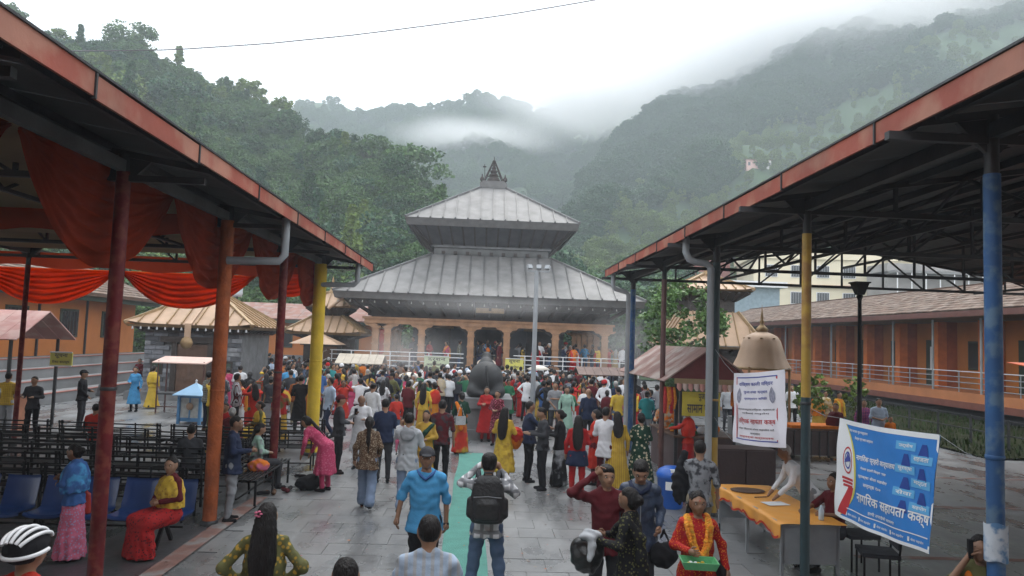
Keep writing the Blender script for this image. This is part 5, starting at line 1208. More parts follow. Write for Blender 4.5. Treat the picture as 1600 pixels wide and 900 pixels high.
# stalls
def stall(name, lab, x0, x1, y0, y1, zc, ze, zr, roofm, axis='x', counter=None, posts=M['steel'], n=8, over=.35):
    """open stall: posts, gable roof of sheets, counter"""
    e = empty(name, (x0, y0, 0), label=lab, cat='stall'); w, d = x1-x0, y1-y0
    for x in (0.05, w-.05):
        for y in (0.05, d-.05): b = MB(); b.bar((x, y, 0), (x, y, ze), .07); b.build('post', posts, e)
    if counter:
        boxo(e, 'counter', counter, (.09, .0, 0), (w-.09, .06, zc-.042)); boxo(e, 'counter_top', M['wood'], (-.04, -.12, zc-.04), (w+.04, d*.5, zc)); 
        for x in (.02, w-.08): boxo(e, 'side_panel', counter, (x, .091, 0), (x+.06, d*.5, zc-.042))
    for k in range(n):
        if axis == 'x':       # ridge runs along x
            xa, xb = -over+(w+2*over)*k/n, -over+(w+2*over)*(k+1)/n-.012
            for s_ in (0, 1):
                ya, yb = (-over, d/2) if not s_ else (d+over, d/2); q = [(xa, ya, ze), (xb, ya, ze), (xb, yb, zr), (xa, yb, zr)]
                b = MB(); b.slab(q if not s_ else q[::-1], .03); b.build('roof_sheet', roofm, e)
        else:
            ya, yb = -over+(d+2*over)*k/n, -over+(d+2*over)*(k+1)/n-.012
            for s_ in (0, 1):
                xa, xb = (-over, w/2) if not s_ else (w+over, w/2); q = [(xa, ya, ze), (xb, ya, zr), (xb, yb, zr), (xa, yb, ze)]
                b = MB(); b.slab(q if not s_ else q[::-1], .03); b.build('roof_sheet', roofm, e)
    return e, w, d
# big right hand stall
e, w, d = stall('offering_stall', 'offering stall with a red gabled roof and yellow signboard by the brown post', 4.5, 5.95, 16.8, 21.4, .95, 2.2, 2.98, mat('stall_roof_slate', (.30, .17, .145), .75, var=.25, vs=1.5, bump=.2, col2=(.36, .29, .26), kind='blotch', ps=1.5), 'y', M['cab'], n=9, over=.36)
b = MB(); b.add([(-.2, -.3, 2.26), (w+.2, -.3, 2.26), (w/2, -.3, 2.92)], [(0, 1, 2)]); b.add([(-.2, -.26, 2.26), (w+.2, -.26, 2.26), (w/2, -.26, 2.92)], [(2, 1, 0)]); b.build('gable', mat('gable_red', (.13, .025, .025), .7), e)
boxo(e, 'valance_board', M['beige'], (-.1, -.34, 2.14), (w+.1, -.305, 2.26))
for k in range(12): b = MB(); x = -.05+k*(w+.1)/12; b.grid(lambda u, v: (x+.115*u, -.35-.05*math.sin(math.pi*u), 2.15-.17*v*(1-.4*(2*u-1)**2)), 4, 3); b.build('scallop', mat('pale_scallop', (.55, .42, .38), .8) if k % 2 else mat('pink_scallop', (.50, .25, .22), .8), e)
b = MB(); b.box((.12, -.22, 1.42), (.98, -.18, 1.96)); sg = b.build('signboard', mat('yellow_board', (.52, .42, .05), .6), e)
S = lambda u, v: (.12+.86*u, -.232, 1.42+.54*v)
write(S, 'पुजा', .42, .62, .62, .92, M['kprint'], e); write(S, 'सामान पसल', .12, .12, .92, .48, M['kprint'], e)
for k in range(26):       # wares hanging and lying on the counter
    c = random.choice(('red', 'orange', 'saffron', 'green', 'pink', 'white', 'blue')); x = random.uniform(.1, w-.1); b = MB(); r_ = random.uniform(.05, .12)
    b.lathe([(0, 0), (r_, .01), (r_*1.05, r_*.8), (r_*.6, r_*1.4), (0, r_*1.5)], (0, 0, 0), 10); o = b.build('offering_bowl' if k % 2 else 'flower_heap', cloth(c)); o.location = (4.5+x, 16.85+random.uniform(0, 1.1), .955)
    tag(o, '%s %s on the red gabled stall counter' % (c, 'bowl' if k % 2 else 'flower heap'), 'goods', 'wares on the stall counter')
for k in range(9):
    x = 4.25+k*.05+(k > 4)*1.3; b = MB(); b.tube([(x, 16.7, 2.05), (x+.02, 16.7, 1.75), (x, 16.7, 1.45+.1*(k % 3))], [.03, .06, .035], 8); c = ('red', 'saffron', 'orange')[k % 3]
    tag(b.build('garland', mat('garland_'+c, CC[c], .8, var=.3, vs=20, bump=.6, bs=40)), '%s garland hanging from the red gabled stall front' % c, 'garland', 'garlands hanging on the stall')
# low dark canopies in the crowd
e, w, d = stall('low_stall', 'low brownish roofed stall in the crowd before the temple right end', 4.3, 5.6, 29.5, 30.8, .9, 1.72, 2.0, mat('brown_sheet', (.14, .09, .075), .7, var=.3, vs=2), 'x', M['cab'], n=6)
e, w, d = stall('low_stall', 'low stall with a pale pitched roof in the crowd near the temple stair', -6.1, -4.7, 33.5, 34.9, .9, 1.7, 2.1, mat('pale_stall_roof', (.42, .37, .30), .7), 'x', M['cab'], n=6)
# left stall with pale red roof
p = at0(75, 672)
e, w, d = stall('ticket_stall', 'pale red roofed stall with an orange notice counter at the far left', -16.6, -12.55, 20.3, 22.6, 1.0, 2.55, 3.35, mat('stall_pink_roof', (.52, .26, .23), .6, var=.12, vs=1.2, col2=(.6, .38, .34), kind='blotch', ps=2), 'x', mat('orange_notice', (.50, .22, .13), .7, var=.15, vs=4), n=10, over=.3)
S = lambda u, v: (.2+(w-.4)*u, -.012, .1+.8*v)
for i, (t, v0) in enumerate((('श्री दक्षिण मन्दिर', .66), ('भेटी काउन्टर', .36), ('पुजा टिकट', .08))): write(S, t, .35, v0, .95, v0+.22, M['rprint'], e)
sign(78, 551, 114, 571, 20.2, M['yprint'], 'hanging_sign', 'yellow green signboard under the eave of the far left stall', [('सूचना', .2, .55, .8, .9), ('टिकट काउन्टर', .1, .15, .9, .42)])
# small table-shrine canopy near the stone shrine
e = empty('canopy_table', (-10.4, 26.6, 0), R(-3), label='slim roofed metal table with a pale red top near the offering cabinet', cat='table')
e.scale = (.8, .8, .92)
for x in (-1.0, 1.0):
    for y in (-.4, .4): b = MB(); b.bar((x, y, 0), (x, y, 2.0), .05); b.build('leg', M['brpost'], e)
b = MB(); b.slab([(-1.2, -.6, 1.95), (1.15, -.6, 1.95), (1.15, .6, 2.15), (-1.2, .6, 2.15)], .04); b.build('roof', mat('pink_top', (.60, .42, .36), .6, var=.12), e)
boxo(e, 'table_top', M['steel'], (-1.0, -.4, .72), (1.0, .4, .78)); boxo(e, 'rail', M['brpost'], (-1.0, -.43, .25), (1.0, -.40, .29))
# ---------------------------------------------------------------- the stone bull on its pedestal, seen from behind
p = lev(760, 640, 1.0); bx, by = at(759, 600, 23.2).x, 23.2
pe = empty('pedestal', (bx, by, 0), label='stepped dark stone pedestal carrying the kneeling bull', cat='pedestal')
boxo(pe, 'base_step', M['stone'], (-.95, -1.3, 0), (.95, 1.3, .3)); boxo(pe, 'middle_block', M['stone'], (-.72, -1.08, .3), (.72, 1.08, .92)); boxo(pe, 'top_slab', M['stone'], (-.80, -1.18, .92), (.80, 1.18, 1.22))
bu = empty('bull_statue', (bx, by, 1.22), label='black stone statue of a kneeling bull seen from behind above the crowd', cat='statue')
E3 = lambda c, r_: ('e', A(c), r_, None, None)
pr_ = [E3((0, -.35, .52), (.53, .62, .56)), E3((0, .2, .52), (.46, .7, .50)), E3((0, .55, .85), (.28, .34, .34)), ('c', A((0, .6, .8)), A((0, .95, 1.15)), .22, .16), E3((0, 1.02, 1.2), (.15, .24, .15)), ('c', A((0, 1.15, 1.15)), A((0, 1.35, 1.02)), .11, .08),
  E3((-.36, -.5, .2), (.22, .42, .22)), E3((.36, -.5, .2), (.22, .42, .22)), ('c', A((-.38, .4, .12)), A((-.3, .95, .08)), .12, .09), ('c', A((.38, .4, .12)), A((.3, .95, .08)), .12, .09), E3((0, -.2, .1), (.5, .8, .14))]
V, Fq = sdf_mesh(pr_, .03, .12); mobj('body', np_mesh('body', V, Fq, [M['bull']]), bu)
b = MB()
b.tube([(0, -.86, .95), (0, -.98, .8), (.03, -1.0, .5), (.08, -.98, .2), (.10, -.95, .06)], [.04, .04, .035, .045, .02], 7); b.build('tail', M['bull'], bu)
for sx in (-1, 1):
    b = MB(); b.tube([(sx*.09, 1.0, 1.30), (sx*.17, .98, 1.40), (sx*.14, .99, 1.52)], [.05, .035, .01], 7); b.build('horn', M['bull'], bu); b = MB(); b.tube([(sx*.12, .95, 1.22), (sx*.28, .9, 1.22)], [.045, .02], 6); b.build('ear', M['bull'], bu)
b = MB(); b.tube([(.28*math.cos(a), .62+.30*math.sin(a), .98+.12*math.sin(a)) for a in [i*math.pi/8 for i in range(17)]], .03, 6); b.build('neck_garland', mat('pale_garland', (.5, .42, .35), .8, var=.3, vs=20), bu)
# ---------------------------------------------------------------- masts and lamps
q = at(833, 600, 24.5); e = empty('floodlight_mast', (q.x, 24.5, 0), label='grey steel floodlight mast standing in the crowd before the temple', cat='mast')
b = MB(); b.tube([(0, 0, 0), (0, 0, 5.35)], [.085, .07], 12); b.build('pole', M['grey'], e)
b = MB(); b.bar((-.3, 0, 5.32), (.42, 0, 5.32), .05); b.build('crossarm', M['grey'], e)
for x, a in ((-.25, 35), (.06, 0), (.36, -35)):
    b = MB(); b.box((-.08, -.06, -.07), (.08, .05, .07)); o = b.build('floodlight', M['grey'], e); o.location = (x, -.05, 5.45); o.rotation_euler = (R(-25), 0, R(a))
q = at(1343, 620, 19.6); e = empty('lamp_post', (q.x, 19.6, 0), label='black lamp post with a square lantern head behind the blue banner', cat='lamp post')
b = MB(); b.tube([(0, 0, 0), (0, 0, 1.0), (0, 0, 4.55)], [.075, .062, .05], 12); b.build('pole', M['bench'], e); b = MB(); b.lathe([(.12, 0), (.12, .18), (.07, .25)], n=12); b.build('base', M['bench'], e)
b = MB(); b.lathe([(.05, 4.4), (.09, 4.52), (.05, 4.56)], n=10); b.build('collar', M['bench'], e)
b = MB(); b.add([(-.09, -.09, 4.55), (.09, -.09, 4.55), (.09, .09, 4.55), (-.09, .09, 4.55), (-.18, -.18, 4.86), (.18, -.18, 4.86), (.18, .18, 4.86), (-.18, .18, 4.86)], [(3, 2, 1, 0), (4, 5, 6, 7), (0, 1, 5, 4), (1, 2, 6, 5), (2, 3, 7, 6), (3, 0, 4, 7)]); b.build('lantern', M['bench'], e)
b = MB(); b.box((-.21, -.21, 4.861), (.21, .21, 4.90)); b.build('lantern_cap', M['bench'], e)
# ---------------------------------------------------------------- right foreground: table, bin, cabinet
e = empty('trestle_table', (4.4, 10.85, 0), label='long grey metal table under an orange satin cloth at the right', cat='table')
boxo(e, 'table_top', M['silver'], (-.40, -1.28, .70), (.38, 1.28, .735))
for sx in (-.40, .35): boxo(e, 'apron', M['silver'], (sx, -1.22, .52), (sx+.03, 1.22, .698))
boxo(e, 'end_panel', M['silver'], (-.369, -1.26, .22), (.349, -1.235, .698)); boxo(e, 'end_panel', M['silver'], (-.369, 1.235, .22), (.349, 1.26, .698))
for x in (-.38, .36):
    for y in (-1.24, 0, 1.24): b = MB(); b.bar((x, y, 0), (x, y, .70), .04); b.build('leg', M['silver'], e)
tc_ = MB()
def clf(u, v):
    x = -.46+u*.92; y = -1.31+2.62*v; z = .742
    if u < .12: z = .742-(.12-u)/.12*(.17+.03*math.sin(v*23)+.02*math.sin(v*51)); x = -.43-.02*math.sin(v*31)*(.12-u)*8
    return (x, y, z+.004*math.sin(v*37+u*5)*math.sin(u*9+v*11))
tc_.grid(clf, 44, 110)
o = tc_.build('tablecloth', M['tcloth']); o.location = (4.4, 10.85, 0); tag(o, 'orange satin cloth with a reddish hem spread over the long table', 'tablecloth')
b = MB(); b.grid(lambda u, v: (-.455-.022*math.sin(v*31)*.9, -1.31+2.62*v, .742-(.17+.03*math.sin(v*23)+.02*math.sin(v*51))-.0+.03*u), 2, 110); b.build('hem', cloth('scarlet'), o)
b = MB(); b.lathe([(0, .008), (.26, .008), (.27, .02), (.2, .012), (0, .011)], (4.30, 11.62, .742), 20, sy=.8); tag(b.build('brass_tray', M['wood']), 'round brown tray lying at the far end of the orange table', 'tray')
b = MB(); b.box((-.17, -.12, 0), (.17, .12, .004)); o = b.build('paper_sheet', M['white']); o.location = (4.38, 10.72, .750); o.rotation_euler.z = R(12); tag(o, 'white sheet of paper lying in the middle of the orange table', 'paper')
b = MB(); b.tube([(0, 0, 0), (.2, .05, .0)], .008, 6); o = b.build('pen', M['kprint']); o.location = (4.22, 11.1, .757); tag(o, 'dark pen lying on the orange table between tray and paper', 'pen')
b = MB(); b.lathe([(0, 0), (.033, 0), (.035, .02), (.035, .13), (.014, .17), (.014, .19), (0, .2)], n=12); o = b.build('water_bottle', mat('clear_bottle', (.5, .62, .72), .15, bump=0)); o.location = (4.62, 9.78, .748); tag(o, 'small clear water bottle at the near end of the orange table', 'bottle')
p = at0(1040, 795); e = empty('litter_bin', (p.x+.12, p.y+.1, 0), label='bright blue plastic litter bin with a white sticker by the grey pipe', cat='bin')
b = MB(); b.lathe([(0, 0), (.20, 0), (.215, .03), (.255, .55), (.27, .56), (.27, .60), (.25, .60)], n=24); b.build('body', M['bin'], e)
b = MB(); b.lathe([(.275, .585), (.28, .62), (.23, .70), (.12, .76), (0, .77)], n=24); b.build('lid', M['bin'], e)
b = MB(); b.grid(lambda u, v: (-.262*math.sin(-.1+.75*u), -.262*math.cos(-.1+.75*u), .36+.15*v), 6, 1); b.build('sticker', M['sprint'], e); b = MB(); b.box((-.07, -.24, .62), (.07, -.13, .73)); b.build('flap', M['sprint'], e)
e = empty('steel_cabinet', (5.35, 14.6, 0), label='brown cabinet on thin legs behind the grey pipe, below the white banner', cat='cabinet')
boxo(e, 'body', M['cab'], (-.55, 0, .28), (.62, .6, .98)); boxo(e, 'door', mat('cab_door', (.055, .034, .034), .5), (.02, -.02, .31), (.59, -.001, .95)); boxo(e, 'door', mat('cab_door', (.055, .034, .034), .5), (-.52, -.02, .31), (-.0, -.001, .95))
for x in (-.52, .58):
    for y in (.03, .57): b = MB(); b.bar((x, y, 0), (x, y, .28), .035); b.build('leg', M['cab'], e)
# chair behind the blue banner
def chair(x, y, rz, lab):
    e = empty('chair', (x, y, 0), rz, label=lab, cat='chair')
    for sx in (-.2, .2): b = MB(); b.tube([(sx, .2, 0), (sx, .2, .44)], .014, 8); b.build('leg', M['bench'], e); b = MB(); b.tube([(sx, -.2, 0), (sx, -.2, .44), (sx, -.25, .86)], .014, 8); b.build('leg', M['bench'], e)
    boxo(e, 'seat', cloth('charcoal'), (-.22, -.22, .44), (.22, .22, .49)); b = MB(); b.slab([(-.2, -.215, .55), (.2, -.215, .55), (.2, -.255, .86), (-.2, -.255, .86)], .03); b.build('backrest', cloth('charcoal'), e)
chair(5.15, 9.35, R(75), 'black padded steel chair behind the lower edge of the blue banner'); chair(5.35, 10.25, R(95), 'dark chair in the shade behind the near end of the orange table')
# ---------------------------------------------------------------- banners
def banner(name, lab, P0, P1, P2, P3, m, bow=.06, seed=0):
    """P0 lower left, P1 lower right, P2 upper right, P3 upper left; hung cloth of real size"""
    P0, P1, P2, P3 = map(Vector, (P0, P1, P2, P3)); nrm = (P1-P0).cross(P3-P0).normalized()
    def S(u, v, lift=0.): 
        p = P0*(1-u)*(1-v)+P1*u*(1-v)+P2*u*v+P3*(1-u)*v
        return p+nrm*(bow*math.sin(math.pi*u)*(1-.4*v)+.012*math.sin(u*19+v*4+seed)*(1-v*.5)+.008*math.sin(v*11+u*7)+lift)-Vector((0, 0, .02*math.sin(math.pi*u)))
    b = MB(); nu, nv = 48, 28; b.grid(lambda u, v: S(u, v), nu, nv); n0 = len(b.v); b.add([Vector(v)-nrm*.004 for v in b.v[:n0]], [f[::-1] for f in b.f[:nu*nv]], 0, True)
    o = b.build(name, m); tag(o, lab, 'banner'); return o, S
def patch(S, poly, m, parent, name='print', lift=.003, nseg=10):
    """flat print: polygon given by (u, v) columns [ (u, v_low, v_high) ]"""
    b = MB(); n = len(poly); vs = [S(u, a, lift) for u, a, c in poly]+[S(u, c, lift) for u, a, c in poly]; b.add(vs, [(i, i+1, i+1+n, i+n) for i in range(n-1)]); return b.build(name, m, parent)
def rect(S, u0, v0, u1, v1, m, parent, name='print', lift=.003, n=8): return patch(S, [(u0+(u1-u0)*i/n, v0, v1) for i in range(n+1)], m, parent, name, lift)
def onx(px, py, X):      # point of the plane x = X seen at a pixel
    r = ray(px, py); return EYE+r*(X/r.x)
BX = 4.42
b_, S = banner('blue_banner', 'blue printed banner with white lettering tied between the teal and the blue post', onx(1305, 803, BX), onx(1453, 866, BX), onx(1467, 679, BX), onx(1311, 653, BX), M['bannb'], .03)
L3 = lambda u, v: S(u, v, .006)
rect(S, 0, .955, 1, 1, M['sprint'], b_, 'white_border', n=40); rect(S, 0, 0, 1, .03, M['sprint'], b_, 'white_border', n=40); rect(S, .985, .03, 1, .955, M['sprint'], b_, 'white_border')
cur = lambda v: .05+.20*math.sin(math.pi*min(1, (v+.02)*.98))**.8 if v < 1 else 0
def side(c0, c1, m, nm, lift, v0=.03, v1=.955):
    b = MB(); n = 24; vs = []
    for i in range(n+1):
        v = v0+(v1-v0)*i/n; vs += [S(c0(v)+(c1(v)-c0(v))*j/12, v, lift) for j in range(13)]
    b.add(vs, [(13*i+j, 13*i+j+1, 13*i+j+14, 13*i+j+13) for i in range(n) for j in range(12)]); b.build(nm, m, b_)
side(lambda v: 0, lambda v: cur(v)*(.95), M['sprint'], 'white_panel', .003); side(lambda v: cur(v)*.95, lambda v: cur(v)*1.07, M['yprint'], 'yellow_edge', .0045)
side(lambda v: .05+.10*(v-.03)/.3, lambda v: .155+.06*(v-.03)/.3, M['rprint'], 'red_ribbon', .005, .05, .34)
b = MB(); n = 20; cen = (.145, .60)
for r0, r1, m_ in ((.088, .102, 'rprint'), (.052, .066, 'bprint')):
    b = MB(); vs = []
    for i in range(n+1): a = 2*math.pi*i/n; vs += [S(cen[0]+r0*.62*math.cos(a), cen[1]+r0*1.35*math.sin(a), .006), S(cen[0]+r1*.62*math.cos(a), cen[1]+r1*1.35*math.sin(a), .006)]
    b.add(vs, [(2*i, 2*i+1, 2*i+3, 2*i+2) for i in range(n)]); b.build('emblem_ring', M[m_], b_)
b = MB(); b.add([S(.10, .57, .006), S(.19, .60, .006), S(.145, .68, .006)], [(0, 1, 2)]); b.build('emblem_peak', M['bprint'], b_)
for k in range(3): rect(S, .075+.01*k, .40-.035*k, .215-.005*k, .425-.035*k, M['rprint'], b_, 'emblem_ribbon', .006)
W_ = M['sprint']
for t, u0, v0, u1, v1 in (('नेपाल सरकार गृह मन्त्रालय', .14, .885, .36, .925), ('जिल्ला प्रशासन कार्यालय', .22, .82, .42, .86), ('नागरिक प्रहरी कार्यालय', .26, .62, .66, .70), ('नेपाल प्रहरी जिल्ला शाखा', .32, .55, .58, .585), ('सुरक्षा सेवा सहयोग', .30, .47, .60, .51), ('सम्पर्क १००', .36, .39, .54, .43),
    ('नागरिक सहायता कक्ष', .27, .20, .985, .345), ('हामी तपाईंको साथमा', .42, .145, .70, .185)): write(L3, t, u0, v0, u1, v1, W_, b_, bold=.02)
rect(S, .16, .118, .985, .128, W_, b_, 'rule', .005, 30)
for k in range(5): write(L3, 'सेवा सहयोग', .18+k*.165, .055, .29+k*.165, .085, W_, b_); rect(S, .155+k*.165, .05, .17+k*.165, .09, W_, b_, 'icon', .005, 2)
for k, t in enumerate(('उद्घोष', 'सहजता', 'सुरक्षा', 'मद्दत', 'सेवा', 'सहयोग')):
    v0 = .83-k*.103; u0 = (.66 if k % 2 == 0 else .80); rect(S, u0, v0, u0+.175, v0+.075, M['lprint'], b_, 'label_box', .004, 6); write(L3, t, u0+.025, v0+.018, u0+.15, v0+.06, W_, b_)
    u1 = (.86 if k % 2 == 0 else .71); b = MB(); b.add([S(u1, v0-.035, .0045), S(u1+.085, v0-.035, .0045), S(u1+.06, v0+.07, .0045), S(u1+.025, v0+.07, .0045)], [(0, 1, 2, 3)]); b.build('arrow', M['dprint'], b_)
b_, S = banner('white_banner', 'white printed notice banner with red heading tied between grey pipe and teal post', onx(1146, 690, 4.33), onx(1230, 700, 4.33), onx(1225, 577, 4.33), onx(1146, 583, 4.33), M['bannw'], .05, 2)
L3 = lambda u, v: S(u, v, .006)
for (u0, v0, u1, v1) in ((.09, .06, .11, .94), (.87, .06, .89, .94), (.09, .925, .89, .94), (.09, .06, .89, .075)): rect(S, u0, v0, u1, v1, M['rprint'] if u1-u0 < .1 else M['bprint'], b_, 'border_line', .004, 10)
for t, u0, v0, u1, v1, m_ in (('दक्षिण काली मन्दिर', .16, .80, .84, .875, 'bprint'), ('पुजा तथा दर्शन', .26, .70, .74, .745, 'bprint'), ('व्यवस्थापन समिति', .28, .615, .72, .66, 'bprint'), ('भक्तजनहरूलाई हार्दिक स्वागत छ', .13, .47, .85, .505, 'kprint'), ('सबैलाई अनुरोध', .25, .42, .75, .45, 'kprint'),
    ('अर्थिक सहायता कक्ष', .14, .27, .86, .375, 'rprint'), ('मन्दिर विकास कोषमा सहयोग गरौं', .14, .20, .84, .235, 'kprint'), ('धन्यवाद', .4, .14, .62, .17, 'kprint'), ('सम्पर्क कार्यालय', .18, .09, .82, .12, 'rprint')): write(L3, t, u0, v0, u1, v1, M[m_], b_, bold=.01)
for u0 in (.125, .77): patch(S, [(u0+.0, .62, .70), (u0+.03, .58, .76), (u0+.05, .57, .79), (u0+.07, .58, .76), (u0+.1, .62, .70)], mat('grey_print', (.28, .28, .36), .6, var=.4, vs=20), b_, 'printed_figure', .005)
# ropes holding the banners
for nm_, a, c, lab in (('rope', onx(1146, 583, 4.33), (4.2, 13.0, 2.95), 'thin rope from the white banner up to the grey pipe'), ('rope', onx(1146, 690, 4.33), (4.2, 13.0, 1.75), 'thin rope from the lower corner of the white banner to the grey pipe'), ('rope', onx(1225, 577, 4.33), (4.25, 9.48, 2.82), 'thin rope from the white banner to the teal and ochre post'),
    ('rope', onx(1311, 653, BX), (4.28, 9.36, 2.25), 'thin rope from the blue banner to the teal post'), ('rope', onx(1467, 679, BX), (4.28, 5.97, 2.1), 'thin rope from the blue banner to the nearest blue post')):
    b = MB(); b.tube([a, (Vector(a)+Vector(c))/2-Vector((0, 0, .03)), c], .0035, 5); tag(b.build(nm_, M['grey']), lab, 'rope')
# worn poster on the blue post
b = MB(); b.grid(lambda u, v: (4.23+.089*math.sin(-1.9+2.6*u), 5.9-.089*math.cos(-1.9+2.6*u), 1.36+.30*v-.01*math.sin(u*9)), 14, 6); tag(b.build('torn_poster', mat('torn_poster', (.55, .60, .66), .7, col2=(.10, .22, .40), kind='blotch', ps=9)), 'torn white poster pasted round the nearest blue post', 'poster')
# right edge: orange canopied booth, red post, motorcycles
p = at0(1548, 722); b = MB(); b.tube([(p.x, p.y, 0), (p.x, p.y, 4.4)], .07, 10); tag(b.build('red_pole', M['dred']), 'thin dark red pole standing just left of the nearest blue post, far behind it', 'pole')
e = empty('canopy_booth', (15.6, 18.6, 0), label='booth with bright orange awning and pale printed screen at the right edge', cat='booth')
for x in (.1, 3.2):
    for y in (0, 1.8): b = MB(); b.bar((x, y, 0), (x, y, 2.4), .06); b.build('post', M['steel'], e)
b = MB(); b.grid(lambda u, v: (-.3+3.9*u, -.4-.0*v, 2.55-.42*v-.03*math.sin(u*40)*v), 40, 3); b.build('awning_front', mat('awning_orange', (.75, .13, .03), .6), e); b = MB(); b.slab([(-.3, -.4, 2.55), (3.6, -.4, 2.55), (3.6, 2.2, 2.85), (-.3, 2.2, 2.85)], .02); b.build('awning_top', mat('awning_orange', (.75, .13, .03), .6), e)
boxo(e, 'screen', M['glow'], (.15, -.05, .75), (3.1, -.02, 1.85)); S2 = lambda u, v: (.15+2.9*u, -.055, .75+1.1*v); write(S2, 'भेटी', .04, .66, .3, .92, M['rprint'], e)
def motorcycle(x, y, rz, lab, m):
    e = empty('motorcycle', (x, y, 0), rz, label=lab, cat='motorcycle', group='motorcycles parked at the right edge')
    for yy in (-.62, .62):
        b = MB(); b.tube([(0, yy+.27*math.cos(a), .29+.27*math.sin(a)) for a in [i*math.pi/10 for i in range(21)]], .045, 8, caps=False); w_ = b.build('wheel', M['bench'], e); b = MB()
        for k in range(6): a = k*math.pi/3; b.bar((0, yy, .29), (0, yy+.25*math.cos(a), .29+.25*math.sin(a)), .014)
        b.build('spokes', M['silver'], w_)
    V, Fq = sdf_mesh([('e', A((0, .12, .78)), (.13, .26, .13), None, None), ('c', A((0, -.1, .74)), A((0, -.62, .82)), .10, .06)], .02, .03); mobj('tank_and_seat', np_mesh('tank', V, Fq, [m]), e)
    b = MB(); b.box((-.13, -.22, .28), (.13, .22, .60)); b.build('engine', M['silver'], e); b = MB(); b.tube([(0, .62, .29), (0, .45, .95)], .03, 8); b.tube([(-.33, .33, 1.02), (-.1, .45, .98), (.1, .45, .98), (.33, .33, 1.02)], .016, 8); b.build('handlebar', M['silver'], e)
    b = MB(); b.lathe([(0, .09), (.07, .06), (.09, 0), (0, -.01)], n=12); me = b.mesh('headlight', M['white']); me.transform(Matrix.Translation((0, .55, .86)) @ Matrix.Rotation(R(-90), 4, 'X')); mobj('headlight', me, e)
    b = MB(); b.tube([(.12, -.1, .3), (.15, -.7, .34)], .04, 8); b.build('exhaust', M['silver'], e)
for i in range(3): motorcycle(15.6+i*.9, 17.0-.3*i, R(15+7*i), '%s motorcycle parked before the orange awning booth' % ('black', 'dark red', 'dark blue')[i], cloth(('black', 'maroon', 'navy')[i]))
# railed dark table and planters near the right bank
e = empty('display_table', (9.9, 20.4, 0), label='dark latticed table covered with orange goods below the right veranda', cat='table')
boxo(e, 'table_top', M['wood'], (-1.5, -.45, .80), (1.9, .45, .85)); boxo(e, 'cloth', cloth('orange'), (-1.3, -.42, .852), (.5, .40, .93)); boxo(e, 'base_panel', M['cab'], (-1.45, -.4, .12), (1.85, .4, .78))
for k in range(15): b = MB(); b.bar((-1.45+k*.235, -.43, .06), (-1.45+k*.235, -.43, .80), .02); b.build('lattice_bar', M['steel'], e)
for i, (px, py, Y) in enumerate(((1262, 612, 24), (1282, 618, 25), (1335, 617, 25))):
    q = at(px, py, Y); e = empty('potted_plant', (q.x, Y, 0), label='tall leafy plant in a pot %s' % ('behind the yellow dressed women', 'behind the woman in the dark red sari', 'beside the man in the pale blue shirt')[i], cat='plant'); 
    b = MB(); b.lathe([(0, 0), (.18, 0), (.24, .4), (.2, .4), (0, .38)], n=14); b.build('pot', M['terra'], e)
    mobj('foliage', crown_mesh('foliage', 80+i, .38, .75, 24, 12, .09, LEAF[2], zc=1.45), e); b = MB(); b.tube([(0, 0, .38), (.05, 0, 1.5)], .02, 6); b.build('stem', M['bark'], e)
# shoes and bags left on the paving by the benches
for i, (px, py) in enumerate(((452, 768), (478, 762), (500, 758), (445, 770), (410, 775), (428, 774), (470, 748), (503, 760))):
    q = at0(px, py); V, Fq = sdf_mesh([('c', A((0, -.08, .03)), A((0, .1, .03)), .035, .04)], .015, .01); o = mobj('shoe', np_mesh('shoe', V, Fq, [cloth(('black', 'brown', 'black', 'maroon')[i % 4])])); o.location = (q.x, q.y, 0.026); o.rotation_euler.z = i*1.3
    tag(o, '%s shoe on the paving by the dark red post bench' % ('black', 'brown', 'black', 'maroon')[i % 4], 'shoe', 'shoes left beside the benches')
q = at0(480, 766); V, Fq = sdf_mesh([('e', A((0, 0, .12)), (.24, .17, .14), None, None), ('e', A((.08, .05, .2)), (.12, .1, .1), None, None)], .02, .05, rough=-.008); o = mobj('bag', np_mesh('bag', V, Fq, [cloth('black')])); o.location = (q.x, q.y, .01); tag(o, 'black cloth bag lying on the paving beside the bench', 'bag')
q = lev(470, 715, .55); V, Fq = sdf_mesh([('e', A((0, 0, .08)), (.2, .14, .12), None, None)], .02, .05, rough=-.01); o = mobj('bundle', np_mesh('bundle', V, Fq, [cloth('orange', 'blotch', 'pink')])); o.location = (-3.95, 13.75, .47); tag(o, 'orange and pink cloth bundle on the bench beside the seated woman', 'bundle')
# incense smoke drifting before the temple
for nm_, px, py, Y, r3, sd in (('incense_smoke', 635, 550, 33, (3.4, 2.2, 1.7), 5), ('incense_smoke', 970, 540, 33, (2.4, 2.0, 2.3), 6), ('incense_smoke', 760, 478, 35, (8.5, 1.8, .75), 7)):
    q = at(px, py, Y); cloud(nm_, (q.x, Y, q.z), r3, .16, .5, .6, 'thin bluish incense smoke drifting %s' % {5: 'over the crowd at the left of the temple', 6: 'by the right end of the temple', 7: 'under the eaves of the temple roof'}[sd], sd)

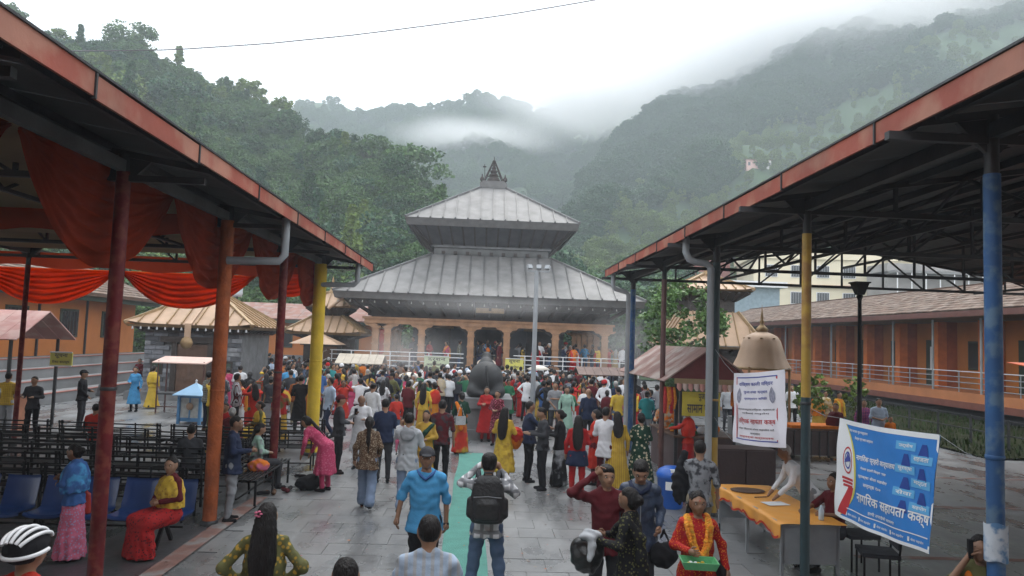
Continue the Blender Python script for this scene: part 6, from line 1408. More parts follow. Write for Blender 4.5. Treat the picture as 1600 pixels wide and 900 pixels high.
# petals, scraps and fallen leaves on the paving
V = []; Fq = []; mi = []
gg = random.Random(9)
for i in range(520):
    x = gg.uniform(-4, 6); y = gg.uniform(9, 27); r_ = gg.uniform(.008, .028); a = gg.uniform(0, 6.28); k = len(V)
    V += [(x+r_*math.cos(a+q*1.57), y+r_*.6*math.sin(a+q*1.57), .030+gg.uniform(0, .006)) for q in range(4)]; Fq.append((k, k+1, k+2, k+3)); mi.append(gg.choice((0, 1, 2, 3, 3)))
b = MB(); b.add(V, Fq); b.m = mi; tag(b.build('litter', [cloth('orange'), cloth('scarlet'), cloth('beige'), cloth('brown')]), 'scattered petals, scraps and leaves on the wet paving', 'litter', kind='stuff')

# ---------------------------------------------------------------- people nearest the camera
FL = lambda a, b_, ps=14: cloth(a, 'floral', b_, ps)
def held(name, V, Fq, m, loc, rz, label, cat, **k):
    o = mobj(name, np_mesh(name, V, Fq, [m]), **k); o.location = loc; o.rotation_euler.z = rz; return tag(o, label, cat)
# man in the cycling helmet, lower left corner
e, I = person('man in a red jacket and a black and white cycling helmet, bottom left corner', 45, 832, 1.72, -8, lod='near', cols=('scarlet', 'black'), hair='short', top='shirt')
hl = A(I['head']((0, -.0, .165)))
V, Fq = sdf_mesh([('e', hl, (.108, .142, .105), None, ((0, 0, -1), .02)), ('e', hl+A([0, -.05, -.015]), (.098, .095, .085), None, None)], .009, .01)
mobj('helmet', np_mesh('helmet', V, Fq, [cloth('black')]), e)
for k in range(5):
    a = (k-2)*.44; b = MB(); pts_ = []
    for i in range(13):
        t = -1.15+2.3*i/12; pts_.append(tuple(hl+A([.114*math.sin(a)*math.cos(t*.75)+.0, -.148*math.sin(t), .112*math.cos(t)*math.cos(a*.9)])))
    b.tube(pts_, .0115, 8); b.build('helmet_rib', M['white'], e)
b = MB(); b.tube([tuple(hl+A([.112*math.sin(t), -.146*math.cos(t), -.03-.015*math.cos(t)])) for t in [(-1.9+3.8*i/16) for i in range(17)]], .013, 8); b.build('helmet_rim', M['white'], e)
# woman with long black hair
e, I = person('woman with very long loose black hair and an olive patterned dress at lower left', 418, 786, 1.60, 6, lod='near', sex='f', cols=(cloth('olive', 'floral', 'mustard', 9), 'olive'), hair='loose', hem=-.5, arms=('hip', 'hip'), fat=1.2)
q = I['head']((-.055, -.085, .165)); b = MB()
for k in range(5): b.lathe([(0, -.005), (.016, 0), (.012, .01), (0, .012)], (q[0]+.02*math.cos(k*1.256), q[1]-.01, q[2]+.02*math.sin(k*1.256)), 7)
b.build('hair_flower', cloth('pink'), e)
person('person of whom only the black crown of hair shows at the bottom edge', 541, 873, 1.62, 5, lod='near', cols=('charcoal', 'navy'), hair='short')
e, I = person('man in a pale striped shirt seen from behind at the bottom centre', 672, 806, 1.70, 4, lod='near', cols=(cloth('pale_blue', 'stripe', 'light_grey', 5), 'charcoal'), arms=('front', 'hold'), sleeve='half', fat=1.12, skin=0)
e, I = person('man in a bright blue polo shirt and grey cap walking towards the camera', 668, 699, 1.73, 181, lod='near', cols=(cloth('sky_blue'), 'black'), sleeve='half', legs='walk', arms=('down', 'out'), capm='charcoal', cap=True, fat=1.12, hem=-.12, skin=1)
b = MB(); b.tube([A(I['T'](( -.10, .0, .535)))+A([0, 0, 0]), I['T']((-.06, .09, .505)), I['T']((0, .115, .46)), I['T']((.06, .09, .505)), I['T']((.10, 0, .535)), I['T']((0, -.085, .56)), I['T']((-.10, 0, .535))], .017, 8); b.build('collar', cloth('blue'), e)
b = MB(); h0 = I['hands'][0]; b.tube([h0[0]-h0[1]*.0, h0[0]+h0[1]*.022], .034, 10); b.build('watch', cloth('black'), e)
e6, I = person('man with a large black backpack and dark jeans seen from behind on the teal carpet', 765, 709, 1.72, -2, lod='near', cols=(cloth('white', 'check', 'grey', 3), 'denim'), arms=('cam', 'ear'), legs='apart', sleeve='long', hair='thick')
V, Fq = sdf_mesh([('l', A([0, -.20, 1.02]), A([0, 0, 1.]), A([1., 0, 0]), [0, .04, .3, .44, .50], [.17, .185, .18, .15, .08], [.10, .12, .115, .09, .05], None), ('l', A([0, -.30, 1.06]), A([0, 0, 1.]), A([1., 0, 0]), [0, .03, .18, .22], [.12, .135, .125, .09], [.05, .06, .055, .03], None), ('c', A([-.19, -.2, 1.1]), A([-.19, -.2, 1.25]), .04, .035), ('c', A([.19, -.2, 1.1]), A([.19, -.2, 1.25]), .04, .035)], .013, .02)
bp_ = empty('backpack', e6.location, e6.rotation_euler.z, label='large black backpack worn by the man on the teal carpet', cat='backpack'); mobj('pack', np_mesh('pack', V, Fq, [mat('black_nylon', (.016, .016, .018), .55, var=.3, vs=6, bump=.3, bs=30)]), bp_)
for sx in (-1, 1): b = MB(); b.tube([(sx*.10, -.14, 1.46), (sx*.11, -.06, 1.53), (sx*.12, .06, 1.49), (sx*.14, .11, 1.34), (sx*.17, .02, 1.12)], .026, 8); b.build('strap', cloth('charcoal'), bp_)
b = MB(); b.tube([(-.05, -.2, 1.50), (-.04, -.22, 1.55), (.04, -.22, 1.55), (.05, -.2, 1.50)], .012, 8); b.build('grab_handle', cloth('charcoal'), bp_)
for z in (1.30, 1.44): b = MB(); b.tube([(-.15, -.30+.06*(z > 1.4), z), (0, -.325+.06*(z > 1.4), z+.015), (.15, -.30+.06*(z > 1.4), z)], .005, 6); b.build('zip', cloth('grey'), bp_)
e, I = person('smiling young man in a dark red sweater holding one hand behind his head', 948, 727, 1.69, 187, lod='near', cols=('maroon', 'charcoal'), arms=('down', 'head'), hair='thick', fat=1.0, hem=-.12)
e8, I8 = person('woman with pinned up hair in a black flowered dress beside the dark red sweater', 985, 762, 1.60, 62, lod='near', sex='f', cols=(FL('black', 'olive', 16), FL('black', 'beige', 8)), bottom='skirt', hem=-.3, arms=('hold', 'hold'), hair='bun', shawl='sash', shawlm=FL('black', 'olive', 12), yaw=-.2, skin=1)
p = wpt(e8, (-.08, .40, .93)); V, Fq = sdf_mesh([('e', A([0, 0, 0]), (.17, .15, .19), None, None), ('e', A([.05, 0, .1]), (.14, .12, .1), None, None)], .016, .03, rough=-.01); held('handbag', V, Fq, mat('black_leather', (.012, .012, .013), .3, var=.3, vs=4, bump=.2), p, .3, 'bulging black bag carried by the woman in the black flowered dress', 'bag')
V, Fq = sdf_mesh([('e', A([0, 0, 0]), (.12, .07, .05), None, None), ('c', A([.0, -.05, -.02]), A([-.06, -.12, -.2]), .05, .03)], .014, .03, rough=-.01); held('folded_cloth', V, Fq, cloth('light_grey'), p+Vector((.02, -.06, .20)), .3, 'pale grey cloth tucked over the bulging black bag', 'cloth')
e9, I9 = person('man in a dark blue jacket looking down, carrying a black bag, behind the flowered dress', 1001, 716, 1.73, 172, lod='near', cols=(mat('jacket_navy', (.028, .045, .085), .5, var=.25, vs=4, bump=.3), 'charcoal'), arms=('bag', 'down'), nod=.45, fat=1.1, hem=-.16, hair='thick')
b = MB(); b.tube([I9['T']((-.11, -.0, .53)), I9['T']((-.08, .10, .49)), I9['T']((0, .12, .44)), I9['T']((.08, .10, .49)), I9['T']((.11, 0, .53)), I9['T']((0, -.10, .56)), I9['T']((-.11, 0, .53))], .026, 8); b.build('collar', cloth('navy'), e9); b = MB(); b.tube([I9['T']((0, .135, .45)), I9['T']((0, .15, .25)), I9['T']((0, .135, -.1))], .006, 6); b.build('zip', cloth('grey'), e9)
p = wpt(e9, (-.26, .12, .72)); V, Fq = sdf_mesh([('e', A([0, 0, 0]), (.16, .09, .14), None, None), ('c', A([-.08, 0, .1]), A([0, 0, .27]), .014, .012), ('c', A([.08, 0, .1]), A([0, 0, .27]), .014, .012)], .014, .02, rough=-.006); held('handbag', V, Fq, cloth('black'), p, .1, 'black bag hanging from the hand of the man in the dark blue jacket', 'bag')
# woman in red with the marigold garland
e, I = person('woman in a red patterned dress with an orange marigold garland round her neck', 1090, 768, 1.58, 176, lod='near', sex='f', cols=(cloth('red', 'floral', 'orange', 22), cloth('red', 'floral', 'saffron', 20)), bottom='trousers', hem=-.55, arms=('out', 'hold'), hair='loose', shawl=None, fat=1.12, skin=1, names={'top': 'dress'})
gm = mat('marigold_petals', (.80, .26, .02), .8, var=.3, vs=30, bump=.8, bs=60, col2=(.85, .42, .04), kind='blotch', ps=25)
for k in range(3):
    V_ = [I['T']((x, y, u)) for x, y, u in ((-.085-.01*k, -.03, .54), (-.10-.008*k, .10, .46), (-.09+.01*k, .165, .33), (-.03, .185, .20-.035*k), (.02, .185, .19-.035*k), (.08, .165, .32), (.10+.008*k, .10, .46), (.085+.01*k, -.03, .54))]
    b = MB(); b.tube(V_, .030, 8); b.build('marigold_garland', gm, e)
    b = MB()
    for i in range(len(V_)-1):
        for j in range(5): c = A(V_[i])*(1-j/5)+A(V_[i+1])*j/5; r_ = .037; b.lathe([(0, -r_), (r_*.8, -r_*.6), (r_, 0), (r_*.8, r_*.6), (0, r_)], c+A([random.uniform(-.006, .006), .004, 0]), 6)
    b.build('marigold_bloom', gm, e, kind='stuff')
b = MB(); q = I['head']((0, .118, .168)); b.lathe([(0, -.008), (.007, 0), (0, .008)], q, 6); b.build('forehead_mark', cloth('scarlet'), e)
p = wpt(e, (.06, .36, .99)); b = MB()
def tray(b, w, d, h, t=.006):
    b.add([(-w, -d, 0), (w, -d, 0), (w, d, 0), (-w, d, 0), (-w*1.2, -d*1.2, h), (w*1.2, -d*1.2, h), (w*1.2, d*1.2, h), (-w*1.2, d*1.2, h), (-w*1.12, -d*1.1, h), (w*1.12, -d*1.1, h), (w*1.12, d*1.1, h), (-w*1.12, d*1.1, h), (-w*.95, -d*.95, t), (w*.95, -d*.95, t), (w*.95, d*.95, t), (-w*.95, d*.95, t)],
      [(3, 2, 1, 0), (0, 1, 5, 4), (1, 2, 6, 5), (2, 3, 7, 6), (3, 0, 4, 7), (4, 5, 9, 8), (5, 6, 10, 9), (6, 7, 11, 10), (7, 4, 8, 11), (8, 9, 13, 12), (9, 10, 14, 13), (10, 11, 15, 14), (11, 8, 12, 15), (12, 13, 14, 15)])
tray(b, .14, .10, .07); o = b.build('green_tray', mat('green_plastic', (.10, .38, .17), .4, var=.1, vs=6)); o.location = p-Vector((0, 0, .03)); o.rotation_euler.z = -.12; tag(o, 'green plastic basket tray held by the woman with the marigold garland', 'tray')
for k in range(9):
    b = MB(); b.lathe([(0, -.012), (.018, -.008), (.022, 0), (.012, .012), (0, .014)], (-.09+.022*k, .05*math.sin(k*2.3), .03), 8); b.build('offering', M['sprint'] if k % 2 else cloth('yellow'), o)
V, Fq = sdf_mesh([('e', A([0, 0, 0]), (.05, .12, .15), None, None), ('c', A([0, 0, .1]), A([-.03, 0, .5]), .01, .01)], .014, .02); held('shoulder_bag', V, Fq, cloth('black'), wpt(e, (-.25, -.02, .78)), .0, 'black shoulder bag at the side of the woman with the marigold garland', 'bag')
e, I = person('woman in a dark olive top with a phone at her ear, lower right corner', 1531, 836, 1.52, 165, lod='near', sex='f', cols=(cloth('olive'), 'charcoal'), bottom='trousers', hem=-.4, sleeve='half', arms=('hold', 'ear'), hair='bun', shawl='ends', shawlm=cloth('dark_green', 'blotch', 'orange'), yaw=-.3, skin=1)
b = MB(); o_ = I['hands'][1][0]; b.box((o_[0]-.02, o_[1]-.01, o_[2]-.02), (o_[0]+.015, o_[1]+.03, o_[2]+.13)); o = b.build('mobile_phone', cloth('black')); o.location = e.location; o.rotation_euler.z = e.rotation_euler.z; tag(o, 'black mobile phone held to the ear of the woman at the lower right', 'phone')
# woman in the blue shawl with the red bag, at the blue seats
e, I = person('woman wrapped in a blue shawl over a pink patterned skirt standing by the blue seats', 122, 693, 1.47, 82, lod='near', sex='f', cols=('blue', cloth('pink', 'floral', 'lavender', 14)), bottom='skirt', arms=('front', 'hold'), shawl='wrap', shawlm=cloth('blue', 'blotch', 'sky_blue'), hair='bun', nod=.25, skin=1)
V, Fq = sdf_mesh([('l', A([0, 0, -.14]), A([0, 0, 1.]), A([0, 1., 0]), [0, .02, .26, .28], [.13, .14, .12, .1], [.055, .06, .045, .03], None), ('c', A([0, -.07, .13]), A([0, -.03, .27]), .01, .01), ('c', A([0, .07, .13]), A([0, .03, .27]), .01, .01)], .012, .015); held('handbag', V, Fq, mat('red_leather', (.34, .03, .02), .4, var=.15), wpt(e, (.27, .08, .66)), e.rotation_euler.z, 'red leather handbag hanging at the hip of the woman in the blue shawl', 'bag')
e, I = person('woman in a red sari and yellow shawl sitting at the end of the blue seats', 291, 706, 1.60, 150, lod='near', sex='f', legs='sit', cols=('maroon', cloth('red', 'floral', 'maroon', 12)), bottom='skirt', arms=('front', 'front'), shawl='wrap', shawlm=cloth('yellow', 'floral', 'mustard', 8), hair='bun', yaw=.4, hem=-.05)
e.location = (-4.13, 10.28, 0)
person('old man in a dark jacket and grey trousers standing against the orange wrapped post', 367, 650, 1.64, -78, lod='near', cols=('navy', 'grey'), arms=('front', 'hold'), hem=-.12, hair='short', nod=.1, fat=1.1, skin=1)
person('woman in a rose pink tunic bending down over the bench beside the dark red post', 512, 655, 1.62, 68, lod='mid', lean=.95, z=1.36, sex='f', cols=(FL('rose', 'pink', 12), 'rose'), hem=-.55, arms=('reach', 'reach'), hair='tail')
e, I = person('woman in a grey green jacket sitting before the bending woman in pink', 486, 660, 1.6, -60, lod='mid', sex='f', legs='sit', cols=(cloth('mint', 'blotch', 'grey'), 'charcoal'), arms=('front', 'front'), hair='tail', nod=.3); e.location = (-4.15, 14.35, 0)
person('woman with a ponytail in a brown patterned top and wide light blue trousers walking away', 578, 651, 1.58, 4, lod='near', sex='f', cols=(cloth('brown', 'floral', 'beige', 20), 'light_denim'), bottom='wide', legs='walk', hair='tail', hem=-.16, arms=('down', 'bag'), fat=1.1)
e, I = person('man in a pale grey hooded jacket and jeans walking away with a baby', 640, 645, 1.70, -3, lod='near', cols=('light_grey', 'light_denim'), legs='stride', arms=('chin', 'hold'), hem=-.15, fat=1.08, shoem='black')
V, Fq = sdf_mesh([('e', I['T']((0, -.12, .47)), (.13, .06, .09), None, None), ('e', I['T']((0, -.15, .40)), (.10, .05, .06), None, None)], .014, .02, rough=-.006); mobj('hood', np_mesh('hood', V, Fq, [cloth('grey')]), e)
p = wpt(e, (-.13, .10, 1.18)); c_, I2 = person('baby in a pink and white jacket on the shoulder of the grey hooded man', loc=(p.x, p.y), h=.75, face=180, lod='mid', legs='sit', cols=(cloth('white', 'dots', 'pink', 14), 'pink'), arms=('front', 'front'), hair='short'); c_.location.z = 1.0
L_ = [ # mid-distance people: label, px, ytop, h, face, kwargs
 ('bald man in a long white tunic standing facing the camera and reading a phone', 566, 616, 1.66, 178, dict(cols=('white', 'white'), hem=-.5, arms=('hold', 'phone'), hair='bald', nod=.3, skin=1)),
 ('man in a dark jacket and dark red cap standing with his side to the camera', 532, 617, 1.68, -70, dict(cols=('charcoal', 'black'), cap=True, capm='maroon', arms=('front', 'front'))),
 ('man in a navy blue jacket seen from behind, left of the grey hooded man', 603, 623, 1.70, 10, dict(cols=('navy', 'charcoal'), arms=('front', 'front'), fat=1.1)),
 ('man in a dark maroon shirt and black trousers seen from behind at the carpet end', 692, 625, 1.72, -5, dict(cols=(cloth('maroon', 'blotch', 'charcoal'), 'black'), sleeve='half', arms=('down', 'down'))),
 ('woman in a yellow sari with a dark green shawl facing the camera', 667, 641, 1.55, 170, dict(sex='f', cols=('mustard', 'mustard'), bottom='skirt', shawl='sash', shawlm='dark_green', hair='long', arms=('front', 'down'))),
 ('woman in a green and red sari with orange sash and patterned bag', 722, 612, 1.60, 20, dict(sex='f', cols=('dark_green', cloth('scarlet', 'blotch', 'mustard', 3)), bottom='skirt', shawl='sash', shawlm='orange', hair='bun', arms=('down', 'front'))),
 ('woman in a long bright red tunic facing the camera below the stone bull', 761, 604, 1.60, 185, dict(sex='f', cols=('red', 'red'), hem=-.62, arms=('fold', 'hold'), hair='long', fat=1.1)),
 ('woman in a dark red flowered tunic just right of the long bright red tunic', 778, 610, 1.55, 160, dict(sex='f', cols=(FL('maroon', 'pink', 12), 'maroon'), hem=-.5, arms=('front', 'front'), hair='bun')),
 ('woman in a mustard yellow dress with long hair seen from behind, holding an orange bundle', 789, 636, 1.60, -20, dict(sex='f', cols=(cloth('yellow', 'blotch', 'mustard'), 'mustard'), hem=-.6, arms=('hold', 'hold'), hair='loose', fat=1.1)),
 ('man in a dark blue jacket facing right and holding out both hands over the offerings', 828, 627, 1.70, -80, dict(cols=('navy', 'black'), arms=('reach', 'reach'), fat=1.15)),
 ('woman in a black dress with white scrolls at the hem seen from the side', 876, 640, 1.58, 70, dict(sex='f', cols=('black', cloth('black', 'blotch', 'light_grey', 3)), bottom='skirt', arms=('hold', 'hold'), hair='bun')),
 ('man in black bending over the offerings of the man in the dark blue jacket', 850, 636, 1.66, 100, dict(cols=('charcoal', 'black'), arms=('hold', 'hold'), nod=.3)),
 ('long haired woman in a red top, navy wrap and red trousers seen from behind', 904, 649, 1.58, -8, dict(sex='f', cols=('red', 'red'), hem=-.05, bottom='trousers', hair='loose', arms=('down', 'front'), fat=1.12, shawlm='navy')),
 ('man in a white shirt seen from behind beside the woman in the long yellow dress', 947, 636, 1.70, -30, dict(cols=('white', 'maroon'), arms=('front', 'hold'), sleeve='half', hem=-.2)),
 ('woman in a long mustard yellow dress with black hair down her back seen from behind', 965, 643, 1.62, 0, dict(sex='f', cols=(cloth('mustard', 'stripe', 'yellow', 8), 'mustard'), hem=-.78, hair='long', arms=('front', 'down'), fat=1.1)),
 ('woman in a cream and dark green flowered dress seen from behind by the brown post', 1002, 645, 1.60, 5, dict(sex='f', cols=(cloth('dark_green', 'floral', 'cream', 6), cloth('dark_green', 'floral', 'cream', 6)), hem=-.7, hair='bun', arms=('front', 'front'), fat=1.15)),
 ('woman in a red tunic between the red top and the white shirt', 932, 640, 1.58, 60, dict(sex='f', cols=('scarlet', 'maroon'), hem=-.5, hair='bun', arms=('front', 'hold'))),
 ('stall keeper in a bright red sari bending at the counter of the red gabled stall', 1076, 636, 1.60, 60, dict(sex='f', cols=('scarlet', 'red'), bottom='skirt', shawl='wrap', shawlm='scarlet', arms=('reach', 'reach'), hair='bun', nod=.3)),
 ('man in an orange waistcoat at the counter of the red gabled stall', 1040, 622, 1.68, 150, dict(cols=(cloth('orange', 'blotch', 'beige'), 'brown'), arms=('hold', 'hold'))),
 ('man in a grey mottled T-shirt and khaki trousers half hidden by the grey pipe', 1094, 688, 1.70, -15, dict(cols=(cloth('grey', 'blotch', 'charcoal', 14), 'khaki'), sleeve='half', arms=('hold', 'down'), legs='stride')),
 ('elderly man in a white shirt leaning over the orange covered table', 1217, 716, 1.68, 62, dict(cols=('white', 'grey'), lean=.62, z=1.44, arms=('reach', 'reach'), hairm=HAIRG, skin=1)),
 ('security man in black uniform standing in profile left of the nearest red post', 131, 578, 1.70, -80, dict(cols=('black', 'charcoal'), arms=('front', 'low'), cap=True, capm='black')),
 ('man in a grey jacket standing half behind the nearest red post', 168, 584, 1.68, 60, dict(cols=('grey', 'brown'), arms=('front', 'down'), hem=-.14)),
 ('woman in a bright blue knee length tunic walking by the offering cabinet', 213, 573, 1.58, 175, dict(sex='f', cols=(cloth('sky_blue', 'dots', 'blue', 16), 'black'), hem=-.6, arms=('down', 'front'), hair='bun')),
 ('woman in a bright yellow sari seen from behind right of the one in blue', 241, 571, 1.58, -15, dict(sex='f', cols=('yellow', 'yellow'), bottom='skirt', shawl='wrap', shawlm='yellow', hair='bun', arms=('down', 'down'), legs='walk')),
 ('woman in a dark red blouse behind the one in bright blue', 219, 560, 1.58, 190, dict(sex='f', cols=('maroon', 'white'), bottom='skirt', arms=('front', 'hold'), hair='bun')),
 ('man in a yellow patterned shirt and grey trousers at the far left stall', 14, 582, 1.66, 10, dict(cols=(cloth('mustard', 'check', 'yellow', 7), 'light_grey'), arms=('hip', 'front'), sleeve='half')),
 ('ticket seller in dark clothes behind the counter of the far left stall', 55, 588, 1.62, 185, dict(cols=('charcoal', 'black'), arms=('hold', 'hold'))),
 ('boy in a yellow T-shirt with hands behind his head by the orange wrapped post', 333, 590, 1.60, -40, dict(cols=('yellow', 'olive'), sleeve='half', arms=('head', 'head'))),
 ('woman in a rose pink sari right of the orange wrapped post', 357, 574, 1.58, 25, dict(sex='f', cols=('rose', 'rose'), bottom='skirt', shawl='sash', shawlm='pink', arms=('front', 'front'), hair='bun')),
 ('man in a white shirt and dark trousers by the woman in the rose pink sari', 376, 571, 1.70, 20, dict(cols=('white', 'navy'), arms=('front', 'front'))),
 ('man in a long black coat seen from behind left of the yellow wrapped post', 471, 586, 1.74, 5, dict(cols=('black', 'black'), hem=-.5, arms=('front', 'front'))),
 ('man in a dark jacket standing under the swag between the dark red and yellow posts', 455, 578, 1.72, 30, dict(cols=('charcoal', 'navy'), arms=('down', 'front'))),
 ('woman in a red blouse and grey skirt by the dark red post', 424, 588, 1.60, 15, dict(sex='f', cols=('charcoal', 'grey'), bottom='skirt', arms=('down', 'front'), hair='bun')),
 ('man in a yellow T-shirt facing away before the small right stall', 966, 604, 1.68, 20, dict(cols=('yellow', 'denim'), sleeve='half')),
 ('man in a grey T-shirt with crossed arms facing the camera right of the mast', 868, 597, 1.70, 175, dict(cols=('grey', 'charcoal'), sleeve='half', arms=('fold', 'low'))),
 ('woman in a pale green tunic facing the camera beside the man in the grey T-shirt', 886, 604, 1.58, 180, dict(sex='f', cols=('mint', 'mint'), hem=-.6, arms=('down', 'down'), hair='long')),
 ('bald man in a navy blue jacket seen from behind in the right crowd', 920, 607, 1.68, 10, dict(cols=('navy', 'black'), hair='bald', fat=1.15)),
 ('long haired woman in a white blouse and red shawl seen from behind', 639, 591, 1.60, 5, dict(sex='f', cols=('white', 'yellow'), bottom='skirt', shawl='sash', shawlm='scarlet', hair='loose')),
 ('long haired woman in a yellow sari left of the green and red sari', 663, 598, 1.60, -10, dict(sex='f', cols=('yellow', 'mustard'), bottom='skirt', hair='loose')),
 ('man in a white shirt and bowed head left of the red shawled woman', 583, 598, 1.70, -20, dict(cols=('white', 'light_grey'), nod=.2)),
 ('child in a red top in front of the navy jacketed man', 620, 616, 1.35, 30, dict(cols=('scarlet', 'denim'))),
 ('man in a pale blue shirt with hands on his belt below the right veranda', 1373, 622, 1.68, 170, dict(cols=('pale_blue', 'charcoal'), sleeve='half', arms=('front', 'front'), fat=1.15)),
 ('woman in a pink checked shirt half behind the black lamp post', 1350, 624, 1.60, 160, dict(sex='f', cols=(cloth('pink', 'check', 'purple', 7), 'charcoal'))),
 ('child in an orange shirt next to the man in the pale blue shirt', 1391, 650, 1.2, 190, dict(cols=('orange', 'brown'))),
 ('man in a white T-shirt behind the right edge of the white banner', 1238, 601, 1.68, 150, dict(cols=('white', 'black'), sleeve='half')),
 ('woman in an orange yellow sari left of the cream shawled one below the veranda', 1277, 612, 1.58, 170, dict(sex='f', cols=('orange', 'mustard'), bottom='skirt', shawl='wrap', shawlm='saffron')),
 ('woman in a cream yellow shawl between the two orange saris below the veranda', 1290, 610, 1.6, 190, dict(sex='f', cols=('cream', 'mustard'), bottom='skirt', shawl='wrap', shawlm=cloth('cream', 'blotch', 'mustard'))),
 ('woman in a saffron sari below the veranda, right of the cream shawled one', 1311, 612, 1.6, 200, dict(sex='f', cols=('saffron', 'saffron'), bottom='skirt', shawl='ends', shawlm='yellow')),
 ('woman in a dark red sari just above the left corner of the blue banner', 1306, 630, 1.55, 150, dict(sex='f', cols=('maroon', cloth('maroon', 'blotch', 'cream', 5)), bottom='skirt', shawl='wrap', shawlm='maroon')),
 ('man with a dark waistcoat behind the white banner near the bell canopy', 1137, 601, 1.66, 180, dict(cols=('light_grey', 'charcoal')))]
ME = {}
for lab, px, yt, h, fc, kw in L_:
    nm = lab.split(' ')[0]
    cols_ = kw.pop('cols'); mk = {k: kw.pop(k) for k in ('shawlm', 'capm', 'hairm', 'skin', 'z') if k in kw}
    ME[lab[:24]] = person(lab, px, yt, h, fc, lod='mid', cols=cols_, **mk, **kw)
e = [v for k, v in ME.items() if k.startswith('elderly man in a white')][0][0]; e.location = (4.98, 10.95, 0); e.rotation_euler.z = R(85)
def find(s): return [v for k, v in ME.items() if k.startswith(s)][0]
e, I = find('woman in a mustard yello'); V, Fq = sdf_mesh([('e', A([0, 0, 0]), (.20, .14, .2), None, None), ('e', A([.06, .08, .1]), (.12, .1, .1), None, None)], .02, .04, rough=-.012); held('bundle', V, Fq, cloth('orange'), wpt(e, (.14, .22, .92)), .2, 'orange bundle held by the woman in the mustard yellow dress', 'bundle')
held('bundle', V*.8, Fq, cloth('scarlet'), wpt(e, (.22, .20, 1.02)), .9, 'red bag pressed against the orange bundle', 'bag')
e, I = find('woman in a green and red'); b = MB(); b.box((-.13, -.035, -.11), (.13, .035, .11)); b.tube([(-.1, 0, .1), (0, 0, .42), (.1, 0, .1)], .01, 6); o = b.build('handbag', cloth('black', 'check', 'white', 14)); o.location = wpt(e, (-.08, -.20, .88)); o.rotation_euler.z = e.rotation_euler.z; tag(o, 'black and white patterned bag of the woman in the green and red sari', 'bag')
e, I = find('bald man in a long white'); b = MB(); b.box((-.035, -.006, -.07), (.035, .006, .07)); o = b.build('mobile_phone', cloth('black')); o.location = wpt(e, (.06, .30, 1.30)); tag(o, 'dark mobile phone in the hand of the bald man in white', 'phone')
e, I = find('man in a grey mottled T-'); V, Fq = sdf_mesh([('e', A([0, 0, 0]), (.13, .1, .28), None, None), ('c', A([0, 0, .2]), A([.05, .02, .42]), .08, .05)], .02, .03, rough=-.012); held('jacket', V, Fq, cloth('black'), wpt(e, (-.25, .02, 1.08)), 0, 'black jacket slung from the shoulder of the man behind the grey pipe', 'jacket')
e, I = find('long haired woman in a r'); V, Fq = sdf_mesh([('l', A([0, 0, .62]), A([0, 0, 1.]), A([1., 0, 0]), [0, .05, .25, .30], [.215, .22, .19, .16], [.16, .165, .145, .12], (7, .05))], .02, .02); mobj('wrap', np_mesh('wrap', V, Fq, [cloth('navy')]), e)
e, I = person('man in a dark waistcoat sitting behind the orange table next to the blue banner', 1293, 742, 1.66, 105, lod='near', legs='sit', cols=('maroon', 'charcoal'), arms=('hold', 'reach'), sleeve='half', skin=1); e.location = (5.0, 10.2, 0)
e, I = person('person in a white shirt sitting sideways at the extreme right edge by the motorcycles', 1592, 690, 1.66, 60, lod='mid', legs='sit', cols=('white', 'black'), arms=('front', 'front')); e.location = (13.9, 15.2, 0); boxo(empty('stool', (13.9, 15.15, 0), label='low box stool under the person at the right edge', cat='stool'), 'seat', M['cab'], (-.2, -.2, 0), (.2, .2, .44))
for lab, x, y, fc, c1, c2, sh in (('white haired woman in a red shawl sitting on a bench near the dark red post', -5.6, 17.2, 10, 'maroon', 'maroon', 'maroon'), ('woman in a red and gold sari sitting among the benches by the orange wrapped post', -6.1, 18.2, 170, 'red', 'mustard', 'red'), ('woman in a yellow green blouse seated on the benches beside the red and gold sari', -5.5, 18.9, 120, 'olive', 'yellow', 'yellow'),
    ('person in a maroon jacket sitting on a bench at the far left edge', -11.6, 17.0, 20, 'maroon', 'charcoal', None), ('person in a red checked shirt sitting behind the nearest red post', -8.6, 17.1, 5, 'scarlet', 'charcoal', None), ('woman in a dark shawl sitting beside the old man at the orange wrapped post', -5.25, 13.9, 15, 'charcoal', 'black', None)):
    e, I = person(lab, 0, 0, 1.58, fc, loc=(x, y), lod='mid', sex='f' if sh else 'm', legs='sit', cols=(c1, c2), bottom='skirt' if sh else 'trousers', arms=('front', 'front'), shawl='wrap' if sh else None, shawlm=sh, hair='bun' if sh else 'short', hairm=HAIRG if 'white haired' in lab else None)
# ---------------------------------------------------------------- the crowd
FORM = [dict(arms=('down', 'down')), dict(arms=('front', 'front'), fat=1.1), dict(arms=('hold', 'down'), sleeve='half'), dict(arms=('down', 'phone'), legs='walk', sleeve='half'), dict(arms=('fold', 'low'), sleeve='half', fat=1.15), dict(arms=('hip', 'down'), hem=-.16), dict(hem=-.5, arms=('front', 'down')), dict(arms=('back', 'back'), cap=True),
  dict(sex='f', hem=-.55, arms=('front', 'front'), hair='loose'), dict(sex='f', hem=-.6, arms=('down', 'hold'), hair='long', shawl='ends'), dict(sex='f', bottom='skirt', shawl='sash', hair='bun', arms=('down', 'front')), dict(sex='f', bottom='skirt', shawl='wrap', hair='bun', arms=('front', 'front')),
  dict(sex='f', bottom='skirt', hair='loose', arms=('hold', 'hold'), fat=1.1), dict(sex='f', hem=-.45, hair='tail', arms=('down', 'down'), bottom='wide'), dict(sex='f', hem=-.5, hair='long', arms=('cam', 'cam')), dict(arms=('cam', 'cam'), sleeve='half')]
